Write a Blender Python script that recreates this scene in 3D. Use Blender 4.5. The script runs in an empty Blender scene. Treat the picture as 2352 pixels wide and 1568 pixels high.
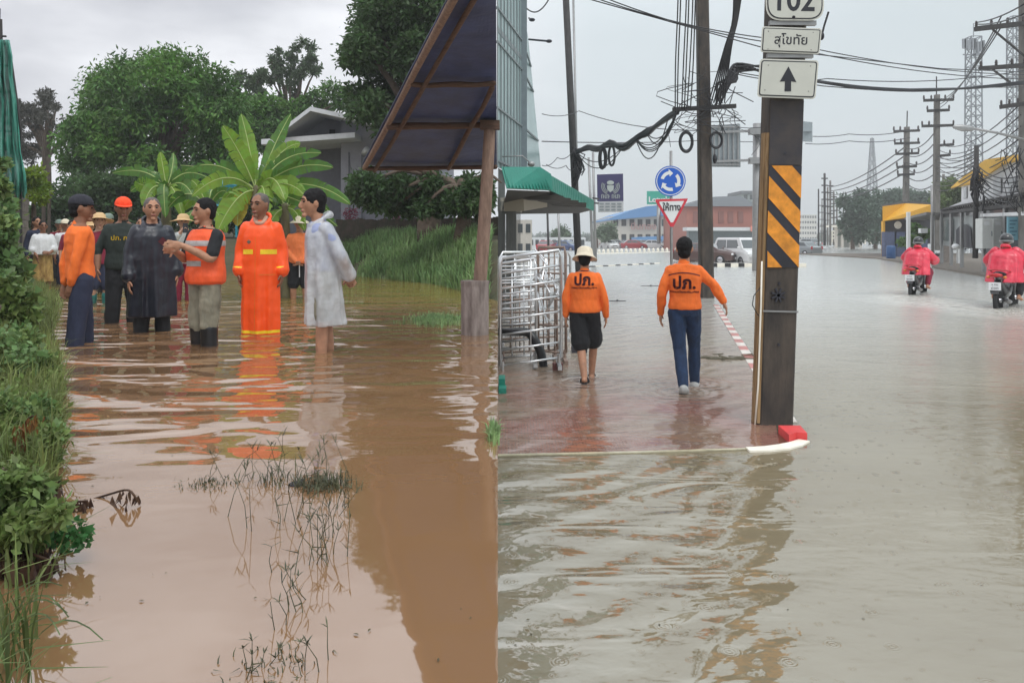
import bpy, bmesh, math, random
import numpy as np
from mathutils import Vector, Matrix, noise
from mathutils.bvhtree import BVHTree
PI = math.pi
SC = bpy.context.scene
COL = SC.collection
# ---------------------------------------------------------------- camera
F = 1800.0                                  # focal length in units of a 2352 x 1568 picture
CAMZ = 1.7
cam_d = bpy.data.cameras.new('camera')
cam = bpy.data.objects.new('camera', cam_d); COL.objects.link(cam)
cam.location = (0, 0, CAMZ); cam.rotation_euler = (PI / 2, 0, 0)
cam_d.sensor_width = 36; cam_d.lens = 36 * F / 2352
cam_d.shift_y = -239 / 2352
cam_d.clip_start = 0.05; cam_d.clip_end = 3000
SC.camera = cam
# ---------------------------------------------------------------- sky, sun, exposure
SUN_EL, SUN_AZ = math.radians(58), math.radians(150)
w = bpy.data.worlds.new('World'); SC.world = w; w.use_nodes = True
wn, wl = w.node_tree.nodes, w.node_tree.links
bg = wn['Background']
sky = wn.new('ShaderNodeTexSky'); sky.sky_type = 'NISHITA'; sky.sun_disc = False
sky.sun_elevation = SUN_EL; sky.sun_rotation = SUN_AZ; sky.dust_density = 4; sky.air_density = 1.5
def WN(t, **k):
    n = wn.new(t)
    for a, b in k.items(): setattr(n, a, b)
    return n
tc = WN('ShaderNodeTexCoord'); sep = WN('ShaderNodeSeparateXYZ'); wl.new(tc.outputs['Generated'], sep.inputs[0])
mp = WN('ShaderNodeMapping'); mp.inputs['Scale'].default_value = (1.0, 1.0, 2.6); wl.new(tc.outputs['Generated'], mp.inputs[0])
nz = WN('ShaderNodeTexNoise'); nz.inputs['Scale'].default_value = 2.3; nz.inputs['Detail'].default_value = 5; nz.inputs['Roughness'].default_value = .5
wl.new(mp.outputs[0], nz.inputs['Vector'])
cr = WN('ShaderNodeValToRGB'); cr.color_ramp.elements[0].position = .40; cr.color_ramp.elements[0].color = (.56, .57, .62, 1)
cr.color_ramp.elements[1].position = .58; cr.color_ramp.elements[1].color = (.94, .95, .99, 1); wl.new(nz.outputs['Fac'], cr.inputs[0])
cg = WN('ShaderNodeValToRGB'); cg.color_ramp.elements[0].position = .3; cg.color_ramp.elements[0].color = (.62, .70, .73, 1)
cg.color_ramp.elements[1].position = .7; cg.color_ramp.elements[1].color = (.72, .79, .83, 1); wl.new(nz.outputs['Fac'], cg.inputs[0])
mr = WN('ShaderNodeMapRange'); mr.inputs['From Min'].default_value = -.12; mr.inputs['From Max'].default_value = .10; wl.new(sep.outputs['X'], mr.inputs['Value'])
mx = WN('ShaderNodeMix', data_type='RGBA'); wl.new(mr.outputs[0], mx.inputs['Factor']); wl.new(cr.outputs[0], mx.inputs['A']); wl.new(cg.outputs[0], mx.inputs['B'])
# an overcast sky is brighter overhead than at the horizon
zr = WN('ShaderNodeMapRange'); zr.inputs['From Min'].default_value = .25; zr.inputs['From Max'].default_value = .95
zr.inputs['To Min'].default_value = 9.6; zr.inputs['To Max'].default_value = 20.0; wl.new(sep.outputs['Z'], zr.inputs['Value'])
sc_ = WN('ShaderNodeVectorMath', operation='SCALE'); wl.new(mx.outputs['Result'], sc_.inputs[0]); wl.new(zr.outputs[0], sc_.inputs['Scale'])
m2 = WN('ShaderNodeMix', data_type='RGBA'); m2.inputs['Factor'].default_value = .06
wl.new(sc_.outputs[0], m2.inputs['A']); wl.new(sky.outputs[0], m2.inputs['B']); wl.new(m2.outputs['Result'], bg.inputs[0])
bg.inputs[1].default_value = .115
sd = bpy.data.lights.new('sun', 'SUN'); sd.energy = 1.3; sd.angle = math.radians(25); sd.color = (1, .97, .93)
sun = bpy.data.objects.new('sun', sd); COL.objects.link(sun)
sun.rotation_euler = (PI / 2 - SUN_EL, 0, PI - SUN_AZ)
SC.view_settings.view_transform = 'Standard'; SC.view_settings.look = 'None'
SC.view_settings.exposure = 0; SC.view_settings.gamma = 1
# ---------------------------------------------------------------- helpers
WL, WR = 0.7, 0.0                           # water level of the raised lane / of the road
SEAM = (1143.5 - 1176) / F                  # the lane's retaining wall runs along X = SEAM * Y
def P(x, y, Y): return Vector(((x - 1176) / F * Y, Y, CAMZ + (545 - y) / F * Y))
def G(x, y, lv): 
    Y = F * (CAMZ - lv) / (y - 545); return Vector(((x - 1176) / F * Y, Y, lv))
R = random.Random(7)
def clamp(v, a=0, b=1): return max(a, min(b, v))
LOCAL = set()
def top(o):
    while o.parent: o = o.parent
    return o
class MB:
    def __init__(s): s.v = []; s.f = []
    def add(s, v, f):
        b = len(s.v); s.v += [Vector(p) for p in v]; s.f += [[i + b for i in q] for q in f]; return s
    def box(s, x0, x1, y0, y1, z0, z1, M=None):
        v = [Vector((x, y, z)) for z in (z0, z1) for y in (y0, y1) for x in (x0, x1)]
        if M: v = [M @ p for p in v]
        return s.add(v, [(0, 2, 3, 1), (4, 5, 7, 6), (0, 1, 5, 4), (2, 6, 7, 3), (0, 4, 6, 2), (1, 3, 7, 5)])
    def beam(s, a, b, wd, hd, up=(0, 0, 1)):
        a, b = Vector(a), Vector(b); d = (b - a).normalized(); u = Vector(up)
        if abs(d.dot(u)) > .98: u = Vector((0, 1, 0))
        x = d.cross(u).normalized() * wd / 2; z = x.cross(d).normalized() * hd / 2
        v = [a - x - z, a + x - z, a + x + z, a - x + z, b - x - z, b + x - z, b + x + z, b - x + z]
        return s.add(v, [(0, 3, 2, 1), (4, 5, 6, 7), (0, 1, 5, 4), (1, 2, 6, 5), (2, 3, 7, 6), (3, 0, 4, 7)])
    def loft(s, rings, cap=True, closed=True):
        n = len(rings[0]); b = []
        v = [p for r in rings for p in r]; f = []
        for i in range(len(rings) - 1):
            for j in range(n if closed else n - 1):
                k = (j + 1) % n
                f.append((i * n + j, i * n + k, (i + 1) * n + k, (i + 1) * n + j))
        if cap:
            f.append(tuple(range(n - 1, -1, -1))); m = (len(rings) - 1) * n; f.append(tuple(range(m, m + n)))
        return s.add(v, f)
    def tube(s, pts, r, n=8, cap=True, flat=1.0, ref=None):
        pts = [Vector(p) for p in pts]; rs = r if isinstance(r, (list, tuple)) else [r] * len(pts)
        rings = []; u = None
        for i, p in enumerate(pts):
            a = pts[max(0, i - 1)]; b = pts[min(len(pts) - 1, i + 1)]; d = (b - a)
            if d.length < 1e-9: d = Vector((0, 0, 1))
            d.normalize()
            if u is None:
                u = Vector(ref) if ref is not None else (Vector((0, 0, 1)) if abs(d.z) < .9 else Vector((1, 0, 0)))
            u = (u - d * u.dot(d))
            if u.length < 1e-6: u = d.orthogonal()
            u.normalize(); w_ = d.cross(u)
            rings.append([p + (u * math.cos(2 * PI * j / n) + w_ * flat * math.sin(2 * PI * j / n)) * rs[i] for j in range(n)])
        return s.loft(rings, cap)
    def limb(s, pts, rs, n=12, flat=1.0, ref=None, k=4):
        """smooth tapering tube through the points with rounded ends"""
        pts = [Vector(p) for p in pts]; q = []; rr = []
        m = len(pts)
        for i in range(m - 1):
            p0 = pts[max(0, i - 1)]; p1 = pts[i]; p2 = pts[i + 1]; p3 = pts[min(m - 1, i + 2)]
            for j in range(k):
                t = j / k
                q.append(.5 * ((2 * p1) + (p2 - p0) * t + (2 * p0 - 5 * p1 + 4 * p2 - p3) * t * t + (3 * p1 - p0 - 3 * p2 + p3) * t ** 3))
                rr.append(rs[i] * (1 - t) + rs[i + 1] * t)
        q.append(pts[-1]); rr.append(rs[-1])
        d0 = (q[0] - q[1]).normalized(); d1 = (q[-1] - q[-2]).normalized()
        q = [q[0] + d0 * rr[0] * .9, q[0] + d0 * rr[0] * .6] + q + [q[-1] + d1 * rr[-1] * .6, q[-1] + d1 * rr[-1] * .9]
        rr = [rr[0] * .3, rr[0] * .78] + rr + [rr[-1] * .78, rr[-1] * .3]
        return s.tube(q, rr, n, True, flat, ref)
    def ell(s, c, r, M=None, nu=20, nv=14, fn=None):
        c = Vector(c); rings = []
        for i in range(1, nv):
            a = PI * i / nv; ring = []
            for j in range(nu):
                b = 2 * PI * j / nu; p = Vector((math.sin(a) * math.cos(b), math.sin(a) * math.sin(b), -math.cos(a)))
                if fn: p = fn(p)
                p = Vector((p.x * r[0], p.y * r[1], p.z * r[2]))
                if M: p = M @ p
                ring.append(c + p)
            rings.append(ring)
        return s.loft(rings)
    def lathe(s, prof, c=(0, 0, 0), n=24, M=None, sx=1, sy=1, wob=None):
        c = Vector(c); rings = []
        for r, z in prof:
            ring = []
            for j in range(n):
                a = 2 * PI * j / n; p = Vector((r * math.cos(a) * sx, r * math.sin(a) * sy, z))
                if wob: p = wob(p, a, r)
                if M: p = M @ p
                ring.append(c + p)
            rings.append(ring)
        return s.loft(rings)
    def prism(s, pts, ext):
        ext = Vector(ext); pts = [Vector(p) for p in pts]; n = len(pts)
        return s.add(pts + [p + ext for p in pts], [tuple(range(n - 1, -1, -1)), tuple(range(n, 2 * n))] + [(i, (i + 1) % n, n + (i + 1) % n, n + i) for i in range(n)])
    def mesh(s, name, org=Vector((0, 0, 0)), smooth=False):
        me = bpy.data.meshes.new(name)
        me.from_pydata([tuple(p - org) for p in s.v], [], s.f)
        if smooth: me.shade_smooth()
        return me
def meta(o, label=None, cat=None, group=None, kind=None):
    for k, v in (('label', label), ('category', cat), ('group', group), ('kind', kind)):
        if v: o[k] = v
    return o
def link(name, me, mat, parent=None, loc=(0, 0, 0)):
    o = bpy.data.objects.new(name, me); COL.objects.link(o); o.location = loc
    if mat: me.materials.append(mat)
    if parent: o.parent = parent
    return o
def out(name, mb, mat, parent=None, label=None, cat=None, group=None, kind=None, smooth=False, loc=None, recalc=True):
    if parent is not None:
        t = top(parent); org = Vector((0, 0, 0)) if t.name in LOCAL else t.location
        o = link(name, mb.mesh(name, org, smooth), mat, parent)
    else:
        L = Vector(loc) if loc is not None else Vector((0, 0, 0))
        o = link(name, mb.mesh(name, L, smooth), mat, None, L)
    if recalc:
        bm = bmesh.new(); bm.from_mesh(o.data); bmesh.ops.recalc_face_normals(bm, faces=bm.faces); bm.to_mesh(o.data); bm.free()
    return meta(o, label, cat, group, kind)
def thing(name, label, cat, loc, group=None, rz=None):
    o = bpy.data.objects.new(name, None); COL.objects.link(o); o.location = loc
    if rz is not None: o.rotation_euler = (0, 0, rz); LOCAL.add(o.name)
    o.empty_display_size = .1
    return meta(o, label, cat, group)
def copy_tree(o, loc, label=None, rz=None, scale=None, mats=None, cat=None, group=None):
    def cp(a, par):
        c = a.copy(); COL.objects.link(c)
        if par: c.parent = par
        if mats and a.type == 'MESH' and a.name.split('.')[0] in mats:
            c.data = a.data.copy(); c.data.materials.clear(); c.data.materials.append(mats[a.name.split('.')[0]])
        for ch in a.children: cp(ch, c)
        return c
    r = cp(o, None); r.location = loc
    if rz is not None: r.rotation_euler.z = rz
    if scale: r.scale = (scale, scale, scale)
    if label: r['label'] = label
    if group: r['group'] = group
    return r
def npmesh(name, V, quads, mat, parent=None, loc=(0, 0, 0), smooth=False, sub=True):
    """V (n,3) array, quads (m,k) array -> object"""
    L = np.array(loc, float)
    if parent is not None: 
        t = top(parent); L = np.array((0, 0, 0) if t.name in LOCAL else t.location, float)
    V = V - L if sub else V
    me = bpy.data.meshes.new(name); k = quads.shape[1]
    me.vertices.add(len(V)); me.vertices.foreach_set('co', V.astype(np.float32).ravel())
    me.loops.add(quads.size); me.loops.foreach_set('vertex_index', quads.astype(np.int32).ravel())
    me.polygons.add(len(quads)); me.polygons.foreach_set('loop_start', np.arange(0, quads.size, k, dtype=np.int32))
    me.update(calc_edges=True)
    if smooth: me.shade_smooth()
    return link(name, me, mat, parent, loc if parent is None else (0, 0, 0))
_disp = {}
def fuse(name, mb, voxel, mat, parent, smooth=4, disp=0, dscale=.15, org=None):
    """closed overlapping shapes -> one continuous smooth surface"""
    t = top(parent) if parent else None
    og = Vector((0, 0, 0)) if (t is None or t.name in LOCAL) else t.location
    if org is not None: og = Vector(org)
    me = mb.mesh('tmp', og); o = bpy.data.objects.new('tmp', me); COL.objects.link(o)
    bm = bmesh.new(); bm.from_mesh(me); bmesh.ops.recalc_face_normals(bm, faces=bm.faces); bm.to_mesh(me); bm.free()
    m = o.modifiers.new('r', 'REMESH'); m.mode = 'VOXEL'; m.voxel_size = voxel
    if disp:
        k = round(dscale, 3)
        if k not in _disp:
            tx = bpy.data.textures.new('folds', 'CLOUDS'); tx.noise_scale = dscale; tx.noise_depth = 2; _disp[k] = tx
        d = o.modifiers.new('d', 'DISPLACE'); d.texture = _disp[k]; d.strength = disp; d.mid_level = .5
    if smooth:
        m = o.modifiers.new('s', 'SMOOTH'); m.factor = .5; m.iterations = smooth
    dg = bpy.context.evaluated_depsgraph_get(); dg.update()
    nm = bpy.data.meshes.new_from_object(o.evaluated_get(dg)); bpy.data.objects.remove(o); bpy.data.meshes.remove(me)
    nm.name = name; nm.materials.clear(); nm.shade_smooth()
    return link(name, nm, mat, parent, (0, 0, 0) if parent or org is None else org)
def bez(a, b, c, n=12): return [(1 - t) ** 2 * Vector(a) + 2 * t * (1 - t) * Vector(b) + t * t * Vector(c) for t in [i / n for i in range(n + 1)]]
def sag(a, b, d, n=14):
    a, b = Vector(a), Vector(b); return [a.lerp(b, i / n) - Vector((0, 0, d * 4 * (i / n) * (1 - i / n))) for i in range(n + 1)]
# ---------------------------------------------------------------- materials
def mat(name, col, rough=.7, metal=0, var=.0, vscale=8, bump=0, bscale=30, spec=None, aniso=None, col2=None, coat=0, island=0):
    m = bpy.data.materials.new(name); m.use_nodes = True; N, L = m.node_tree.nodes, m.node_tree.links
    b = N['Principled BSDF']; b.inputs['Base Color'].default_value = (*col, 1); b.inputs['Roughness'].default_value = rough; b.inputs['Metallic'].default_value = metal
    if spec is not None: b.inputs['Specular IOR Level'].default_value = spec
    if coat: b.inputs['Coat Weight'].default_value = coat
    tcn = N.new('ShaderNodeTexCoord'); mpn = N.new('ShaderNodeMapping'); L.new(tcn.outputs['Object'], mpn.inputs[0])
    if aniso: mpn.inputs['Scale'].default_value = aniso
    if var or col2:
        n = N.new('ShaderNodeTexNoise'); n.inputs['Scale'].default_value = vscale; n.inputs['Detail'].default_value = 5; n.inputs['Roughness'].default_value = .65; L.new(mpn.outputs[0], n.inputs['Vector'])
        r = N.new('ShaderNodeValToRGB'); r.color_ramp.elements[0].position = .32; r.color_ramp.elements[1].position = .68
        c2 = col2 or tuple(c * (1 - var) for c in col); c1 = col if col2 else tuple(min(1, c * (1 + var)) for c in col)
        r.color_ramp.elements[0].color = (*c2, 1); r.color_ramp.elements[1].color = (*c1, 1); L.new(n.outputs['Fac'], r.inputs[0])
        src = r.outputs[0]
        if island:
            g = N.new('ShaderNodeNewGeometry'); h = N.new('ShaderNodeHueSaturation')
            a = N.new('ShaderNodeMapRange'); a.inputs['To Min'].default_value = 1 - island; a.inputs['To Max'].default_value = 1 + island
            L.new(g.outputs['Random Per Island'], a.inputs['Value']); L.new(a.outputs[0], h.inputs['Value']); L.new(src, h.inputs['Color'])
            a2 = N.new('ShaderNodeMapRange'); a2.inputs['To Min'].default_value = .485; a2.inputs['To Max'].default_value = .515
            L.new(g.outputs['Random Per Island'], a2.inputs['Value']); L.new(a2.outputs[0], h.inputs['Hue']); src = h.outputs[0]
        L.new(src, b.inputs['Base Color'])
    if bump:
        n = N.new('ShaderNodeTexNoise'); n.inputs['Scale'].default_value = bscale; n.inputs['Detail'].default_value = 6; L.new(mpn.outputs[0], n.inputs['Vector'])
        q = N.new('ShaderNodeBump'); q.inputs['Strength'].default_value = 1; q.inputs['Distance'].default_value = bump; L.new(n.outputs['Fac'], q.inputs['Height']); L.new(q.outputs[0], b.inputs['Normal'])
    return m
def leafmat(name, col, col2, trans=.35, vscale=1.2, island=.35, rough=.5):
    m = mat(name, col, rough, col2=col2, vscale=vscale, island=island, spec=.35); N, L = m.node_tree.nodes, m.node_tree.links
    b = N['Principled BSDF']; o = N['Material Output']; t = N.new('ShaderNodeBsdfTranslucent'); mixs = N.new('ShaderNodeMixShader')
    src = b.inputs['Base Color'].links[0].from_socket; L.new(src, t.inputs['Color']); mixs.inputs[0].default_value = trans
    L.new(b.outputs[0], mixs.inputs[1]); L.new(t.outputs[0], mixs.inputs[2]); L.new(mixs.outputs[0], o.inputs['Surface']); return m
def text_mb(body, size, M, weight=0.0, thick=.002, sy=1.0, sx=1.0):
    """lettering as a thin raised mesh; M places the local text plane (x right, y up, z out)"""
    c = bpy.data.curves.new('txt', 'FONT'); c.body = body; c.size = size; c.align_x = 'CENTER'; c.align_y = 'CENTER'
    c.extrude = thick; c.offset = weight; c.resolution_u = 4
    o = bpy.data.objects.new('txt', c); COL.objects.link(o); dg = bpy.context.evaluated_depsgraph_get(); dg.update()
    me = bpy.data.meshes.new_from_object(o.evaluated_get(dg)); bpy.data.objects.remove(o)
    mb = MB(); mb.add([M @ Vector((v.co.x * sx, v.co.y * sy, v.co.z)) for v in me.vertices], [list(p.vertices) for p in me.polygons]); bpy.data.meshes.remove(me)
    return mb
def leaves(centers, radii, n, size, seed, squash=.9, shell=.55, keep=None, asp=.45, droop=0, fold=.25):
    """leaf-sized folded quads scattered through ellipsoidal clumps -> (V, Q)"""
    g = np.random.default_rng(seed); C = np.array(centers, float); Rr = np.array(radii, float)
    if Rr.ndim == 1: Rr = np.stack([Rr, Rr, Rr * squash], 1)
    wts = (Rr[:, 0] * Rr[:, 1]) ; wts = wts / wts.sum(); k = g.choice(len(C), n, p=wts)
    d = g.normal(size=(n, 3)); d /= np.linalg.norm(d, axis=1)[:, None]; rad = (shell + (1 - shell) * g.random(n) ** .6)[:, None]
    rad *= (1 + .28 * g.normal(size=(n, 1)))
    p = C[k] + d * Rr[k] * rad
    if keep is not None:
        m = keep(p); p = p[m]; d = d[m]; n = len(p)
    a = g.normal(size=(n, 3)) + d * .6; a[:, 2] -= droop; a /= np.linalg.norm(a, axis=1)[:, None]
    b = np.cross(a, g.normal(size=(n, 3))); b /= np.linalg.norm(b, axis=1)[:, None]
    c = np.cross(a, b); s = (size * (.6 + .8 * g.random(n)))[:, None]
    base = p; tip = p + a * s; mid = p + a * s * .45 + c * s * fold * .3
    l = mid + b * s * asp * .5; r = mid - b * s * asp * .5
    V = np.stack([base, l, tip, r], 1).reshape(-1, 3); Q = np.arange(n * 4).reshape(-1, 4)
    return V, Q
ORD = ['first', 'second', 'third', 'fourth', 'fifth', 'sixth', 'seventh', 'eighth', 'ninth', 'tenth', 'eleventh', 'twelfth', 'thirteenth', 'fourteenth', 'fifteenth', 'sixteenth', 'seventeenth', 'eighteenth', 'nineteenth']
lkeep = lambda p: p[:, 0] < SEAM * p[:, 1] - .12
rkeep = lambda p: p[:, 0] > SEAM * p[:, 1] + .05
# ---------------------------------------------------------------- people
M_ = {}
M_['skin'] = mat('skin', (.40, .20, .12), .6, var=.2, vscale=14, bump=.002, bscale=60)
M_['skin_dark'] = mat('skin_dark', (.25, .115, .065), .6, var=.2, vscale=14, bump=.002, bscale=60)
M_['skin_pale'] = mat('skin_pale', (.52, .30, .21), .5, var=.1, vscale=9)
M_['hair'] = mat('hair', (.010, .009, .010), .75, spec=.2, bump=.004, bscale=60)
M_['greyhair'] = mat('greyhair', (.10, .08, .07), .6, bump=.003, bscale=80)
M_['eye'] = mat('eye', (.02, .015, .012), .2)
M_['ink'] = mat('ink', (.02, .02, .03), .5)
M_['lip'] = mat('lip', (.30, .10, .08), .5)
def cloth(name, col, rough=.85, var=.09, bump=.020, bscale=7, **k): 
    k.setdefault('aniso', (1.7, 1.7, .75)); M_[name] = mat(name, col, rough, var=var, vscale=7, bump=bump, bscale=bscale, **k); return M_[name]
cloth('orange', (.86, .17, .025)); cloth('orange_soft', (.86, .22, .07)); cloth('redorange', (.98, .095, .006), .45, var=.03, bump=.008, bscale=9)
cloth('vest_orange', (.85, .10, .02), .6); cloth('navy', (.022, .028, .06)); cloth('jeans', (.014, .034, .085), .85, var=.4)
cloth('black', (.010, .011, .014)); cloth('blackgreen', (.018, .026, .022)); cloth('raincoat_black', (.014, .016, .026), .35, bump=.01, bscale=8)
cloth('maroon', (.20, .012, .035)); cloth('magenta', (.70, .05, .13)); cloth('white', (.68, .68, .70)); cloth('towel', (.72, .72, .73), .95, bump=.01, bscale=40)
cloth('grey_white', (.55, .58, .58)); cloth('khaki', (.30, .27, .20), .85, col2=(.17, .16, .12)); cloth('batik', (.62, .42, .14), .8, col2=(.20, .10, .03), bump=.004)
cloth('rubber', (.012, .012, .014), .3, bump=.002); cloth('teal', (.02, .16, .15), .4); cloth('yellow', (.90, .62, .02), .45); cloth('silver', (.36, .33, .32), .4)
cloth('straw', (.62, .42, .22), .85, bump=.004, bscale=60); cloth('cream', (.70, .62, .48), .85); cloth('capred', (.90, .07, .015)); cloth('greencap', (.20, .26, .22))
cloth('darkcap', (.02, .02, .03)); cloth('shoe_white', (.40, .40, .39), .6); cloth('phone', (.03, .03, .035), .2)
def plastic(name, col, alpha, rough=.28, bump=.02, bscale=10):
    m = mat(name, col, rough, var=.08, vscale=6, bump=bump, bscale=bscale, coat=.3); N, L = m.node_tree.nodes, m.node_tree.links
    t = N.new('ShaderNodeBsdfTransparent'); s = N.new('ShaderNodeMixShader'); n = N.new('ShaderNodeTexNoise'); n.inputs['Scale'].default_value = 5; n.inputs['Detail'].default_value = 4
    r = N.new('ShaderNodeMapRange'); r.inputs['From Min'].default_value = .35; r.inputs['From Max'].default_value = .65
    r.inputs['To Min'].default_value = alpha - .12; r.inputs['To Max'].default_value = min(1, alpha + .12); L.new(n.outputs['Fac'], r.inputs['Value']); L.new(r.outputs[0], s.inputs[0])
    L.new(t.outputs[0], s.inputs[1]); L.new(N['Principled BSDF'].outputs[0], s.inputs[2]); L.new(s.outputs[0], N['Material Output'].inputs['Surface']); M_[name] = m; return m
plastic('poncho_white', (.66, .67, .70), .64); plastic('poncho_pink', (.74, .03, .07), .92, .4, .03, 8)
def V3(*a): return Vector(a)
BASE = dict(pel=V3(0, 0, .92), neck=V3(0, .01, 1.43), head=V3(0, -.012, 1.585), hy=0, hp=0,
            shL=V3(.152, .005, 1.352), elL=V3(.212, .03, 1.09), wrL=V3(.222, -.03, .855), hdL=V3(0, -.15, -1),
            shR=V3(-.152, .005, 1.352), elR=V3(-.212, .03, 1.09), wrR=V3(-.222, -.03, .855), hdR=V3(0, -.15, -1),
            hiL=V3(.085, 0, .90), knL=V3(.10, -.02, .49), anL=V3(.11, .02, .085), toL=V3(.02, -1, 0),
            hiR=V3(-.085, 0, .90), knR=V3(-.10, -.02, .49), anR=V3(-.11, .02, .085), toR=V3(-.02, -1, 0), fat=1.0)
# L = the side at +x: with yaw 0 the figure faces the camera and +x is the viewer's right
PROF = [(-.13, .10, .09), (-.05, .155, .108), (.06, .163, .112), (.28, .143, .104), (.5, .150, .114), (.68, .165, .116), (.82, .168, .104), (.90, .145, .086), (.95, .105, .074), (1.0, .070, .064)]
class Person:
    def __init__(s, label, loc, H=1.7, yaw=0, pose=None, skin='skin', group=None, vox=.0085):
        s.s = H / 1.7; s.J = dict(BASE); s.J.update(pose or {}); s.vox = vox
        for k, v in list(s.J.items()):
            if isinstance(v, (tuple, list)): s.J[k] = Vector(v)
        a = math.radians(yaw) + math.atan2(-loc[0], loc[1])
        s.root = thing('person', label, 'person', loc, group, rz=a); s.skin = M_[skin]; s.body()
    def q(s, p): return Vector(p) * s.s
    def torso(s, mb, g=0, t0=-.13, t1=1.0, flare=0, n=28):
        J = s.J; rings = []
        ts = sorted(set([t0] + [p[0] for p in PROF if t0 < p[0] < t1] + [t1]))
        side = (J['shL'] - J['shR']); side.z = 0; side = side.normalized() if side.length > .01 else V3(1, 0, 0); fr = V3(-side.y, side.x, 0)
        for t in ts:
            for i in range(len(PROF) - 1):
                if PROF[i][0] <= t <= PROF[i + 1][0]:
                    k = (t - PROF[i][0]) / (PROF[i + 1][0] - PROF[i][0]); rx = PROF[i][1] * (1 - k) + PROF[i + 1][1] * k; ry = PROF[i][2] * (1 - k) + PROF[i + 1][2] * k
            c = J['pel'].lerp(J['neck'], t) if t > 0 else J['pel'] + V3(0, 0, 1) * t * .51
            f = flare * clamp((.9 - t), 0, 1)
            sx = clamp(t, 0, 1); sd = (V3(1, 0, 0) * (1 - sx) + side * sx).normalized(); fr = V3(-sd.y, sd.x, 0)
            fx = J['fat'] if t < .8 else 1
            rings.append([s.q(c + sd * (rx * fx + g + f) * math.cos(2 * PI * j / n) + fr * (ry * fx + g + f) * math.sin(2 * PI * j / n)) for j in range(n)])
        mb.loft(rings); return mb
    def arm(s, mb, side, g=0, upto=1.0, cuff=0, k0=0):
        J = s.J; a, b, c = J['sh' + side], J['el' + side], J['wr' + side]
        pts = [a, a.lerp(b, .5), b]; rs = [.049 + g * .8, .045 + g, .040 + g]
        if upto > .5:
            e = b.lerp(c, (upto - .5) * 2); pts += [b.lerp(e, .5), e]; rs += [.039 + g, (.028 if upto > .9 else .034) + g + cuff]
        else: pts[-1] = a.lerp(b, upto * 2); rs[-1] += cuff; pts[1] = a.lerp(pts[-1], .5)
        mb.limb([s.q(p) for p in pts], [r * s.s for r in rs], 14)
    def leg(s, mb, side, g=0, upto=1.0, flare=0):
        J = s.J; a, b, c = J['hi' + side], J['kn' + side], J['an' + side]
        pts = [a, a.lerp(b, .5), b]; rs = [.088 + g, .076 + g + flare * .4, .055 + g + flare * .8]
        if upto > .5:
            e = b.lerp(c, (upto - .5) * 2); pts += [b.lerp(e, .4), e]; rs += [.053 + g + flare, .038 + g + flare]
        else: pts = [a, a.lerp(b, upto), a.lerp(b, upto * 2)]; rs = [.088 + g, .078 + g + flare * .5, .066 + g + flare]
        mb.limb([s.q(p) for p in pts], [r * s.s for r in rs], 16)
    def hand(s, mb, side, fist=.35):
        J = s.J; w, d = J['wr' + side], J['hd' + side].normalized(); sg = 1 if side == 'L' else -1
        hin = J.get('pn' + side); inn = Vector(hin) if hin is not None else V3(-sg, 0, 0); inn = (inn - d * inn.dot(d)).normalized(); x = d.cross(inn).normalized()   # inn: palm normal, x: across palm
        if x.y > 0: x = -x
        pc = w + d * .05
        mb.tube([s.q(w - d * .01), s.q(w + d * .02), s.q(w + d * .06), s.q(w + d * .09)], [.028 * s.s, .036 * s.s, .042 * s.s, .036 * s.s], 12, True, .42, ref=x)
        for i, ln in enumerate((.070, .080, .075, .058)):
            o = (1.5 - i) * .0195; b = w + d * (.088 - .004 * abs(i - 1.2)) + x * o; sp = x * (1.5 - i) * .10
            d1 = (d + sp + inn * fist * .5).normalized(); p1 = b + d1 * ln * .45; d2 = (d + sp + inn * fist * 1.5).normalized(); p2 = p1 + d2 * ln * .32; d3 = (d + inn * fist * 2.6).normalized()
            mb.limb([s.q(b - d * .015), s.q(p1), s.q(p2), s.q(p2 + d3 * ln * .25)], [.0105 * s.s, .0095 * s.s, .009 * s.s, .008 * s.s], 7, k=2)
        b = w + d * .03 + x * .032; p1 = b + (d * .6 + x * .8 + inn * .4).normalized() * .035
        mb.limb([s.q(b), s.q(p1), s.q(p1 + (d + x * .25 + inn * .35).normalized() * .035)], [.014 * s.s, .011 * s.s, .009 * s.s], 7, k=2)
    def HM(s):
        J = s.J; return Matrix.Translation(s.q(J['head'])) @ Matrix.Rotation(math.radians(J['hy']), 4, 'Z') @ Matrix.Rotation(math.radians(J['hp']), 4, 'X') @ Matrix.Scale(s.s * 1.06, 4)
    def body(s):
        J = s.J; mb = MB(); s.torso(mb, 0)
        for a in 'LR':
            s.arm(mb, a); s.leg(mb, a); s.hand(mb, a, J.get('fist', .35))
            an = J['an' + a]; t = J['to' + a].normalized()
            mb.limb([s.q(an - t * .035 + V3(0, 0, -.04)), s.q(an + t * .03 + V3(0, 0, -.035)), s.q(an + t * .10 + V3(0, 0, -.052)), s.q(an + t * .165 + V3(0, 0, -.06))], [.034 * s.s, .038 * s.s, .036 * s.s, .022 * s.s], 12)
        H = s.HM(); mb.limb([s.q(J['neck'] - V3(0, 0, .03)), s.q(J['neck'].lerp(J['head'], .4)), H @ V3(0, .012, -.04)], [.062 * s.s, .053 * s.s, .052 * s.s], 16)
        def skull(p):
            q = Vector(p); lo = clamp(-q.z, 0, 1)
            q.x *= 1 - .30 * lo ** 1.5; q.y *= 1 - .16 * lo
            if q.y < 0 and q.z < .3: q.y -= .06 * lo
            if q.y < -.5 and .02 < q.z < .3 and .15 < abs(q.x) < .6: q.y += .07       # eye sockets
            return q
        M3 = H.to_3x3()
        mb.ell(H @ V3(0, 0, 0), (.076, .096, .117), M3, 28, 20, skull)
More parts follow.
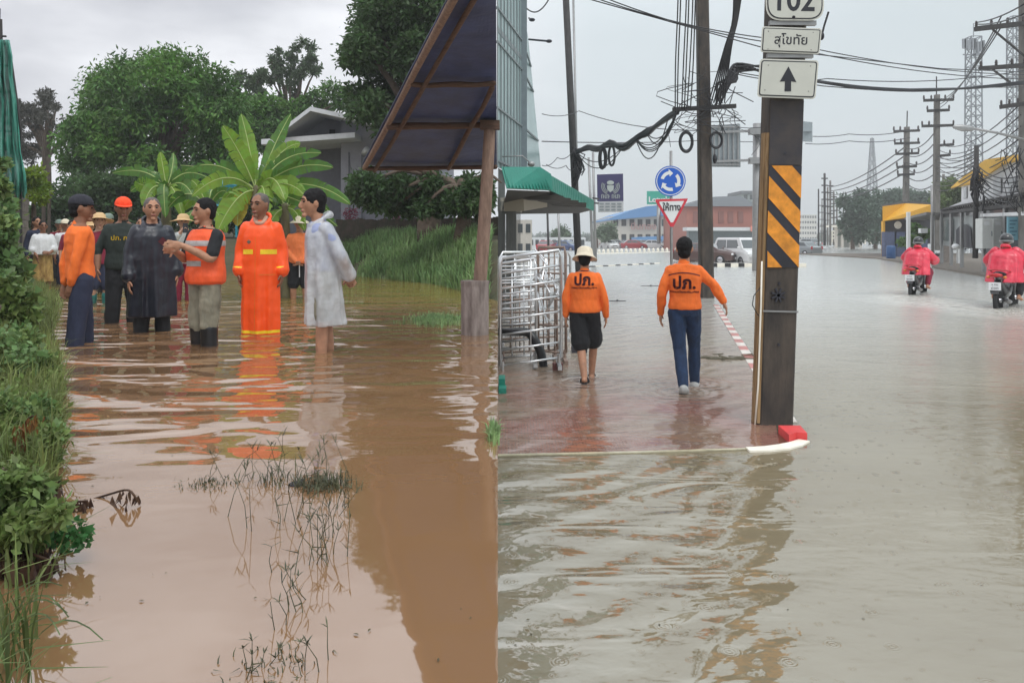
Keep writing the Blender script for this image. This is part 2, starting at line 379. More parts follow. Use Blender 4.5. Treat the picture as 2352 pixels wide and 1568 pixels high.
        mb.limb([H @ V3(0, -.088, .024), H @ V3(0, -.106, -.004), H @ V3(0, -.112, -.024), H @ V3(0, -.094, -.032)], [.008 * s.s, .012 * s.s, .016 * s.s, .013 * s.s], 8, k=2)
        mb.limb([H @ V3(-.05, -.078, .035), H @ V3(0, -.091, .034), H @ V3(.05, -.078, .035)], [.009 * s.s] * 3, 8, k=2)
        mb.limb([H @ V3(-.018, -.088, -.062), H @ V3(0, -.095, -.06), H @ V3(.018, -.088, -.062)], [.009 * s.s] * 3, 8, k=2)
        mb.ell(H @ V3(0, -.078, -.098), (.026, .022, .02), M3, 10, 8)
        for e in (-1, 1):
            mb.ell(H @ V3(e * .078, .010, .0), (.011, .022, .034), M3 @ Matrix.Rotation(e * .35, 3, 'Z'), 10, 8)
        s.b = fuse('body', mb, s.vox, s.skin, s.root, 2)
        for e in (-1, 1):
            m = MB(); m.ell(H @ V3(e * .031, -.083, .014), (.0135, .010, .008), M3, 10, 8); out('eye', m, M_['eye'], s.root, smooth=True)
            m = MB(); m.limb([H @ V3(e * .015, -.0975, .037), H @ V3(e * .034, -.094, .042), H @ V3(e * .052, -.081, .036)], [.004 * s.s, .005 * s.s, .003 * s.s], 6, k=2); out('eyebrow', m, M_['hair'], s.root, smooth=True)
        m = MB(); m.ell(H @ V3(0, -.0965, -.062), (.024, .008, .008), M3, 12, 8); out('mouth', m, M_['lip'], s.root, smooth=True)
    # --- clothes
    def shirt(s, name, m, g=.013, hem=-.06, sleeve=1.0, gs=.013, cuff=.0, disp=.018, top_=.97, flare=0):
        mb = MB(); s.torso(mb, g, hem, top_, flare)
        for a in 'LR':
            if sleeve > 0: s.arm(mb, a, gs, sleeve, cuff)
            else: mb.ell(s.q(s.J['sh' + a] + V3(0, 0, -.01)), [.06 * s.s] * 3)
        if top_ > .9: mb.limb([s.q(s.J['neck'] - V3(0, 0, .03)), s.q(s.J['neck'] + V3(0, 0, .005))], [.070 * s.s, .063 * s.s], 16)
        return fuse(name, mb, .010, m, s.root, 3, disp, .11)
    def trousers(s, name, m, g=.016, upto=1.0, flare=.012, wa=.1, disp=.016):
        mb = MB(); s.torso(mb, .008, -.13, wa)
        for a in 'LR': s.leg(mb, a, g, upto, flare)
        return fuse(name, mb, .010, m, s.root, 3, disp, .10)
    def coat(s, name, m, hem=.30, r0=(.20, .15), r1=(.25, .21), sleeve=1.0, gs=.022, cuff=.015, seed=1, folds=.018, hood=False, c1=(0, 0)):
        """long coat or poncho: shoulder-to-hem shell with folds that deepen downwards"""
        g = random.Random(seed); ph = [g.random() * 6.28 for _ in range(4)]; mb = MB(); J = s.J; rings = []; n = 48
        z1 = J['neck'].z; nk = J['neck']; N = 14
        for i in range(N + 1):
            t = i / N; z = z1 * (1 - t) + hem * t; u = clamp((z1 - z) / .16)
            c = V3(nk.x * (1 - t) + J['pel'].x * t + c1[0] * t, nk.y * (1 - t) + J['pel'].y * t + c1[1] * t, z)
            rx = .07 + (r0[0] - .07) * math.sin(u * PI / 2) if u < 1 else r0[0] + (r1[0] - r0[0]) * clamp((z1 - .16 - z) / (z1 - .16 - hem))
            ry = .07 + (r0[1] - .07) * math.sin(u * PI / 2) if u < 1 else r0[1] + (r1[1] - r0[1]) * clamp((z1 - .16 - z) / (z1 - .16 - hem))
            A = folds * t
            rings.append([s.q(c + V3(math.cos(a) * (rx + A * (math.sin(5 * a + ph[0]) + .7 * math.sin(9 * a + ph[1] + t * 2))), math.sin(a) * (ry + A * (math.sin(7 * a + ph[2]) + .6 * math.sin(11 * a + ph[3]))), 0)) for a in [2 * PI * j / n for j in range(n)]])
        mb.loft(rings)
        for a in 'LR':
            if sleeve: s.arm(mb, a, gs, sleeve, cuff)
        if hood:
            H = s.HM(); mb.limb([s.q(nk + V3(-.085, .03, .03)), s.q(nk + V3(-.05, .085, .055)), s.q(nk + V3(.05, .085, .055)), s.q(nk + V3(.085, .03, .03))], [.018, .036, .036, .018], 12)
            mb.limb([s.q(nk + V3(-.08, -.0, .0)), s.q(nk + V3(-.06, -.07, -.04)), s.q(nk + V3(.06, -.07, -.04)), s.q(nk + V3(.08, 0, 0))], [.026] * 4, 10)
        return fuse(name, mb, .011, m, s.root, 3, .016, .12)
    def boots(s, m, z=.40, name='boot', g=.022):
        for a in 'LR':
            J = s.J; k, an = J['kn' + a], J['an' + a]; t = J['to' + a].normalized(); tt = clamp((k.z - z) / max(.01, k.z - an.z)); p = k.lerp(an, tt); mb = MB()
            mb.limb([s.q(p), s.q(p.lerp(an, .5)), s.q(an + V3(0, 0, -.02))], [(.052 + g) * s.s, (.046 + g) * s.s, (.04 + g) * s.s], 14)
            mb.limb([s.q(an - t * .03 + V3(0, 0, -.035)), s.q(an + t * .08 + V3(0, 0, -.045)), s.q(an + t * .17 + V3(0, 0, -.055))], [.045 * s.s, .046 * s.s, .032 * s.s], 12)
            fuse(name, mb, .010, m, s.root, 3)
    def shoes(s, m, name='shoe'):
        for a in 'LR':
            J = s.J; an = J['an' + a]; t = J['to' + a].normalized(); mb = MB()
            mb.limb([s.q(an - t * .045 + V3(0, 0, -.035)), s.q(an + t * .05 + V3(0, 0, -.03)), s.q(an + t * .12 + V3(0, 0, -.05)), s.q(an + t * .18 + V3(0, 0, -.058))], [.050 * s.s, .056 * s.s, .05 * s.s, .034 * s.s], 12)
            fuse(name, mb, .009, m, s.root, 3)
    def hair(s, m='hair', low=0, vol=1.0):
        H = s.HM(); M3 = H.to_3x3(); mb = MB()
        mb.ell(H @ V3(0, .016, .030), (.083 * vol, .098 * vol, .098 * vol), M3, 24, 16)
        mb.ell(H @ V3(0, .040, -.02 - low), (.068 * vol, .060 * vol, .066), M3, 20, 12)
        fuse('hair', mb, .008, M_[m], s.root, 1, .014, .03)
    def cap(s, m, brim=True, name='cap'):
        H = s.HM(); M3 = H.to_3x3(); mb = MB(); mb.ell(H @ V3(0, .008, .045), (.090, .108, .092), M3, 24, 14, lambda p: Vector((p.x, p.y, max(p.z, -.12))))
        o = out(name, mb, m, s.root, smooth=True)
        if brim:
            b = MB(); rings = []
            pts = [H @ V3(.082 * math.sin(a), -.02 - (.135) * math.cos(a) ** .5 if abs(a) < PI / 2 else -.02, .045 - .012 * math.cos(a)) for a in [(-1 + i / 8) * PI / 2 * .98 for i in range(17)]]
            b.prism(pts, M3 @ V3(0, 0, .007)); out('brim', b, m, o, smooth=False)
        return o
    def lathehat(s, m, prof, name, wob=0, seed=0, sy=1.12, tilt=0):
        H = s.HM() @ Matrix.Rotation(math.radians(tilt), 4, 'X'); g = random.Random(seed); ph = g.random() * 6
        mb = MB(); mb.lathe(prof, H @ V3(0, .006, 0), 32, H.to_3x3(), 1, sy, (lambda p, a, r: Vector((p.x, p.y, p.z + wob * (r > .1) * math.sin(2 * a + ph)))))
        return out(name, mb, m, s.root, smooth=True)
    def decal(s, name, m, mb, target, dirv, off=.004):
        """press a thin pattern (local coords, facing dirv) onto the cloth of target"""
        me = target.data; bv = BVHTree.FromPolygons([v.co for v in me.vertices], [list(p.vertices) for p in me.polygons]); d = Vector(dirv).normalized(); v2 = []
        for p in mb.v:
            h = bv.ray_cast(p - d * .6, d); v2.append(h[0] - d * off if h[0] is not None else None)
        mb.f = [f for f in mb.f if all(v2[i] is not None for i in f)]; mb.v = [v if v is not None else Vector((0, 0, 0)) for v in v2]
        us = sorted({i for f in mb.f for i in f}); ix = {a: b for b, a in enumerate(us)}; mb.v = [mb.v[i] for i in us]; mb.f = [[ix[i] for i in f] for f in mb.f]; return out(name, mb, m, target, recalc=False)
def grid(o, ux, uy, nx, ny):
    o, ux, uy = Vector(o), Vector(ux), Vector(uy); mb = MB()
    mb.add([o + ux * (i / nx) + uy * (j / ny) for j in range(ny + 1) for i in range(nx + 1)], [(j * (nx + 1) + i, j * (nx + 1) + i + 1, (j + 1) * (nx + 1) + i + 1, (j + 1) * (nx + 1) + i) for j in range(ny) for i in range(nx)]); return mb
STRAWP = [(.001, .135), (.05, .13), (.085, .10), (.094, .055), (.10, .045), (.15, .035), (.20, .02), (.20, .014), (.15, .028), (.09, .035), (.001, .04)]
BUCKP = [(.001, .135), (.06, .132), (.088, .11), (.102, .045), (.108, .035), (.150, -.005), (.150, -.012), (.104, .022), (.001, .03)]
def LP(x, yw): return G(x, yw, WL)
def sink(p, d): return Vector((p.x, p.y, p.z - d))
# ---------------------------------------------------------------- the people in the flooded lane
D = .25                                      # depth of the water on the lane
def put(x, yw, d=D): return sink(LP(x, yw), d)
# 1 orange shirt, seen in profile from behind, hands low behind him
p = Person('man in orange shirt, dark cap and navy trousers standing side-on nearest the grassy bank', put(184, 789), 1.63, 104,
    dict(hy=-15, hp=5, elL=(.175, .09, 1.09), wrL=(.14, .10, .85), hdL=(-.1, .1, -1), elR=(-.18, .08, 1.09), wrR=(-.13, .11, .86), hdR=(.2, .1, -1),
         knL=(.10, -.06, .49), anL=(.13, -.08, .085), knR=(-.10, .05, .49), anR=(-.12, .10, .085), fat=.98), 'skin_dark')
sh = p.shirt('shirt', M_['orange'], g=.018, hem=-.04, disp=.028, gs=.012); p.trousers('trousers', M_['navy'], flare=.016); p.hair(low=.01); p.cap(M_['darkcap'])
# 2 white towel shawl and batik sarong
p = Person('person with a white towel shawl and yellow batik sarong wading along the bank', put(99, 656), 1.58, 10,
    dict(elL=(.22, -.06, 1.10), wrL=(.10, -.20, 1.0), hdL=(-1, -.3, .1), elR=(-.22, -.02, 1.10), wrR=(-.14, -.16, .92)), 'skin_dark', vox=.011)
p.coat('sarong', M_['batik'], hem=.36, r0=(.17, .13), r1=(.20, .17), sleeve=0, seed=2, folds=.02)
p.coat('shawl', M_['towel'], hem=.96, r0=(.21, .16), r1=(.245, .20), sleeve=.6, gs=.03, cuff=.03, seed=3); p.hair(low=-.01)
# 3 dark navy shirt behind
p = Person('man in dark navy shirt walking by the block wall behind the towel shawl', put(84, 646), 1.70, 25, {}, 'skin', vox=.012)
p.shirt('shirt', M_['navy'], g=.03); p.trousers('trousers', M_['black']); p.hair()
# 4 white shirt, cream cap
p = Person('person in white t-shirt and cream cap half hidden behind the orange shirt', put(150, 652), 1.62, 15, {}, 'skin_dark', vox=.012)
p.shirt('shirt', M_['white'], g=.02, sleeve=.35); p.trousers('trousers', M_['navy']); p.cap(M_['cream'])
p = Person('person in pale green cap walking furthest back beside the towel shawl', put(136, 640), 1.66, 5, {}, 'skin', vox=.012)
p.shirt('shirt', M_['maroon'], g=.02); p.trousers('trousers', M_['black']); p.cap(M_['greencap'])
# 5 straw hat, maroon shirt
p = Person('woman in straw sun hat, maroon shirt, dark shorts and teal boots', put(228, 697), 1.60, 5,
    dict(elL=(.22, 0, 1.12), wrL=(.24, -.06, .90), elR=(-.21, 0, 1.12), wrR=(-.22, -.05, .90), anR=(-.10, .14, .12), knR=(-.10, -.05, .50)), 'skin_pale', vox=.011)
p.shirt('shirt', M_['maroon'], g=.016, hem=-.04, sleeve=.55); p.trousers('shorts', M_['navy'], upto=.42, flare=.02); p.boots(M_['teal'], .40); p.hair(low=.03); p.lathehat(M_['straw'], STRAWP, 'straw_hat', .012, tilt=-6)
p = Person('person in bright pink top and dull green cap behind the woman in the straw hat', put(249, 672), 1.66, -10, {}, 'skin', vox=.012)
p.shirt('shirt', M_['magenta'], g=.02); p.trousers('trousers', M_['black']); p.hair(); p.cap(M_['greencap'])
p = Person('person in dark red shirt glimpsed between the orange cap and the black poncho', put(324, 662), 1.63, -5, {}, 'skin', vox=.012)
p.shirt('shirt', M_['maroon'], g=.02); p.trousers('trousers', M_['black']); p.hair()
p = Person('person in red shirt and black trousers walking between the orange shirt and the towel shawl', put(166, 660), 1.58, 8, {}, 'skin', vox=.012)
p.shirt('shirt', M_['maroon'], g=.02, sleeve=.5); p.trousers('trousers', M_['black']); p.hair()
p = Person('person in white shirt and straw hat at the back of the crowd', put(208, 645), 1.60, 0, {}, 'skin_pale', vox=.012)
p.shirt('shirt', M_['white'], g=.02, sleeve=.5); p.trousers('trousers', M_['navy']); p.lathehat(M_['straw'], STRAWP, 'straw_hat', .01)
# 7 orange cap, black t-shirt
p = Person('man in bright orange cap and black long-sleeved t-shirt with yellow lettering', put(283, 740), 1.70, 5,
    dict(fat=1.12, elL=(.26, .03, 1.12), wrL=(.27, -.05, .89), elR=(-.26, .03, 1.12), wrR=(-.27, -.05, .89), knL=(.11, -.02, .49), anL=(.12, 0, .085), knR=(-.11, -.02, .49), anR=(-.13, 0, .085), hp=8), 'skin_dark')
sh = p.shirt('shirt', M_['blackgreen'], g=.026, hem=-.1, sleeve=.62, disp=.03); p.trousers('trousers', M_['black'], flare=.014); p.hair(); p.cap(M_['capred'])
T = Matrix.Translation((-.01, -.5, 1.24)) @ Matrix.Rotation(PI / 2, 4, 'X')
p.decal('lettering', M_['yellow'], text_mb('ปภ. กทม', .075, T, .001), sh, (0, 1, 0))
T = Matrix.Translation((.055, -.5, 1.165)) @ Matrix.Rotation(PI / 2, 4, 'X'); p.decal('lettering', M_['yellow'], text_mb('-----', .05, T, .002), sh, (0, 1, 0))
# 8 black poncho
p = Person('grey-haired man in a long black rain poncho between orange cap and orange vest', put(349, 761), 1.66, 8,
    dict(elL=(.225, 0, 1.12), wrL=(.245, -.03, .88), elR=(-.22, 0, 1.10), wrR=(-.235, -.06, .83), knL=(.10, -.02, .49), anL=(.115, 0, .085), knR=(-.10, -.02, .49), anR=(-.12, 0, .085)), 'skin')
co = p.coat('raincoat', M_['raincoat_black'], hem=.42, r0=(.215, .155), r1=(.235, .20), gs=.026, cuff=.03, sleeve=.93, seed=5, folds=.03, hood=True); p.trousers('trousers', M_['black']); p.boots(M_['rubber'], .40); p.hair('greyhair', vol=.99)
T = Matrix.Translation((.085, -.5, 1.20)) @ Matrix.Rotation(PI / 2, 4, 'X'); p.decal('emblem', mat('dull_red', (.16, .03, .04)), text_mb('◆', .10, T, 0), co, (0, 1, 0))
# 9 phone holder
p = Person('person in brown straw hat and pale shirt holding up a phone behind the orange vest', put(421, 690), 1.60, 5,
    dict(elL=(.20, -.10, 1.18), wrL=(.06, -.30, 1.42), hdL=(-.4, .1, .8), elR=(-.20, -.10, 1.18), wrR=(-.06, -.30, 1.42), hdR=(.4, .1, .8)), 'skin_pale', vox=.011)
p.shirt('shirt', M_['grey_white'], g=.02, sleeve=.9); p.trousers('trousers', M_['maroon']); p.lathehat(M_['straw'], STRAWP, 'straw_hat', .012)
m = MB(); m.box(-.04, .04, -.36, -.35, 1.40, 1.56); r_ = p.root; ph = out('phone', MB().add([r_.matrix_basis @ (v * p.s) for v in m.v], m.f), M_['phone'], None, 'dark phone held up in front of the face under the brown straw hat', 'phone', loc=(r_.matrix_basis @ V3(0, -.355, 1.48 * p.s)))
# 10 orange vest, pointing
p = Person('man in orange reflective vest and black rubber boots pointing to the left', put(472, 792), 1.60, -52,
    dict(hy=-18, hp=4, elR=(-.22, -.06, 1.11), wrR=(-.10, -.28, 1.20), hdR=(.25, -1, .12), shR=(-.15, -.03, 1.35), shL=(.15, .01, 1.35), elL=(.215, -.10, 1.12), wrL=(.06, -.31, 1.25), hdL=(-.35, -1, .12),
         knL=(.09, -.03, .49), anL=(.10, -.03, .085), knR=(-.11, .0, .49), anR=(-.12, .03, .085), fat=1.08, fist=.12), 'skin')
p.shirt('t_shirt', M_['black'], g=.014, hem=.0, sleeve=.42, gs=.02)
ve = p.shirt('vest', M_['vest_orange'], g=.032, hem=-.10, sleeve=0, disp=.026, top_=.95, flare=.02); p.trousers('trousers', M_['khaki'], flare=.02, disp=.03, upto=.60); p.boots(M_['rubber'], .44, g=.034); p.hair(low=.005, vol=1.02)
for z, x0, x1 in ((1.17, -.30, .30), (.985, -.10, .10)):
    p.decal('reflective_band', M_['silver'], grid((x0, -.5, z), (x1 - x0, 0, 0), (0, 0, .05), 40, 4), ve, (0, 1, 0))
p.decal('reflective_band', M_['silver'], grid((-.5, -.22, 1.17), (0, .5, 0), (0, 0, .05), 40, 4), ve, (1, 0, 0))
p.decal('reflective_band', M_['silver'], grid((.5, -.22, 1.17), (0, .5, 0), (0, 0, .05), 40, 4), ve, (-1, 0, 0))
# 11 long orange raincoat
p = Person('bald man in an ankle-length orange raincoat with yellow reflective cuffs and hem', put(600, 765), 1.70, -12,
    dict(hy=-22, hp=3, shL=(.145, .005, 1.35), shR=(-.145, .005, 1.35), elL=(.205, .03, 1.11), wrL=(.215, -.02, .88), elR=(-.205, .03, 1.11), wrR=(-.215, -.02, .88), fist=.6, head=V3(-.01, -.025, 1.58)), 'skin_dark')
co = p.coat('raincoat', M_['redorange'], hem=.22, r0=(.19, .14), r1=(.185, .16), gs=.028, cuff=.02, sleeve=.95, seed=9, folds=.02, hood=True); p.hair('greyhair', vol=.975)
for x0, x1 in ((-.17, -.055), (.02, .17)):
    p.decal('reflective_band', M_['yellow'], grid((x0, -.6, 1.075), (x1 - x0, 0, 0), (0, 0, .05), 24, 4), co, (0, 1, 0))
p.decal('emblem', M_['khaki'], text_mb('◆', .05, Matrix.Translation((-.10, -.5, 1.20)) @ Matrix.Rotation(PI / 2, 4, 'X'), 0), co, (0, 1, 0))
p.decal('pocket_edge', M_['orange'], grid((.01, -.6, .86), (.15, 0, 0), (0, 0, .012), 14, 1), co, (0, 1, 0))
p.decal('front_seam', M_['orange'], grid((-.035, -.6, .25), (.008, 0, 0), (0, 0, 1.0), 1, 60), co, (0, 1, 0))
p.decal('hem_band', M_['yellow'], grid((-.20, -.6, .262), (.40, 0, 0), (0, 0, .03), 50, 3), co, (0, 1, 0))
for a in 'LR':
    J = p.J; c = J['wr' + a].lerp(J['el' + a], .06); d = J['wr' + a].lerp(J['el' + a], .24); m = MB(); m.tube([p.q(c), p.q(d)], [.068, .073], 20); out('reflective_cuff', m, M_['yellow'], p.root, smooth=True)
m = MB(); m.limb([p.q((-.055, -.02, 1.455)), p.q((-.03, -.075, 1.40)), p.q((.03, -.075, 1.40)), p.q((.055, -.02, 1.455))], [.022] * 4, 10); out('collar', m, M_['skin_pale'], p.root, smooth=True)
# 12 white cap, orange shirt, behind
p = Person('person in white floppy cap, orange shirt and black shorts standing with hands folded', put(688, 684, .28), 1.62, -8,
    dict(elL=(.23, 0, 1.14), wrL=(.05, -.14, .93), hdL=(-.8, -.2, -.6), elR=(-.23, 0, 1.14), wrR=(-.05, -.14, .93), hdR=(.8, -.2, -.6), hp=8), 'skin', vox=.011)
p.shirt('shirt', M_['orange_soft'], g=.022); p.trousers('shorts', M_['black'], upto=.44, flare=.02); p.hair(); p.lathehat(M_['cream'], [(.001, .14), (.06, .13), (.088, .10), (.10, .05), (.155, .02), (.155, .014), (.10, .035), (.001, .04)], 'hat', .01)
m = MB(); m.tube([p.q((.02, -.16, .9)), p.q((.02, -.15, .66))], .008, 6); out('drawstring', m, M_['white'], p.root)
# 13 white poncho, profile
p = Person('man in white plastic poncho seen in profile, hands clasped behind his back', put(742, 806), 1.67, -78,
    dict(hy=4, hp=2, neck=V3(0, -.035, 1.42), head=V3(0, -.09, 1.575), shL=V3(.16, -.01, 1.35), shR=V3(-.16, -.01, 1.35), elL=(.205, .11, 1.11), wrL=(.09, .225, .91), hdL=(-.7, .3, -.5), elR=(-.205, .11, 1.11), wrR=(-.09, .23, .90), hdR=(.7, .3, -.5),
         knL=(.10, -.03, .49), anL=(.10, -.04, .085), knR=(-.10, .05, .49), anR=(-.10, .09, .085)), 'skin')
p.shirt('shirt', mat('pale_blue', (.30, .34, .52)), g=.012, hem=.1, sleeve=.5, disp=.02); p.trousers('shorts', M_['khaki'], upto=.40, flare=.0)
co = p.coat('poncho', M_['poncho_white'], hem=.49, r0=(.205, .135), r1=(.20, .175), gs=.022, cuff=.02, sleeve=.93, seed=12, folds=.022, hood=True, c1=(0, .02)); p.hair(low=.015, vol=1.05)
# ---------------------------------------------------------------- people on the flooded road
BK = Matrix.Rotation(PI / 2, 4, 'X')
BACK = Matrix(((-1, 0, 0, 0), (0, 0, 1, 0), (0, 1, 0, 0), (0, 0, 0, 1)))     # lettering that reads from behind (+y side)
def backprint(p, sh, z, sz):
    T = Matrix.Translation((0, .5, z)) @ BACK
    ink = M_['maroon_ink']
    p.decal('lettering', ink, text_mb('ปภ.', sz, T, .006), sh, (0, -1, 0), .008)
    p.decal('lettering', ink, text_mb('กรมป้องกันภัย', sz * .16, Matrix.Translation((0, .5, z - sz * .52)) @ BACK, .001, sx=1.9), sh, (0, -1, 0), .005)
    m = MB()
    for i in range(24):
        a0, a1 = (-.17 + i * .34 / 24), (-.17 + (i + 1) * .34 / 24); zz = lambda x: z + sz * .62 - 1.1 * x * x
        m.add([(a0, .5, zz(a0)), (a1, .5, zz(a1)), (a1, .5, zz(a1) + .011), (a0, .5, zz(a0) + .011)], [(0, 1, 2, 3)])
    p.decal('printed_line', ink, m, sh, (0, -1, 0), .005)
M_['maroon_ink'] = mat('maroon_ink', (.085, .012, .02), .7)
p = Person('man in cream bucket hat, orange shirt and black shorts walking beside the steel barriers', (G(1343, 874, 0) + V3(0, 0, -.04)), 1.60, 176,
    dict(elL=(.235, .02, 1.10), wrL=(.24, -.02, .86), elR=(-.24, .01, 1.10), wrR=(-.265, -.05, .86), knL=(.05, -.0, .49), anL=(-.01, .20, .12), toL=(.05, -1, -.35),
         knR=(-.10, -.18, .51), anR=(-.07, -.28, .085), hp=14, fat=1.12), 'skin', vox=.008)
sh = p.shirt('shirt', M_['orange'], g=.02, hem=-.03, disp=.014, gs=.012); p.trousers('shorts', M_['black'], upto=.47, flare=.035, disp=.02, g=.02); p.hair(low=.02); p.lathehat(M_['cream'], BUCKP, 'bucket_hat', .008)
backprint(p, sh, 1.235, .17)
for a in 'LR':
    J = p.J; an = J['an' + a]; m = MB(); m.limb([p.q(an + V3(0, .04, -.075)), p.q(an + V3(0, -.06, -.075)), p.q(an + V3(0, -.17, -.075))], [.04, .045, .036], 12, flat=.3, ref=(1, 0, 0)); m.limb([p.q(an + V3(-.045, -.08, -.06)), p.q(an + V3(0, -.09, .0)), p.q(an + V3(.045, -.08, -.06))], [.018] * 3, 8); out('sandal', m, M_['black'], p.root, smooth=True)
p = Person('bareheaded man in orange shirt, blue jeans and white trainers walking with one arm out', (G(1572, 897, 0) + V3(0, 0, -.04)), 1.73, 178,
    dict(elL=(.235, .04, 1.11), wrL=(.26, -.06, .875), elR=(-.31, .0, 1.19), wrR=(-.41, -.02, 1.02), hdR=(-.35, -.1, -.9), knL=(.05, .02, .50), anL=(.0, .20, .12), toL=(.04, -1, -.45),
         knR=(-.10, -.20, .52), anR=(-.10, -.32, .085), toR=(-.03, -1, 0), hp=3, pel=(-.01, 0, .93)), 'skin', vox=.0075)
sh = p.shirt('shirt', M_['orange'], g=.02, hem=.0, disp=.03, gs=.013); p.trousers('jeans', M_['jeans'], g=.008, flare=.008, disp=.014); p.hair(low=.02); p.shoes(M_['shoe_white'], 'trainer')
backprint(p, sh, 1.235, .18)
# motorcycles ridden away through the water
M_['bike_black'] = mat('bike_black', (.012, .012, .014), .3, coat=.5); M_['tyre'] = mat('tyre', (.015, .015, .016), .8, bump=.002, bscale=90); M_['chrome'] = mat('chrome', (.5, .5, .52), .25, metal=1)
M_['bike_white'] = mat('bike_white', (.6, .6, .6), .3); M_['lamp_red'] = mat('lamp_red', (.45, .01, .015), .15); M_['plate'] = mat('plate', (.72, .73, .74), .4)
M_['plastic_red'] = mat('plastic_red', (.42, .02, .03), .3)
def wheel(mb_t, mb_r, c, r, wd, spokes=True):
    t = MB(); t.lathe([(r * .78, -wd * .35), (r * .86, -wd * .5), (r * .96, -wd * .42), (r, 0), (r * .96, wd * .42), (r * .86, wd * .5), (r * .78, wd * .35), (r * .78, -wd * .35)], c, 32, Matrix.Rotation(PI / 2, 3, 'Y')); mb_t.add(t.v, t.f)
    t = MB(); t.lathe([(r * .76, -wd * .3), (r * .79, -wd * .36), (r * .79, wd * .36), (r * .76, wd * .3), (r * .70, 0), (r * .76, -wd * .3)], c, 32, Matrix.Rotation(PI / 2, 3, 'Y')); mb_r.add(t.v, t.f)
    mb_r.tube([Vector(c) - V3(wd * .7, 0, 0), Vector(c) + V3(wd * .7, 0, 0)], r * .16, 12)
    for k in range(12):
        a = k * PI / 6; mb_r.tube([Vector(c), Vector(c) + V3(0, math.cos(a), math.sin(a)) * r * .76], .006, 5)
def motorcycle(label, loc, rz, plate):
    t = thing('motorcycle', label, 'motorcycle', loc, 'motorcycles riding through the flood', rz=rz)
    for y in (.60, -.66):
        a, b = MB(), MB(); wheel(a, b, (0, y, .28), .28, .085); w_ = out('wheel', b, M_['chrome'], t, smooth=True); out('tyre', a, M_['tyre'], w_, smooth=True)
    m = MB(); m.limb([(0, -.35, .62), (0, -.05, .42), (0, .25, .45), (0, .5, .62)], [.07, .10, .11, .06], 14); m.limb([(0, -.62, .34), (0, -.52, .7), (0, -.44, .95)], [.045, .06, .05], 12)
    m.limb([(.05, .15, .30), (.05, .35, .28)], [.12, .10], 12); m.limb([(0, .1, .66), (0, .45, .72), (0, .74, .80)], [.11, .12, .06], 14, flat=.8); fuse('body', m, .014, M_['bike_black'], t, 3)
    m = MB(); m.limb([(-.13, -.42, .42), (-.16, -.47, .75), (-.13, -.50, .93)], [.05, .09, .07], 12); m.limb([(.13, -.42, .42), (.16, -.47, .75), (.13, -.50, .93)], [.05, .09, .07], 12); m.limb([(-.12, -.52, .85), (0, -.56, .88), (.12, -.52, .85)], [.07, .09, .07], 12); fuse('leg_shield', m, .014, M_['bike_white'], t, 2)
    m = MB(); m.limb([(0, -.12, .76), (0, .2, .775), (0, .58, .83)], [.10, .13, .10], 14, flat=.45, ref=(1, 0, 0)); out('seat', m, M_['black'], t, smooth=True)
    m = MB(); m.tube([(-.34, -.36, 1.01), (-.2, -.43, 1.0), (0, -.46, .98), (.2, -.43, 1.0), (.34, -.36, 1.01)], .014, 8); out('handlebar', m, M_['chrome'], t, smooth=True)
    for e in (-1, 1):
        m = MB(); m.tube([(e * .30, -.38, 1.01), (e * .36, -.42, 1.12)], .006, 6); m.ell((e * .38, -.42, 1.15), (.06, .015, .035)); out('mirror', m, M_['bike_black'], t, smooth=True)
        m = MB(); m.ell((e * .15, .72, .76), (.035, .04, .03)); out('indicator_lamp', m, mat('amber', (.6, .16, .02), .2) if 'amber' not in bpy.data.materials else bpy.data.materials['amber'], t, smooth=True)
    m = MB(); m.limb([(-.09, .77, .80), (0, .80, .80), (.09, .77, .80)], [.03, .045, .03], 10); out('tail_lamp', m, M_['lamp_red'], t, smooth=True)
    m = MB(); m.tube([(-.17, .35, .86), (-.16, .66, .90), (0, .78, .91), (.16, .66, .90), (.17, .35, .86)], .014, 8); out('grab_rail', m, M_['plastic_red'], t, smooth=True)
    m = MB(); m.prism([(-.06, .58, .72), (.06, .58, .72), (.07, .86, .42), (-.07, .86, .42)], (0, .012, .012)); out('mudguard', m, M_['bike_black'], t)
    m = MB(); m.box(-.11, .11, .852, .86, .50, .66); pl = out('number_plate', m, M_['plate'], t)
    if plate:
        for k, (tx, sz, z) in enumerate(plate): out('plate_text', text_mb(tx, sz, Matrix.Translation((0, .862, z)) @ BACK, 0, .001), M_['ink'], pl)
    m = MB(); m.limb([(-.12, .1, .24), (-.15, .4, .25), (-.17, .78, .32)], [.025, .05, .045], 12); out('exhaust', m, M_['bike_black'], t, smooth=True)
    return t
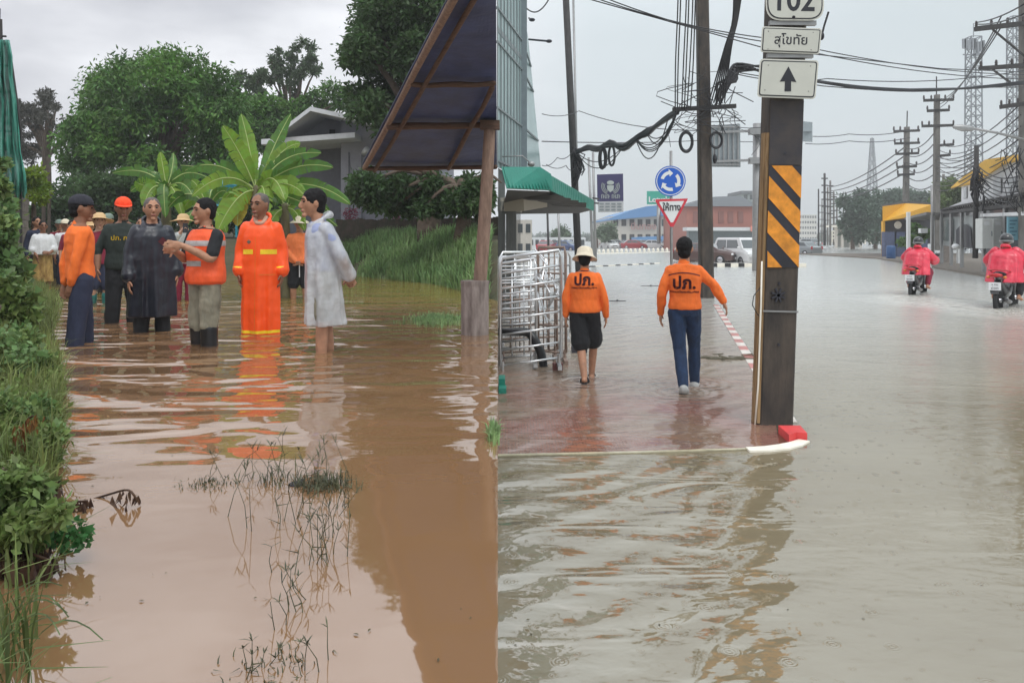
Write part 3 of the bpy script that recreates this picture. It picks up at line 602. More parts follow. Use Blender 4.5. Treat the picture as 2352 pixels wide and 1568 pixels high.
def rider(label, loc, rz, H=1.68, skinm='skin', trou='maroon'):
    p = Person(label, loc, H, 0, dict(pel=(0, .12, .84), neck=(0, -.02, 1.34), head=(0, -.07, 1.49), hp=4, shL=(.18, -.02, 1.28), shR=(-.18, -.02, 1.28), elL=(.35, -.10, 1.08), wrL=(.33, -.34, 1.01), hdL=(0, -.8, -.3),
        elR=(-.35, -.10, 1.08), wrR=(-.33, -.34, 1.01), hdR=(0, -.8, -.3), hiL=(.10, .10, .84), hiR=(-.10, .10, .84), knL=(.24, -.28, .72), knR=(-.24, -.28, .72), anL=(.23, -.02, .35), anR=(-.23, -.02, .35), toL=(.2, -1, -.15), toR=(-.2, -1, -.15)), skinm, 'motorcycle riders in pink raincoats', vox=.010)
    p.root.rotation_euler.z = rz; p.trousers('trousers', M_[trou], upto=.93, flare=.014)
    c = p.coat('raincoat', M_['poncho_pink'], hem=.64, r0=(.30, .22), r1=(.35, .32), gs=.06, cuff=.05, sleeve=.95, seed=int(loc[0] * 10), folds=.035, hood=True, c1=(0, .06))
    H_ = p.HM(); m = MB(); m.ell(H_ @ V3(0, .012, .035), (.118, .140, .125), H_.to_3x3(), 26, 16, lambda q: Vector((q.x, q.y, max(q.z, -.62)))); h = out('helmet', m, M_['bike_black'], p.root, smooth=True)
    m = MB(); m.lathe([(.119, -.06), (.125, -.055), (.125, -.03), (.119, -.025)], H_ @ V3(0, .012, .035), 28, H_.to_3x3(), 1, 1.18); out('helmet_band', m, mat('grey_trim', (.18, .2, .2), .3) if 'grey_trim' not in bpy.data.materials else bpy.data.materials['grey_trim'], h, smooth=True)
    return p
for (x, yw, lb, lr, pt, tr) in ((2108, 673, 'dark motorcycle further away, ridden through the flood by the smaller pink raincoat', 'rider in pink plastic raincoat and dark helmet on the motorcycle further away', (('๔ กข', .06, .615), ('๒๗๕', .08, .545)), 'maroon'),
                            (2310, 703, 'black motorcycle nearer the right edge, its white plate low over the water', 'rider in pink plastic raincoat and dark helmet on the nearer motorcycle at the right edge', (('๑ กน', .06, .615), ('๘๐๓', .08, .545)), 'black')):
    sc_ = 1.13 if x < 2200 else 1.18; L = G(x, yw, 0) - V3(0, 0, .15); yaw = PI + math.atan2(-L.x, L.y) - .02 + (-.20)
    a_ = motorcycle(lb, L, yaw, pt); b_ = rider(lr, L, yaw, 1.70, 'skin', tr).root; a_.scale = b_.scale = (sc_, sc_, sc_)
# ---------------------------------------------------------------- left: the flooded village lane
def lerpt(tab, v):
    for (a, b), (c, d) in zip(tab, tab[1:]):
        if v <= c: return b + (d - b) * clamp((v - a) / (c - a))
    return tab[-1][1]
LB = [(-8, -.6), (1.2, -1.0), (1.76, -1.22), (5, -3.05), (8, -4.9), (11.6, -6.9), (16, -9.9), (22, -13.5), (60, -34)]      # left bank edge: Y -> X
FB = [(-40, 24), (-13, 23), (-6, 22.3), (-4.7, 21.5), (-1.6, 16.8), (-.9, 14.8), (-.2, 12.2), (0, 12)]                      # far bank edge: X -> Y
def hL(x, y):
    d = max(lerpt(LB, y) - x, (y - lerpt(FB, x)) * .8)
    h = .45 + clamp(d + .6, 0, 9) * .42 if d < 2.2 else 1.626 + (d - 2.2) * .03
    return h + .05 * noise.noise((x * .8, y * .8, 3))
xs = [i / 60 for i in range(61)]; ys = sorted(set([-6 + .5 * i for i in range(64)] + [26 + 1.5 * i for i in range(40)]))
V = []; Q = []
for y in ys:
    x1 = SEAM * y if y > 0 else 0.0
    for t in xs:
        x = x1 - 60 * t ** 2.2; V.append((x, y, hL(x, y) if abs(x - x1) > 1e-6 or y > 12 else .45))
n = len(xs)
Q = [(j * n + i, j * n + i + 1, (j + 1) * n + i + 1, (j + 1) * n + i) for j in range(len(ys) - 1) for i in range(n - 1)]
o = npmesh('ground', np.array(V), np.array(Q), mat('earth', (.10, .075, .045), .9, col2=(.05, .06, .025), vscale=2, bump=.02, bscale=6), smooth=True); meta(o, kind='structure')
def water_mat(name, murk, ior, wet_rough=.03):
    m = bpy.data.materials.new(name); m.use_nodes = True; N, L = m.node_tree.nodes, m.node_tree.links; b = N['Principled BSDF']
    b.inputs['Base Color'].default_value = (*murk, 1); b.inputs['Roughness'].default_value = wet_rough; b.inputs['IOR'].default_value = ior
    return m, N, L, b
def nd(N, t, **k):
    n = N.new(t)
    for a, b in k.items():
        if a in ('operation', 'blend_type', 'data_type', 'wave_type', 'bands_direction', 'noise_dimensions', 'feature', 'interpolation_type'): setattr(n, a, b)
        else: n.inputs[a].default_value = b
    return n
def M2(N, L, op, a, b=None, c=None):
    n = N.new('ShaderNodeMath'); n.operation = op
    for i, v in enumerate((a, b, c)):
        if v is None: continue
        if isinstance(v, (int, float)): n.inputs[i].default_value = v
        else: L.new(v, n.inputs[i])
    return n.outputs[0]
def noise_at(N, L, co, sc, sx=1, sy=1, rot=0, det=2, dist=0, ro=.5, off=0):
    m = N.new('ShaderNodeMapping'); m.inputs['Scale'].default_value = (sx, sy, 1); m.inputs['Rotation'].default_value = (0, 0, rot); m.inputs['Location'].default_value = (off, off * .7, 0); L.new(co, m.inputs[0])
    n = nd(N, 'ShaderNodeTexNoise', Scale=sc, Detail=det, Distortion=dist, Roughness=ro); L.new(m.outputs[0], n.inputs['Vector']); return n.outputs['Fac']
def smooth_range(N, L, v, a, b, c=0.0, d=1.0):
    n = N.new('ShaderNodeMapRange'); n.interpolation_type = 'SMOOTHSTEP'; n.inputs['From Min'].default_value = a; n.inputs['From Max'].default_value = b; n.inputs['To Min'].default_value = c; n.inputs['To Max'].default_value = d; L.new(v, n.inputs['Value']); return n.outputs[0]
m, N, L, b = water_mat('muddy_water', (.27, .145, .075), 2.45)
tcn = N.new('ShaderNodeTexCoord'); co = tcn.outputs['Object']; sp = N.new('ShaderNodeSeparateXYZ'); L.new(co, sp.inputs[0])
act = smooth_range(N, L, sp.outputs['Y'], 2.6, 4.9, .06, 1.0)           # waders stir the water round the group, it lies calm nearer
far = smooth_range(N, L, sp.outputs['Y'], 10.5, 16, 1.0, .30)
calm_r = smooth_range(N, L, sp.outputs['X'], -2.2, -.9, 1.0, .35)
amp = M2(N, L, 'MULTIPLY', M2(N, L, 'MULTIPLY', act, far), calm_r)
h = M2(N, L, 'MULTIPLY', noise_at(N, L, co, 1.15, .75, 1.7, .1, 1.0, .6), .15)
h = M2(N, L, 'ADD', h, M2(N, L, 'MULTIPLY', noise_at(N, L, co, 4.5, .7, 1.6, -.2, 1, .4, off=3), .012))
for cx, cy, wl, k in ((-1.70, 6.98, .26, .0026), (-2.65, 8.15, .30, .0024), (-4.0, 7.3, .28, .0024), (-2.9, 7.3, .24, .002)):
    dx = M2(N, L, 'SUBTRACT', sp.outputs['X'], cx); dy = M2(N, L, 'SUBTRACT', sp.outputs['Y'], cy)
    r = M2(N, L, 'SQRT', M2(N, L, 'ADD', M2(N, L, 'MULTIPLY', dx, dx), M2(N, L, 'MULTIPLY', dy, dy)))
    r2 = M2(N, L, 'ADD', r, M2(N, L, 'MULTIPLY', noise_at(N, L, co, 2.2, off=cx), .30))
    s_ = M2(N, L, 'SINE', M2(N, L, 'MULTIPLY', r2, 2 * PI / wl)); f = M2(N, L, 'DIVIDE', k, M2(N, L, 'ADD', M2(N, L, 'MULTIPLY', r, .8), .5))
    h = M2(N, L, 'ADD', h, M2(N, L, 'MULTIPLY', s_, f))
h = M2(N, L, 'MULTIPLY', h, amp)
h = M2(N, L, 'ADD', h, M2(N, L, 'MULTIPLY', noise_at(N, L, co, 3.0, 1, 1, det=3, off=9), .0022))
bp = nd(N, 'ShaderNodeBump', Strength=1.0, Distance=1.0); L.new(h, bp.inputs['Height']); L.new(bp.outputs[0], b.inputs['Normal'])
rr = N.new('ShaderNodeValToRGB'); rr.color_ramp.elements[0].color = (.20, .107, .050, 1); rr.color_ramp.elements[1].color = (.25, .142, .073, 1); L.new(noise_at(N, L, co, .7, det=4), rr.inputs[0])
mxn = N.new('ShaderNodeMix'); mxn.data_type = 'RGBA'; L.new(smooth_range(N, L, sp.outputs['Y'], 9.5, 14, 0, 1), mxn.inputs['Factor']); L.new(rr.outputs[0], mxn.inputs['A']); mxn.inputs['B'].default_value = (.26, .18, .045, 1)
L.new(mxn.outputs['Result'], b.inputs['Base Color'])
mw = MB(); ysw = [-6, 0, 3, 6, 10, 15, 20, 26, 40, 60]
mw.add([(SEAM * y if y > 0 else 0, y, WL) for y in ysw] + [(-60, y, WL) for y in ysw], [(i, i + 1, len(ysw) + i + 1, len(ysw) + i) for i in range(len(ysw) - 1)])
out('flood_water', mw, m, kind='structure')
# retaining wall that holds the raised lane above the road
mwall = MB(); y0, y1 = 0.05, 70; mwall.prism([(SEAM * y0, y0, -.4), (SEAM * y1, y1, -.4), (SEAM * y1 - .2, y1, -.4), (SEAM * y0 - .2, y0, -.4)], (0, 0, 1.08))
out('retaining_wall', mwall, mat('wall_concrete', (.22, .20, .18), .9, var=.3, bump=.01, bscale=12), None, 'low grey concrete retaining wall between the raised village lane and the road', 'wall', loc=(0, 0, -.4))
# shelter: tarpaulin roof on poles
wood = mat('old_wood', (.13, .07, .045), .8, col2=(.055, .03, .02), vscale=9, aniso=(1, 1, 6), bump=.004, bscale=30); pale_wood = mat('pale_wood', (.30, .20, .15), .8, col2=(.16, .10, .075), vscale=14, aniso=(2, 2, .4), bump=.004)
tarp = mat('blue_tarpaulin', (.040, .058, .15), .55, var=.3, vscale=3, bump=.02, bscale=3)
RA = [(9.6, -1.79, 2.58), (8.0, -1.262, 2.864), (6.87, -.893, 3.065), (5.38, -.406, 3.33), (4.6, -.15, 3.468)]          # points down the open edge of the roof: Y, X, Z
def rx(Y): return -1.79 + (9.6 - Y) * .33
def rzz(Y): return 2.58 + (9.6 - Y) * .1775
sh_ = thing('shelter', 'open shelter of dark blue tarpaulin on wooden rafters, its post in a concrete foot', 'shelter', G(1090, 768, WL) * 1.0)
m = MB(); g_ = []; nx, ny = 16, 24
for j in range(ny + 1):
    Y = 9.75 - (9.75 - 4.55) * j / ny; a, b_ = rx(Y) - .03, SEAM * Y - .012
    for i in range(nx + 1):
        x = a + (b_ - a) * i / nx; g_.append((x, Y, rzz(Y) + .045 - .03 * math.sin(i / nx * PI) * abs(math.sin((Y - 4.6) * 1.7)) + .012 * noise.noise((x * 3, Y * 3, 0))))
m.add(g_, [(j * (nx + 1) + i, j * (nx + 1) + i + 1, (j + 1) * (nx + 1) + i + 1, (j + 1) * (nx + 1) + i) for j in range(ny) for i in range(nx)])
to = out('tarpaulin', m, tarp, sh_, recalc=False); sm_ = to.modifiers.new('t', 'SOLIDIFY'); sm_.thickness = .012
def raf(a, b_, w_, h_, mt): 
    m = MB(); a, b_ = Vector(a), Vector(b_); q = [a.lerp(b_, i / 5) + V3(R.uniform(-.008, .008), 0, R.uniform(-.008, .008)) for i in range(6)]; m.limb(q, [w_ * R.uniform(.85, 1.1) for _ in q], 8, k=2); out('rafter', m, mt, sh_, smooth=True)
raf((rx(9.7), 9.7, rzz(9.7) - .0), (rx(4.6), 4.6, rzz(4.6) - .0), .032, .05, pale_wood)
raf((rx(9.7) + .12, 9.7, rzz(9.7) - .04), (rx(4.6) + .12, 4.6, rzz(4.6) - .04), .024, .05, wood)
for Y, w_ in ((9.62, .028), (8.0, .035), (6.87, .026)): raf((rx(Y) + .02, Y, rzz(Y) - .035), (SEAM * Y - .03, Y, rzz(Y) - .02), w_, .05, wood)
raf((-.78, 9.6, 2.53), (-.17, 6.9, 3.02), .028, .04, wood)
pb = G(1091, 768, WL); pt_ = V3(-.225, 8.0, 2.84)
m = MB(); m.limb([pb + V3(.03, 0, .3), pb.lerp(pt_, .5) + V3(.015, 0, 0), pt_], [.072, .066, .058], 12); out('post', m, pale_wood, sh_, smooth=True)
m = MB(); m.beam(pt_ + V3(-.10, -.02, -.0), pt_ + V3(.10, -.02, .0), .10, .09); out('bracket', m, wood, sh_)
m = MB(); m.lathe([(.135, -.25), (.138, .5), (.142, .53), (.142, .555), (.05, .56)], pb, 40, None, 1, 1, lambda p, a, r: Vector((p.x * (1 + .05 * (math.sin(10 * a) > 0)), p.y * (1 + .05 * (math.sin(10 * a) > 0)), p.z)))
out('concrete_foot', m, mat('foot_concrete', (.30, .25, .23), .85, col2=(.13, .10, .09), vscale=7, aniso=(2, 2, .5), bump=.006), sh_)
# grey house
hm = mat('house_grey', (.30, .30, .35), .85, var=.10, vscale=1.5); hd = mat('house_dark', (.16, .16, .19), .85, var=.1); wf = mat('white_fascia', (.62, .63, .66), .6, var=.06); sof = mat('soffit', (.52, .54, .58), .7)
hs = thing('house', 'grey rendered house with white-edged pitched roof behind the banana plants', 'house', P(860, 540, 25))
def slabq(name, pts, t, mt, par): m = MB(); m.prism(pts, (0, 0, t)); return out(name, m, mt, par)
gz = 1.2
m = MB(); m.prism([P(783, 540, 24.6) * 1.0, P(1010, 540, 24.6), P(1010, 300, 24.6), P(872, 297, 24.6), P(783, 276, 24.6)], (0, 6, 0)); out('wall', m, hm, hs)
m = MB(); m.prism([P(662, 540, 26.0), P(783, 540, 26.0), P(783, 316, 26.0), P(662, 322, 26.0)], (0, 4, 0)); out('wall', m, hd, hs)
m = MB(); m.prism([P(660, 322, 25.2), P(787, 314, 25.2), P(787, 272, 25.2), P(722, 262, 25.2), P(660, 300, 25.2)], (0, 3, 0)); gb = out('gable_wall', m, hm, hs)
m = MB(); a, b_ = P(757, 314, 25.15), P(770, 298, 25.15); m.box(a.x, b_.x, a.y - .02, a.y, a.z, b_.z); out('vent', m, M_['ink'], gb)
def rslab(name, A, B, C_, D_, t, mt): m = MB(); m.prism([A, B, C_, D_], (0, 0, t)); return out(name, m, mt, hs)
pk = P(713, 255, 23.3); le = P(634, 315, 23.3); ri = P(990, 316, 23.3)
rf = rslab('roof', pk, ri, ri + V3(0, 8, .3), pk + V3(0, 8, .3), .13, wf); rslab('roof', le, pk - V3(.003, 0, 0), pk + V3(-.003, 8, .3), le + V3(0, 8, .3), .13, wf)
m = MB(); m.prism([P(600, 332, 23.6), P(815, 316, 23.6), P(815, 304, 23.6), P(600, 320, 23.6)], (0, 2.2, 0)); out('canopy', m, wf, hs)
m = MB(); a = P(838, 346, 24.4); m.tube([P(836, 352, 24.55), P(842, 343, 24.2)], .09, 10); out('wall_lamp', m, wf, hs, smooth=True)
m = MB()
for x in (800, 830): a, b_ = P(x, 350, 24.58), P(x + 3, 520, 24.58); m.box(a.x, b_.x, a.y - .03, a.y, b_.z, a.z)
out('drainpipe', m, hd, hs)
# white panel and pots at the yard, low brick wall on top of the bank
m = MB(); a, b_ = P(987, 499, 24.3), P(1027, 478, 24.3); m.box(a.x, b_.x, a.y, a.y + .06, a.z - .1, b_.z); out('signboard', m, wf, None, 'plain white board propped in the yard behind the low wall', 'board', loc=P(1007, 500, 24.3))
bw = mat('mossy_wall', (.085, .06, .05), .9, col2=(.035, .035, .022), vscale=5, bump=.03, bscale=10)
m = MB(); q = []
for i in range(60):
    x0 = -5.3 + i * .084; x1 = x0 + .10; Y = 23.6 - max(0, (x0 + 4)) * .8; hh = 1.62 + .62 + .06 * noise.noise((x0 * 4, 0, 0)); m.box(x0, x1 - .02, Y, Y + .25, 1.2, hh)
out('low_wall', m, bw, None, 'low dark mossy wall along the top of the grassy bank', 'wall', loc=(-2.8, 23, 1.2))
pr = leafmat('bougainvillea', (.35, .03, .09), (.18, .02, .05))
for i, (x, y_, s_, lb) in enumerate(((806, 492, .22, 'clump of dark pink flowers beside the house drainpipe'), (912, 492, .20, 'clump of red-pink flowers above the low mossy wall'))):
    V, Q = leaves([P(x, y_, 23.9)], [s_], 260, .07, 40 + i); o = npmesh('flower_bush', V, Q, pr, loc=P(x, y_ + 12, 23.9)); meta(o, lb, 'flowers')
# block wall, net-covered scaffold on the far left
m = MB(); A, B = P(-60, 560, 14.5), P(62, 545, 21)
for j in range(9):
    for i in range(18):
        a = A.lerp(B, (i + .04 + .5 * (j % 2)) / 18.5); b_ = A.lerp(B, (i + .97 + .5 * (j % 2)) / 18.5); z = 1.15 + j * .2; m.beam((a.x, a.y, z + .095), (b_.x, b_.y, z + .095), .12, .19)
out('block_wall', m, mat('block', (.20, .17, .155), .9, var=.3, vscale=3, bump=.01), None, 'brownish concrete block wall beside the grassy bank', 'wall', loc=A)
sc = thing('scaffold', 'thin steel scaffold frame rising at the left edge, draped with green netting', 'scaffold', V3(-8.3, 12, .9)); steel = mat('dark_steel', (.06, .055, .055), .5, metal=.5)
for k, (xb, xt, yt) in enumerate(((-6, -2, 20), (8, 2, 45), (30, 20, 100), (48, 20, 100))):
    m = MB(); m.tube([P(xb, 560, 12), P(xb, 300, 12), P(xt, yt, 12)], .022, 6); out('upright', m, steel, sc)
for yy, x0, x1 in ((100, -20, 20), (82, -20, 14), (150, -20, 23), (210, -20, 26), (300, -20, 36)):
    m = MB(); m.tube([P(x0, yy, 12), P(x1, yy + 2, 12)], .016, 6); out('rail', m, steel, sc)
net = mat('green_net', (.13, .50, .38), .8, col2=(.04, .24, .19), vscale=3, bump=.04, bscale=4)
N, L = net.node_tree.nodes, net.node_tree.links; tn = N.new('ShaderNodeBsdfTransparent'); ms = N.new('ShaderNodeMixShader'); ms.inputs[0].default_value = .74; L.new(tn.outputs[0], ms.inputs[1]); L.new(N['Principled BSDF'].outputs[0], ms.inputs[2]); L.new(ms.outputs[0], N['Material Output'].inputs['Surface'])
m = MB(); rows = [(92, -30, 20), (130, -30, 25), (180, -30, 30), (230, -20, 36), (290, -30, 42), (340, -30, 50), (400, -30, 60), (448, -30, 58)]; vv = []; n = 24
for k, (yy, x0, x1) in enumerate(rows):
    for i in range(n + 1):
        t = i / n; x = x0 + (x1 - x0) * t + 2.5 * math.sin(k * 2.1) * t; vv.append(P(x, yy + 10 * math.sin(i * 1.7 + k) * (k > 1), 12 - .18 + .16 * math.sin(i * 1.3 + k * .8) + .1 * math.sin(i * 2.9)))
m.add(vv, [(j * (n + 1) + i, j * (n + 1) + i + 1, (j + 1) * (n + 1) + i + 1, (j + 1) * (n + 1) + i) for j in range(len(rows) - 1) for i in range(n)])
no = out('netting', m, net, sc, smooth=True, recalc=False); s2 = no.modifiers.new('s', 'SOLIDIFY'); s2.thickness = .01
bt = mat('blue_sheet', (.02, .22, .30), .5, var=.2)
m = MB(); m.add([P(480, 420, 20), P(545, 425, 20), P(548, 480, 20.2), P(478, 470, 19.8)] + [P(480, 420, 20) + V3(0, 1.5, .3), P(545, 425, 20) + V3(0, 1.5, .3)], [(0, 1, 2, 3), (0, 1, 5, 4)]); m.tube([P(482, 420, 20.02), P(482, 545, 20.02)], .03, 6); m.tube([P(543, 425, 20.02), P(543, 545, 20.02)], .03, 6); out('tarpaulin_sheet', m, bt, None, 'turquoise tarpaulin sheet stretched behind the banana leaves', 'tarpaulin', loc=P(512, 545, 20))
m = MB(); 
for x, yt, r_ in ((100, 300, .06), (112, 395, .05)): m.tube([P(x, 560, 24), P(x + 2, yt, 24)], r_, 8)
out('dead_trunk', m, mat('bark_dark', (.07, .055, .045), .9, var=.3, bump=.02), None, 'bare grey trunk standing behind the walkers on the left', 'tree trunk', loc=P(104, 560, 24))
# ---------------------------------------------------------------- left: trees, banana plants, banks
bark = mat('bark', (.11, .08, .06), .9, var=.35, vscale=6, bump=.03, bscale=10)
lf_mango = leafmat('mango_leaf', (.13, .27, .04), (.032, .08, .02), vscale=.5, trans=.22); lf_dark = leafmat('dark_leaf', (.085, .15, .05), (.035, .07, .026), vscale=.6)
lf_far = leafmat('far_leaf', (.10, .15, .07), (.05, .08, .04), vscale=.4); lf_bare = leafmat('thin_leaf', (.10, .10, .08), (.05, .05, .045), vscale=.5); lf_bush = leafmat('bush_leaf', (.25, .33, .10), (.06, .105, .035), vscale=2.2, island=.45)
lf_lime = leafmat('lime_leaf', (.24, .32, .03), (.10, .18, .02), vscale=2)
def tree(name, label, base, trunk_h, trunk_r, blobs, n, size, mt, seed, keep=lkeep, asp=.42, droop=.3, squash=.85, shell=.55, limbs=True, group=None, cat='tree'):
    t = thing(name, label, cat, base, group); g = random.Random(seed); base = Vector(base); topp = base + V3(0, 0, trunk_h)
    m = MB(); m.limb([base - V3(0, 0, .3), base.lerp(topp, .5) + V3(g.uniform(-.1, .1), 0, 0), topp], [trunk_r * 1.3, trunk_r, trunk_r * .8], 10)
    if limbs:
        for c, r in blobs[::max(1, len(blobs) // 14)]:
            c = Vector(c); mid = topp.lerp(c, .5) + V3(g.uniform(-.2, .2), g.uniform(-.2, .2), .15 * (c - topp).length); m.limb([topp - V3(0, 0, trunk_r), mid, c], [trunk_r * .6, trunk_r * .35, trunk_r * .1], 7, k=3)
    out('trunk', m, bark, t, smooth=True)
    V, Q = leaves([b[0] for b in blobs], [b[1] for b in blobs], n, size, seed, squash, shell, keep, asp, droop); npmesh('crown', V, Q, mt, t); return t
def blobs_img(pts, Y, dy, seed, jit=.15):
    g = random.Random(seed); o = []
    for x, y, r in pts: o.append((P(x, y, Y + g.uniform(-dy, dy)), r / F * Y * g.uniform(1 - jit, 1 + jit)))
    return o
def frag(pts, k, seed, f=.42):
    g = random.Random(seed); return [(x + r * g.gauss(0, .55), y + r * g.gauss(0, .5), r * f * g.uniform(.6, 1.3)) for x, y, r in pts for _ in range(k)]
def dome(cx, cy, rx_, ry_, n, r, seed, lo=-.2):
    g = random.Random(seed); o = []
    while len(o) < n:
        a = g.uniform(-1, 1); b = g.uniform(lo, 1)
        if a * a + b * b < 1: o.append((cx + a * rx_, cy - b * ry_, r * g.uniform(.7, 1.25)))
    return o
# big round mango tree
pts = dome(358, 330, 175, 195, 95, 34, 5, -.7) + dome(200, 350, 50, 90, 14, 30, 6) + dome(490, 300, 70, 140, 20, 32, 8)
rim = [(205, 250, 28), (165, 310, 24), (158, 370, 26), (245, 205, 30), (290, 160, 28), (340, 140, 26), (400, 132, 28), (450, 148, 28), (500, 180, 28), (540, 230, 26), (560, 290, 24), (375, 128, 18), (318, 165, 26)]
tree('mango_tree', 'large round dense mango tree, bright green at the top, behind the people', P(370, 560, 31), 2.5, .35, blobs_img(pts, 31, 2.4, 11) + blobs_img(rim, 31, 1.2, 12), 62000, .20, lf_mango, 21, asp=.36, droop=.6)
# thin dark tree on the left
tree('bare_tree', 'thin sparse dark tree between the green netting and the mango tree', P(108, 545, 42), 4.5, .22, blobs_img(frag(dome(95, 300, 74, 86, 34, 20, 31, -.9), 4, 3, .4), 42, 2, 32), 8500, .19, lf_bare, 33, shell=.0, asp=.35)
# trees behind the house
tree('tree', 'slender open-crowned tree rising alone above the house roof', P(675, 545, 48), 5.5, .22, blobs_img(frag([(640, 150, 26), (670, 125, 24), (705, 125, 26), (722, 145, 20), (650, 185, 20), (690, 170, 24), (672, 205, 18), (650, 230, 18), (628, 150, 14), (640, 260, 20), (680, 250, 20)], 6, 1), 48, 1.2, 41), 6500, .24, lf_far, 42, shell=.0)
tree('tree', 'loose pale green tree showing between the mango tree and the lone slender tree', P(575, 545, 46), 5, .2, blobs_img(frag([(560, 185, 26), (575, 220, 26), (590, 175, 18), (548, 240, 24), (585, 260, 24), (600, 210, 14), (560, 290, 30)], 6, 2), 46, 1.2, 43), 7000, .24, lf_far, 44, shell=.0)
tree('tree', 'bushy tree directly behind the ridge of the grey house', P(640, 545, 40), 4, .25, blobs_img(dome(640, 300, 75, 70, 22, 24, 45, -.6) + [(730, 225, 24), (760, 205, 24), (785, 235, 24), (745, 250, 20), (700, 235, 20), (800, 215, 22)], 40, 1.4, 46), 15000, .22, lf_mango, 47)
# big dark tree right, whose crown also hangs below the shelter roof
pts = dome(930, 130, 125, 200, 85, 34, 51, -.95) + [(838, 160, 22), (815, 140, 18), (822, 205, 22), (848, 100, 24), (862, 60, 24), (880, 20, 26), (880, 170, 36), (860, 205, 30), (900, 215, 34), (852, 128, 28), (910, 130, 36), (875, 90, 30), (910, -20, 30), (838, 235, 22), (875, 265, 24), (850, 40, 10), (812, 160, 8)]
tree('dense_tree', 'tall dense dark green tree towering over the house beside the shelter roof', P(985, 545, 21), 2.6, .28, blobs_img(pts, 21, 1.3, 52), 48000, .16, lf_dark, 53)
pts = [(840 + i * 26, 420 + (i % 3) * 14, 26) for i in range(13)] + [(835 + i * 30, 452 + (i % 2) * 12, 22) for i in range(11)] + [(900 + i * 35, 480, 18) for i in range(7)] + [(820, 418, 18), (812, 440, 14)]
tree('low_tree', 'low spreading dark tree under the shelter roof, in front of the house wall', P(1060, 520, 18), 1.0, .15, blobs_img(pts, 18, .8, 55), 20000, .13, lf_dark, 56)
# lower dark thicket that closes the view behind the walkers
pts = [(120 + i * 24, 455 + 14 * math.sin(i * 1.9), 34) for i in range(24)] + [(60 + i * 26, 500, 34) for i in range(26)] + [(180 + i * 24, 420 + 10 * math.sin(i), 28) for i in range(20)]
V, Q = leaves(*zip(*blobs_img(pts, 27, 1.0, 61)), 26000, .17, 62, keep=lkeep); o = npmesh('undergrowth', V, Q, lf_dark); meta(o, kind='stuff')
pts = [(70 + i * 13, 395 + 8 * math.sin(i * 3), 18) for i in range(4)]
tree('bush', 'yellow-green shrub with a few orange blooms beside the end of the netting', P(78, 500, 19), .5, .05, blobs_img([(70, 420, 22), (88, 430, 20), (80, 400, 16), (62, 405, 14), (90, 450, 18)], 19, .4, 63), 1500, .12, lf_lime, 64, limbs=False, cat='shrub')
# banana plants
bl1 = leafmat('banana_leaf', (.25, .39, .05), (.12, .24, .035), trans=.45, vscale=1.5, island=.12, rough=.35); bl2 = leafmat('banana_leaf_deep', (.12, .25, .045), (.06, .14, .03), trans=.4, vscale=1.5, island=.14, rough=.35); bl3 = leafmat('banana_leaf_old', (.48, .36, .04), (.20, .18, .03), vscale=3, island=.1)
rib_m = mat('banana_rib', (.34, .42, .14), .5); stem_m = mat('banana_stem', (.16, .15, .07), .7, col2=(.07, .05, .03), aniso=(1, 1, .3), vscale=7)
def banana_leaf(par, a, c, b, Ya, Yc, Yb, wd, mt, seed, twist=0.0):
    g = random.Random(seed); A, C, B = P(*a, Ya), P(*c, Yc), P(*b, Yb); sp_ = bez(A, C, B, 26); m = MB(); V = []; n = len(sp_); Wd = wd / F * Ya * 1.15
    for e in (-1, 1):
        i = 3
        while i < n - 1:
            k = min(n - 1, i + g.choice((1, 1, 2, 3, 5))); j0 = g.uniform(-.10, .10); dr = g.uniform(0, 1.0); sh = g.uniform(.88, 1.06)
            pr_ = []
            for q in range(i, k + 1):
                t = (q - 3) / (n - 4); ww = Wd * (math.sin(PI * min(1, t * .93 + .07)) ** .55) * (1 + .04 * g.uniform(-1, 1)) * sh; d = (sp_[min(n - 1, q + 1)] - sp_[q - 1]).normalized()
                view = Vector((A.x, A.y, 0)).normalized(); side = d.cross(view)
                if side.length < .1: side = V3(1, 0, 0)
                side.normalize(); side = (side * math.cos(twist) + view * math.sin(twist)) * e
                dn = V3(0, 0, -1) - d * d.dot(V3(0, 0, -1)); w2 = (side * (1 - dr * .4) + dn * dr * .7 + d * (.22 + j0)).normalized() * ww + view * (-.05 * ww)
                pr_.append((sp_[q], sp_[q] + w2 * .55 + V3(0, 0, .02), sp_[q] + w2))
            for r0, r1 in zip(pr_, pr_[1:]): m.add([r0[0], r1[0], r1[1], r0[1], r1[2], r0[2]], [(0, 1, 2, 3), (3, 2, 4, 5)])
            i = k
    bmm = out('leaf_blade', m, mt, par, recalc=False)
    r_ = MB(); r_.tube(sp_, [.013 - .009 * i / n for i in range(n)], 6); out('midrib', r_, rib_m, bmm, smooth=True)
def banana(label, x, yc, yb, Y, lv, seed):
    bs = P(x, yb, Y); bs.z = .7; t = thing('banana_plant', label, 'banana plant', bs); m = MB(); m.limb([bs, bs.lerp(P(x, yc, Y), .5), P(x, yc - 6, Y)], [.13, .10, .06], 12); out('stem', m, stem_m, t, smooth=True)
    g = random.Random(seed); lv = list(lv)
    for i in range(5):
        a = g.uniform(-.2, PI + .2); ln = g.uniform(70, 120); c = (x + math.cos(a) * ln * .5, yc - abs(math.sin(a)) * ln * .6 - 20); lv.append((c, (x + math.cos(a) * ln, yc - math.sin(a) * ln * .35 + 25), g.uniform(10, 16), g.choice((1, 2, 2)), g.uniform(.3, .9)))
    for i, (c, b, w_, k, dy) in enumerate(lv): banana_leaf(t, (x + (b[0] - x) * .02, yc), c, b, Y, Y + dy * .6, Y + dy, w_, {1: bl1, 2: bl2, 3: bl3}[k], seed + i)
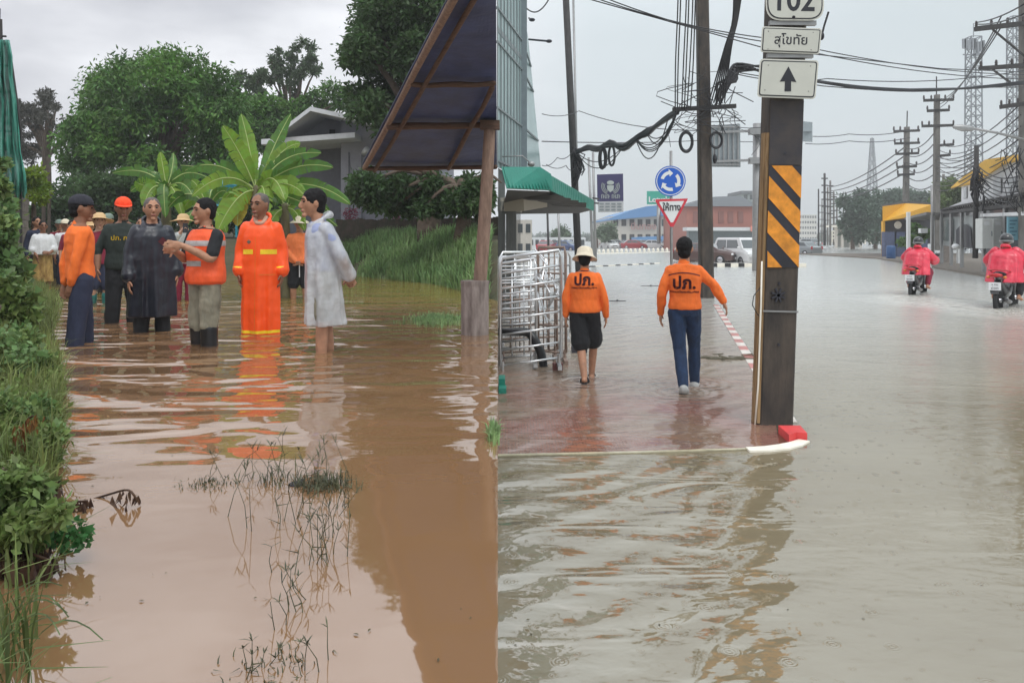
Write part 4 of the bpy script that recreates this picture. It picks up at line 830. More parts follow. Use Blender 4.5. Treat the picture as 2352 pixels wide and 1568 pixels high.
banana('large pale green banana plant directly behind the orange vest and the long orange raincoat', 590, 438, 640, 12.2, [
    ((575, 340), (554, 263), 17, 1, .2), ((555, 350), (512, 290), 19, 1, -.3), ((622, 340), (668, 262), 15, 2, .5), ((640, 340), (738, 352), 17, 2, .3), ((670, 360), (765, 385), 17, 2, -.2),
    ((628, 370), (655, 462), 20, 1, -.5), ((505, 350), (425, 392), 17, 2, -.2), ((520, 372), (440, 452), 16, 1, -.4), ((545, 430), (500, 530), 22, 1, -.5), ((545, 440), (545, 520), 18, 3, -.2),
    ((720, 395), (805, 470), 15, 2, -.1), ((700, 450), (775, 520), 13, 2, .2), ((610, 400), (610, 500), 18, 1, -.6), ((520, 385), (415, 380), 12, 2, .5), ((660, 400), (700, 450), 19, 1, -.3), ((640, 330), (690, 330), 15, 1, .4)], 71)
banana('smaller darker banana plant behind the orange cap and the black poncho', 382, 432, 640, 14, [
    ((375, 385), (368, 350), 10, 1, 0), ((340, 375), (258, 398), 13, 2, .2), ((345, 400), (300, 440), 13, 2, -.2), ((330, 430), (312, 418), 16, 1, -.3), ((345, 410), (330, 475), 15, 1, -.4), ((420, 375), (480, 410), 13, 2, .2),
    ((430, 395), (452, 478), 15, 2, -.2), ((398, 410), (420, 500), 14, 1, -.3), ((372, 400), (380, 500), 14, 2, -.3), ((400, 385), (398, 352), 9, 2, .3)], 91)
banana('low ragged banana sucker between the two larger banana plants', 478, 478, 640, 13.2, [((455, 420), (440, 415), 10, 1, 0), ((500, 430), (520, 440), 11, 2, -.2), ((440, 470), (425, 520), 12, 2, -.3), ((505, 480), (520, 535), 12, 1, -.2), ((470, 440), (466, 420), 9, 1, .2)], 131)
banana('low banana sucker drooping behind the white floppy cap', 655, 480, 640, 13.0, [((640, 430), (628, 440), 11, 2, 0), ((690, 440), (720, 470), 12, 2, -.2), ((630, 480), (615, 530), 13, 1, -.3), ((680, 470), (700, 530), 12, 1, -.2)], 151)
# left bank: bushes, each rooted on the bank
bushes = [
    ([(-8, 430, 22), (-5, 480, 28), (-14, 385, 16), (4, 500, 20)], 9.0, 2000, 'tall leafy shrub growing up beside the green netting'),
    ([(0, 560, 30), (14, 610, 26), (-25, 600, 50), (8, 560, 22), (34, 640, 18), (0, 520, 20)], 8.6, 4200, 'leafy shrub below the block wall, reaching toward the towel shawl'),
    ([(10, 695, 44), (45, 722, 30), (-20, 700, 60), (68, 722, 18), (14, 665, 28), (60, 700, 14)], 6.9, 4400, 'dense green shrub on the bank left of the man in the orange shirt'),
    ([(30, 830, 60), (80, 850, 38), (-20, 820, 70), (60, 780, 34), (108, 878, 24), (100, 820, 14), (120, 900, 12)], 5.0, 5600, 'broad dark shrub leaning over the water nearest the group'),
    ([(20, 980, 75), (80, 970, 48), (-30, 990, 80), (112, 940, 24), (60, 1040, 44), (125, 1000, 18), (100, 1030, 26)], 3.6, 6500, 'creeper-covered shrub halfway along the bank'),
]
for i, (pp, Y, n, lb) in enumerate(bushes):
    c = P(pp[0][0], pp[0][1], Y); bs = V3(c.x - .1, Y, hL(c.x - .1, Y) - .05)
    tree('shrub', lb, bs, .5, .03, blobs_img(pp, Y, .35, 100 + i, .35), n if Y > 6 else int(n * 1.9), .085 if Y > 6 else .034, lf_bush, 110 + i, cat='shrub', shell=.0, asp=.6, droop=.1, limbs=False)
    V, Q = leaves(*zip(*blobs_img([(a + R.uniform(-20, 20), b - 10, r * .85) for a, b, r in pp], Y, .3, 200 + i)), n // 4, .09 if Y > 6 else .042, 120 + i, shell=.6, asp=.75); o = npmesh('vine', V, Q, leafmat('vine_leaf', (.20, .30, .12), (.09, .17, .05), vscale=3) if i == 0 else bpy.data.materials['vine_leaf'], loc=bs); meta(o, 'pale-leaved creeper over the ' + lb.split(',')[0].replace(' on the bank left of the man in the orange shirt', ' left of the orange shirt'), 'creeper')
def blades(pts, h, w_, seed, lean=.5, keep=lkeep):
    g = np.random.default_rng(seed); p = np.array(pts, float); n = len(p); a = g.random(n) * 2 * PI; d = np.stack([np.cos(a), np.sin(a), np.zeros(n)], 1); s = np.stack([-np.sin(a), np.cos(a), np.zeros(n)], 1)
    hh = (h * (.5 + .8 * g.random(n)))[:, None]; ln = (lean * g.random(n))[:, None]; up = np.array([[0, 0, 1.0]])
    b0 = p - s * w_; b1 = p + s * w_; m0 = p + up * hh * .6 + d * hh * ln * .35; t = p + up * hh * (1 - ln * .45) + d * hh * ln
    V = np.stack([b0, b1, m0 + s * w_ * .8, m0 - s * w_ * .8, t + s * w_ * .15, t - s * w_ * .15], 1).reshape(-1, 3); i = np.arange(n)[:, None] * 6
    Q = np.concatenate([i + np.array([[0, 1, 2, 3]]), i + np.array([[3, 2, 4, 5]])], 0); return V, Q
g = random.Random(5); gp = []
while len(gp) < 24000:
    x = g.uniform(-7.5, -.15); y = g.uniform(12, 24.5); e = y - lerpt(FB, x)
    if x > SEAM * y - .15 or e < -.25 or e > 5: continue
    if noise.noise((x * 1.1, y * 1.1, 7)) < g.uniform(-.45, .15): continue
    gp.append((x, y, hL(x, y) - .02))
lf_grass = leafmat('grass_blade', (.30, .42, .18), (.15, .26, .10), vscale=1.2, island=.4)
V, Q = blades(gp, .36, .013, 5, .8); o = npmesh('grass', V, Q, lf_grass); meta(o, kind='stuff')
gp = []
while len(gp) < 42000:
    y = g.uniform(1.2, 20) if g.random() < .6 else g.uniform(1.2, 8); x = lerpt(LB, y) - g.uniform(-.10, 1) * (1.2 + .12 * y)
    if noise.noise((x * 2.2, y * 2.2, 5)) < g.uniform(-.4, .25) or (y < 2.8 and g.random() < .5): continue
    gp.append((x, y, max(hL(x, y), .68) - .02))
V, Q = blades(gp, .26, .0045, 6, .9); o = npmesh('bank_grass', V, Q, leafmat('bank_grass', (.27, .31, .10), (.10, .14, .045), vscale=2, island=.4)); meta(o, kind='stuff')
# drowned grass clump near the post foot
gp = [(G(g.gauss(1005, 30), g.gauss(737, 6), WL)) for _ in range(1400)]
V, Q = blades([(p.x, p.y, p.z - .02) for p in gp], .085, .006, 8, 1.2); o = npmesh('drowned_grass', V, Q, lf_grass, loc=G(1000, 737, WL)); meta(o, 'patch of half-drowned grass in the water left of the concrete foot', 'grass patch')
gp = [(G(g.gauss(1135, 5), g.gauss(1000, 8), WL)) for _ in range(300)]
V, Q = blades([(p.x, p.y, p.z - .02) for p in gp], .08, .004, 8, .8); o = npmesh('weed_tuft', V, Q, lf_grass, loc=G(1135, 1000, WL)); meta(o, 'small green weed tuft in the water at the lane edge below the shelter', 'weed')
# foreground sedge weeds standing in the water
sedge_m = leafmat('sedge', (.10, .10, .05), (.05, .055, .035), vscale=9, rough=.6, trans=.15)
def sedge(x, y, h, seed, label, nst=5, spread=.06, tuft=0):
    b = G(x, y, WL); t = thing('sedge_plant', label, 'water weed', b); g = random.Random(seed); m = MB(); l = MB()
    for k in range(nst):
        p0 = b + V3(g.gauss(0, spread), g.gauss(0, spread * 1.2), -.02); hh = h * g.uniform(.5, 1.1); lean = V3(g.gauss(0, .3), g.gauss(0, .2), 1).normalized(); p1 = p0 + lean * hh * .55; p2 = p1 + (lean + V3(g.gauss(0, .35), g.gauss(0, .2), 0)).normalized() * hh * .45
        m.tube([p0, p1, p2], [.0015, .0012, .0008], 5)
        for q in range(g.randint(3, 7)):
            a = g.uniform(0, 2 * PI); ln = h * g.uniform(.10, .28); d = V3(math.cos(a), math.sin(a) * .7, g.uniform(.1, 1.2)).normalized(); e = p2 + d * ln; mid = p2 + d * ln * .5 + V3(0, 0, ln * .08); s = V3(-math.sin(a), math.cos(a), 0) * .0019
            l.add([p2 - s * .6, p2 + s * .6, mid + s, mid - s, e], [(0, 1, 2, 3), (3, 2, 4)])
        if g.random() < .6:
            a = g.uniform(0, 2 * PI); d = V3(math.cos(a), math.sin(a), g.uniform(-.2, .6)).normalized(); s = V3(0, 0, .002); pm = p0.lerp(p1, g.uniform(.4, 1)); l.add([pm - s, pm + s, pm + d * h * .3], [(0, 1, 2)])
    out('stalk', m, sedge_m, t); out('leaf', l, sedge_m, t, recalc=False)
    if tuft:
        V, Q = blades([(b.x + g.gauss(0, .05), b.y + g.gauss(0, .05), b.z - .01) for _ in range(tuft)], h * .35, .0022, seed, 1.2); npmesh('tuft', V, Q, sedge_m, t)
for i, a in enumerate([(640, 1105, .22, 'sedge with many thin stalks behind the dark floating knot', 7, .07, 60), (742, 1118, .20, 'upright grassy sedge tuft, the thickest clump in the lane water', 8, .05, 260), (600, 1185, .22, 'thin sedge left of the thick clump', 6, .06), (700, 1190, .20, 'bent sedge just in front of the thick clump', 6, .04),
    (745, 1235, .20, 'forked sedge right of the bent one', 5, .04), (700, 1300, .19, 'tangled sedge in the middle of the foreground water', 7, .045), (760, 1290, .15, 'short sedge with curled leaves at the reflection edge', 5, .03), (705, 1395, .15, 'sedge with looping stems below the tangle', 5, .03),
    (640, 1445, .12, 'single star-headed sedge left of centre', 2, .01), (575, 1545, .12, 'star-headed sedge at the bottom nearest the camera', 2, .012), (622, 1530, .08, 'low grassy tuft beside the bottom star sedge', 5, .03, 60), (705, 1545, .10, 'branching sedge at the bottom right of the tuft', 4, .02), (480, 1112, .08, 'small brown weed mound left of the sedges', 3, .03, 160), (560, 1100, .18, 'faint sparse sedge at the left end of the row', 5, .05), (790, 1170, .14, 'spindly sedge at the right end of the row', 4, .03)]):
    sedge(*a[:3], 300 + i, a[3], a[4], a[5], a[6] if len(a) > 6 else 0)
m = MB(); b = G(680, 1112, WL); m.ell(b, (.03, .03, .012)); m.ell(b + V3(.02, .01, .008), (.015, .015, .012)); out('floating_clod', m, M_['ink'], None, 'dark floating knot of weed between the two largest sedge clumps', 'debris', loc=b, smooth=True)
# wilted brown plant hanging into the water, grass blades in the corner
wilt = leafmat('wilted_leaf', (.10, .055, .035), (.035, .02, .018), vscale=6, trans=.2, island=.5)
def wilted(label, pts, Y, n, seed, mt=wilt, drop=.14):
    b = P(*pts[0], Y); t = thing('wilted_plant', label, 'wilted plant', b); g = random.Random(seed); q = [P(x, y, Y + g.uniform(-.06, .06)) for x, y in pts]; m = MB(); m.limb(q, [.0042] * len(q), 6, k=4); out('stem', m, wilt, t, smooth=True); l = MB()
    for k in range(n):
        i = g.randint(0, len(q) - 2); p = q[i].lerp(q[i + 1], g.random()) + V3(g.gauss(0, .012), g.gauss(0, .03), 0); h = drop * g.uniform(.4, 1.1); wv = .004 + h * .06; a = g.uniform(0, PI); s = V3(math.cos(a), math.sin(a), 0) * wv
        z1 = max(WL + .005, p.z - h); l.add([p, p + s + V3(0, 0, -h * .3), V3(p.x + g.gauss(0, .01), p.y, z1), p - s + V3(0, 0, -h * .35)], [(0, 1, 2, 3)])
    out('leaf', l, mt, t, recalc=False)
wilted('wilted brown stem arching over the water from the bank', [(40, 1230), (90, 1170), (150, 1155), (200, 1150)], 2.9, 90, 1)
wilted('withered frond with hanging comb-like leaflets touching the water', [(200, 1150), (250, 1135), (295, 1125), (315, 1150)], 2.95, 26, 2, drop=.075)
wilted('wilted black-brown plant drooping into the near water', [(10, 1180), (50, 1215), (110, 1210), (185, 1225)], 2.6, 150, 3, drop=.17)
wilted('brown withered weeds crowding the bank foot at the left edge', [(0, 1300), (30, 1250), (70, 1270), (110, 1285)], 2.3, 160, 6, drop=.16)
wilted('tall withered weed with hanging seed heads at the bank edge', [(40, 1140), (80, 1100), (110, 1110), (130, 1150)], 2.9, 110, 7, drop=.12)
wilted('rust-brown dead spike standing among the bank leaves', [(5, 1240), (30, 1100), (55, 980), (75, 955)], 3.2, 120, 4, leafmat('rust', (.22, .09, .03), (.10, .045, .02), vscale=5), drop=.05)
V, Q = leaves(*zip(*blobs_img([(170, 1215, 24), (190, 1235, 18), (140, 1240, 22), (150, 1270, 16)], 2.45, .05, 9)), 260, .022, 9, asp=.8); o = npmesh('leafy_sprig', V, Q, leafmat('sprig', (.07, .20, .06), (.04, .11, .04)), loc=P(170, 1240, 2.6)); meta(o, 'green leafy sprig on top of the wilted plant by the near water', 'sprig')
pp = [(20, 1110, 60), (70, 1130, 45), (-30, 1180, 80), (40, 1210, 50), (10, 1290, 60), (80, 1190, 40), (130, 1180, 26), (60, 1270, 36)]
c = P(10, 1180, 2.35); bs = V3(c.x, 2.35, .8); tree('shrub', 'tangled low shrub with brown stems at the near end of the bank', bs, .2, .015, blobs_img(pp, 2.35, .12, 130), 4200, .032, lf_bush, 131, cat='shrub', shell=.1, asp=.5, limbs=False)
m = MB(); g = random.Random(12)
for k in range(12):
    p0 = G(g.uniform(-60, 40), g.uniform(1480, 1640), WL); a = g.uniform(-.2, 1.0); h = g.uniform(.12, .30); q = bez(p0, p0 + V3(math.sin(a) * h * .5, .05, h), p0 + V3(math.sin(a) * h * 1.1 + .05, g.uniform(-.1, .15), h * g.uniform(.3, .8)), 8); wv = g.uniform(.002, .0035)
    for u, v_ in zip(q, q[1:]): k1 = 1 - q.index(u) / 8.5; k2 = 1 - (q.index(u) + 1) / 8.5; m.add([u + V3(0, 0, -wv * k1), v_ + V3(0, 0, -wv * k2), v_ + V3(0, .004, wv * k2), u + V3(0, .004, wv * k1)], [(0, 1, 2, 3)])
out('grass_tussock', m, leafmat('tussock', (.13, .17, .06), (.06, .09, .035)), None, 'tussock of long arching grass in the bottom left corner', 'grass tussock', recalc=False, loc=G(0, 1560, WL))
# ---------------------------------------------------------------- right: the flooded road
asph = mat('asphalt', (.06, .058, .05), .8, var=.2, bump=.006, bscale=20)
m = MB(); ysr = [-8, 0, 10, 40, 100, 300, 900]
m.add([(SEAM * y if y > 0 else 0, y, -.18) for y in ysr] + [(900, y, -.18) for y in ysr], [(i, len(ysr) + i, len(ysr) + i + 1, i + 1) for i in range(len(ysr) - 1)]); out('road', m, asph, kind='structure')
# pavement of red blocks just under the water, with its kerbs
KL = [(2.30, 6.45), (2.553, 7.2), (3.243, 10.55), (5.128, 19.7), (7.25, 30)]           # kerb line along the road (X, Y)
FK = [(-.112, 6.13), (1.0, 6.22), (1.93, 6.33), (2.30, 6.45)]                  # front kerb
pave = bpy.data.materials.new('red_paving'); pave.use_nodes = True; N, L = pave.node_tree.nodes, pave.node_tree.links; b = N['Principled BSDF']
tcn = N.new('ShaderNodeTexCoord'); br = nd(N, 'ShaderNodeTexBrick', Scale=9.0); L.new(tcn.outputs['Object'], br.inputs['Vector']); br.inputs['Color1'].default_value = (.80, .13, .12, 1); br.inputs['Color2'].default_value = (.85, .20, .17, 1); br.inputs['Mortar'].default_value = (.14, .09, .07, 1); br.inputs['Mortar Size'].default_value = .03
nn = nd(N, 'ShaderNodeTexNoise', Scale=1.3, Detail=6.0); L.new(tcn.outputs['Object'], nn.inputs['Vector']); mm = N.new('ShaderNodeMix'); mm.data_type = 'RGBA'; rrg = N.new('ShaderNodeValToRGB'); rrg.color_ramp.elements[0].position = .42; rrg.color_ramp.elements[1].position = .62; L.new(nn.outputs['Fac'], rrg.inputs[0]); L.new(rrg.outputs[0], mm.inputs['Factor']); L.new(br.outputs['Color'], mm.inputs['A']); mm.inputs['B'].default_value = (.60, .25, .20, 1); L.new(mm.outputs['Result'], b.inputs['Base Color'])
m = MB(); poly = [(-.112, 6.13), (1.0, 6.22), (1.93, 6.33), (2.2, 6.45), (2.42, 7.2), (3.2, 10.55), (4.98, 19.7), (7.1, 30), (SEAM * 30, 30)]
m.prism([(x, y, -.18) for x, y in poly], (0, 0, .184)); pav_o = out('pavement', m, pave, kind='structure')
kred = mat('kerb_red', (.62, .05, .05), .6, var=.15, vscale=5); kwh = mat('kerb_white', (.80, .76, .66), .6, var=.10, vscale=5); kcr = mat('kerb_cream', (.78, .72, .50), .6, var=.1)
def kerbrun(line, seg, w_, ztop, mats, name, label, zb=-.18, cat='kerb', off=0):
    t = thing(name, label, cat, V3(line[0][0], line[0][1], zb)); L_ = [Vector((a, b, 0)) for a, b in line]; d = 0; k = 0; pts = []
    for a, b_ in zip(L_, L_[1:]):
        n = max(1, round((b_ - a).length / seg)); pts += [a.lerp(b_, i / n) for i in range(n)]
    pts.append(L_[-1])
    for i, (a, b_) in enumerate(zip(pts, pts[1:])):
        z = ztop(a) if callable(ztop) else ztop; m = MB(); e = (b_ - a) * .004; h = z - zb; m.beam(a + e + V3(0, 0, zb + h / 2), b_ - e + V3(0, 0, zb + h / 2), w_, h); out('kerb_block', m, mats[(i + off) % len(mats)], t)
    return t
kerbrun(KL[1:4], .42, .13, .008, [mat('kerb_pale', (.62, .56, .50), .3, var=.3, vscale=9), mat('kerb_pink', (.42, .13, .11), .3, var=.3, vscale=9)], 'kerb', 'red and white painted kerb just under the water beside the pavement')
m = MB(); m.prism([(x, y, -.18) for x, y in [(-.112, 6.085), (1.0, 6.17), (1.88, 6.275), (1.88, 6.31), (1.0, 6.215), (-.112, 6.128)]], (0, 0, .188)); out('front_kerb', m, mat('drowned_stone', (.42, .38, .26), .25, var=.25), None, 'long drowned cream edge stone along the front of the red pavement', 'kerb', loc=(0, 6.1, -.18))
# kerb nose that stands clear of the water at the foot of the big pole
t = thing('kerb_nose', 'cream and red kerb corner clear of the water at the foot of the striped pole', 'kerb', V3(2.2, 6.5, 0))
arc = [(1.88, 6.20), (2.05, 6.215), (2.22, 6.27), (2.36, 6.37), (2.47, 6.50)]; inn = [(2.40, 6.56), (2.28, 6.46), (2.18, 6.40), (2.04, 6.34), (1.88, 6.31)]
m = MB(); m.prism([(x, y, -.18) for x, y in arc + inn], (0, 0, .194)); out('nose_stone', m, kwh, t)
m = MB(); m.prism([(x, y, -.18) for x, y in [(2.29, 6.475), (2.38, 6.56), (2.46, 6.53), (2.50, 6.80), (2.31, 6.80)]], (0, 0, .25)); out('red_stone', m, kred, t)
# water over road and pavement: murky, but the pavement shows through where it is only a hand deep
m, N, L, b = water_mat('flood', (.28, .235, .16), 1.85, .04)
tcn = N.new('ShaderNodeTexCoord'); co = tcn.outputs['Object']; sp = N.new('ShaderNodeSeparateXYZ'); L.new(co, sp.inputs[0])
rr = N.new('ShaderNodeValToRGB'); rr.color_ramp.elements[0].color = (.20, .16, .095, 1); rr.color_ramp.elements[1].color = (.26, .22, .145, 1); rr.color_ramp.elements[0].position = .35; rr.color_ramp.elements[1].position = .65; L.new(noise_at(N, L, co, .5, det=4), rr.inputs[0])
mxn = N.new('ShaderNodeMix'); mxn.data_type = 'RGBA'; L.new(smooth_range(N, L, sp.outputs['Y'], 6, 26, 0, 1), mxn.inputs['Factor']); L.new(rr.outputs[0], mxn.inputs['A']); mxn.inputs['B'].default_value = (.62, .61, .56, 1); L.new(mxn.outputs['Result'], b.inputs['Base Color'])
lee = smooth_range(N, L, M2(N, L, 'SUBTRACT', sp.outputs['X'], M2(N, L, 'MULTIPLY', sp.outputs['Y'], .36)), -.55, .35, 1.0, .12)     # waves wash out from the left; calm to the right
near = smooth_range(N, L, sp.outputs['Y'], 5.2, 6.6, 1.0, .32)
farr = smooth_range(N, L, sp.outputs['Y'], 9, 30, 1.0, .10)
def wave(sc, rot, dist, off):
    mpn = N.new('ShaderNodeMapping'); mpn.inputs['Rotation'].default_value = (0, 0, rot); mpn.inputs['Location'].default_value = (off, off, 0); L.new(co, mpn.inputs[0])
    n = N.new('ShaderNodeTexWave'); n.wave_type = 'BANDS'; n.bands_direction = 'Y'; n.inputs['Scale'].default_value = sc; n.inputs['Distortion'].default_value = dist; n.inputs['Detail'].default_value = 2; n.inputs['Detail Scale'].default_value = .8; L.new(mpn.outputs[0], n.inputs['Vector']); return n.outputs['Fac']
h = M2(N, L, 'MULTIPLY', noise_at(N, L, co, 2.0, .55, 1.6, -.75, 2, .6), .060)
h = M2(N, L, 'ADD', h, M2(N, L, 'MULTIPLY', wave(.85, -.75, 7, 1), .015))
h = M2(N, L, 'ADD', h, M2(N, L, 'MULTIPLY', noise_at(N, L, co, 8, .8, 1.3, -.6, 2, .5, off=5), .006))
h = M2(N, L, 'MULTIPLY', h, M2(N, L, 'MULTIPLY', lee, near))
h = M2(N, L, 'ADD', h, M2(N, L, 'MULTIPLY', M2(N, L, 'MULTIPLY', noise_at(N, L, co, 9, .7, 1.2, .1, 3, .3, off=2), farr), .0035))
h = M2(N, L, 'ADD', h, M2(N, L, 'MULTIPLY', M2(N, L, 'MULTIPLY', noise_at(N, L, co, 1.4, .5, 1.4, .25, 3, .8, off=12), farr), .014))
for bx, by in ((G(2112, 690, 0).x, G(2112, 690, 0).y), (G(2318, 716, 0).x, G(2318, 716, 0).y)):      # wakes of the motorcycles
    dx = M2(N, L, 'SUBTRACT', sp.outputs['X'], bx); dy = M2(N, L, 'MULTIPLY', M2(N, L, 'SUBTRACT', sp.outputs['Y'], by), .55)
    r = M2(N, L, 'SQRT', M2(N, L, 'ADD', M2(N, L, 'MULTIPLY', dx, dx), M2(N, L, 'MULTIPLY', dy, dy)))
    h = M2(N, L, 'ADD', h, M2(N, L, 'MULTIPLY', M2(N, L, 'MULTIPLY', noise_at(N, L, co, 3.5, 1, 1, det=3, dist=.8, off=4), smooth_range(N, L, r, .3, 1.8, 1, 0)), .16))
for bx, by, wl, k in ((G(1340, 876, 0).x, G(1340, 876, 0).y, .16, .0030), (G(1566, 900, 0).x, G(1566, 900, 0).y, .17, .0030), (G(1587, 880, 0).x, G(1587, 880, 0).y, .13, .002)):      # rings spreading from the walkers' feet
    dx = M2(N, L, 'SUBTRACT', sp.outputs['X'], bx); dy = M2(N, L, 'SUBTRACT', sp.outputs['Y'], by); r = M2(N, L, 'SQRT', M2(N, L, 'ADD', M2(N, L, 'MULTIPLY', dx, dx), M2(N, L, 'MULTIPLY', dy, dy)))
    h = M2(N, L, 'ADD', h, M2(N, L, 'MULTIPLY', M2(N, L, 'MULTIPLY', M2(N, L, 'SINE', M2(N, L, 'MULTIPLY', M2(N, L, 'ADD', r, M2(N, L, 'MULTIPLY', noise_at(N, L, co, 3, off=bx), .12)), 2 * PI / wl)), smooth_range(N, L, r, .05, 1.1, 1, 0)), k))
# rain: small rings where drops have just fallen
vo = N.new('ShaderNodeTexVoronoi'); vo.voronoi_dimensions = '2D'; vo.inputs['Scale'].default_value = 4.2; L.new(co, vo.inputs['Vector'])
ring = M2(N, L, 'MULTIPLY', M2(N, L, 'SINE', M2(N, L, 'MULTIPLY', vo.outputs['Distance'], 95.0)), smooth_range(N, L, vo.outputs['Distance'], .04, .24, 1, 0))
spc = N.new('ShaderNodeSeparateColor'); L.new(vo.outputs['Color'], spc.inputs[0]); on = M2(N, L, 'GREATER_THAN', spc.outputs[0], .62)
h = M2(N, L, 'ADD', h, M2(N, L, 'MULTIPLY', M2(N, L, 'MULTIPLY', ring, on), .00075))
vo = N.new('ShaderNodeTexVoronoi'); vo.voronoi_dimensions = '2D'; vo.inputs['Scale'].default_value = 11; L.new(co, vo.inputs['Vector'])
ring = M2(N, L, 'MULTIPLY', M2(N, L, 'SINE', M2(N, L, 'MULTIPLY', vo.outputs['Distance'], 60.0)), smooth_range(N, L, vo.outputs['Distance'], .06, .3, 1, 0))
spc = N.new('ShaderNodeSeparateColor'); L.new(vo.outputs['Color'], spc.inputs[0]); on = M2(N, L, 'GREATER_THAN', spc.outputs[0], .72)
h = M2(N, L, 'ADD', h, M2(N, L, 'MULTIPLY', M2(N, L, 'MULTIPLY', ring, on), .0005))
bp = nd(N, 'ShaderNodeBump', Strength=1.0, Distance=1.0); L.new(h, bp.inputs['Height']); L.new(bp.outputs[0], b.inputs['Normal'])
# see-through where shallow (over the pavement): body colour is partly replaced by what lies below, the glossy surface stays
x_in = smooth_range(N, L, M2(N, L, 'SUBTRACT', sp.outputs['X'], M2(N, L, 'MULTIPLY', sp.outputs['Y'], .215)), .95, 1.12, 1, 0)
y_in = smooth_range(N, L, M2(N, L, 'SUBTRACT', sp.outputs['Y'], M2(N, L, 'MULTIPLY', sp.outputs['X'], .12)), 6.0, 6.08, 0, 1); y_o = smooth_range(N, L, sp.outputs['Y'], 6.2, 13, .62, .12)
clear = M2(N, L, 'MULTIPLY', M2(N, L, 'MULTIPLY', x_in, y_in), y_o)
# the painted kerb tops lie only a finger deep
u_ = M2(N, L, 'SUBTRACT', sp.outputs['X'], M2(N, L, 'ADD', 1.07, M2(N, L, 'MULTIPLY', sp.outputs['Y'], .206))); kr = smooth_range(N, L, M2(N, L, 'ABSOLUTE', u_), .065, .085, .8, 0); clear = M2(N, L, 'MAXIMUM', clear, M2(N, L, 'MULTIPLY', kr, M2(N, L, 'MULTIPLY', smooth_range(N, L, sp.outputs['Y'], 19, 20, 1, 0), smooth_range(N, L, sp.outputs['Y'], 7.1, 7.3, 0, 1))))
fk = M2(N, L, 'ABSOLUTE', M2(N, L, 'SUBTRACT', sp.outputs['Y'], M2(N, L, 'ADD', 6.115, M2(N, L, 'MULTIPLY', sp.outputs['X'], .10)))); clear = M2(N, L, 'MAXIMUM', clear, M2(N, L, 'MULTIPLY', smooth_range(N, L, fk, .035, .055, .9, 0), smooth_range(N, L, sp.outputs['X'], 1.85, 1.9, 1, 0)))
tr = N.new('ShaderNodeBsdfTransparent'); df = N.new('ShaderNodeBsdfDiffuse'); L.new(mxn.outputs['Result'], df.inputs['Color']); gl = N.new('ShaderNodeBsdfGlossy'); L.new(smooth_range(N, L, sp.outputs['Y'], 4.5, 11, .05, .22), gl.inputs['Roughness']); L.new(bp.outputs[0], gl.inputs['Normal'])
fr = N.new('ShaderNodeFresnel'); fr.inputs['IOR'].default_value = 3.2; L.new(bp.outputs[0], fr.inputs['Normal'])
ma = N.new('ShaderNodeMixShader'); L.new(clear, ma.inputs[0]); L.new(df.outputs[0], ma.inputs[1]); L.new(tr.outputs[0], ma.inputs[2]); mb_ = N.new('ShaderNodeMixShader'); L.new(fr.outputs[0], mb_.inputs[0]); L.new(ma.outputs[0], mb_.inputs[1]); L.new(gl.outputs[0], mb_.inputs[2]); L.new(mb_.outputs[0], N['Material Output'].inputs['Surface']); N.remove(b)
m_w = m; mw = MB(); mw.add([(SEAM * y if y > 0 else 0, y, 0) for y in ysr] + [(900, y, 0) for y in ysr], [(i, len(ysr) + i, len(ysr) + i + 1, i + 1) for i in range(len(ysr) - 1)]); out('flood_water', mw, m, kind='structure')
# the pavement itself is awash: the same thin moving film of water, over red blocks that fade as the film deepens
wp = m_w.copy(); wp.name = 'wet_paving'; N, L = wp.node_tree.nodes, wp.node_tree.links
dfn = next(n for n in N if n.type == 'BSDF_DIFFUSE'); src = dfn.inputs['Color'].links[0].from_socket; trn = next(n for n in N if n.type == 'BSDF_TRANSPARENT'); msn = trn.outputs[0].links[0].to_node
for l in list(msn.inputs[0].links): L.remove(l)
msn.inputs[0].default_value = 0
tcn = N.new('ShaderNodeTexCoord'); br = nd(N, 'ShaderNodeTexBrick', Scale=9.0); L.new(tcn.outputs['Object'], br.inputs['Vector']); br.inputs['Color1'].default_value = (.30, .085, .075, 1); br.inputs['Color2'].default_value = (.36, .13, .11, 1); br.inputs['Mortar'].default_value = (.17, .11, .09, 1); br.inputs['Mortar Size'].default_value = .03
sp = N.new('ShaderNodeSeparateXYZ'); L.new(tcn.outputs['Object'], sp.inputs[0]); fa = M2(N, L, 'MULTIPLY', smooth_range(N, L, sp.outputs['Y'], 6.2, 12, .80, .22), smooth_range(N, L, noise_at(N, L, tcn.outputs['Object'], 1.1, det=4), .35, .62, .45, 1))
mq = N.new('ShaderNodeMix'); mq.data_type = 'RGBA'; L.new(fa, mq.inputs['Factor']); L.new(src, mq.inputs['A']); L.new(br.outputs['Color'], mq.inputs['B']); L.new(mq.outputs['Result'], dfn.inputs['Color'])
pav_o.data.materials.clear(); pav_o.data.materials.append(wp)
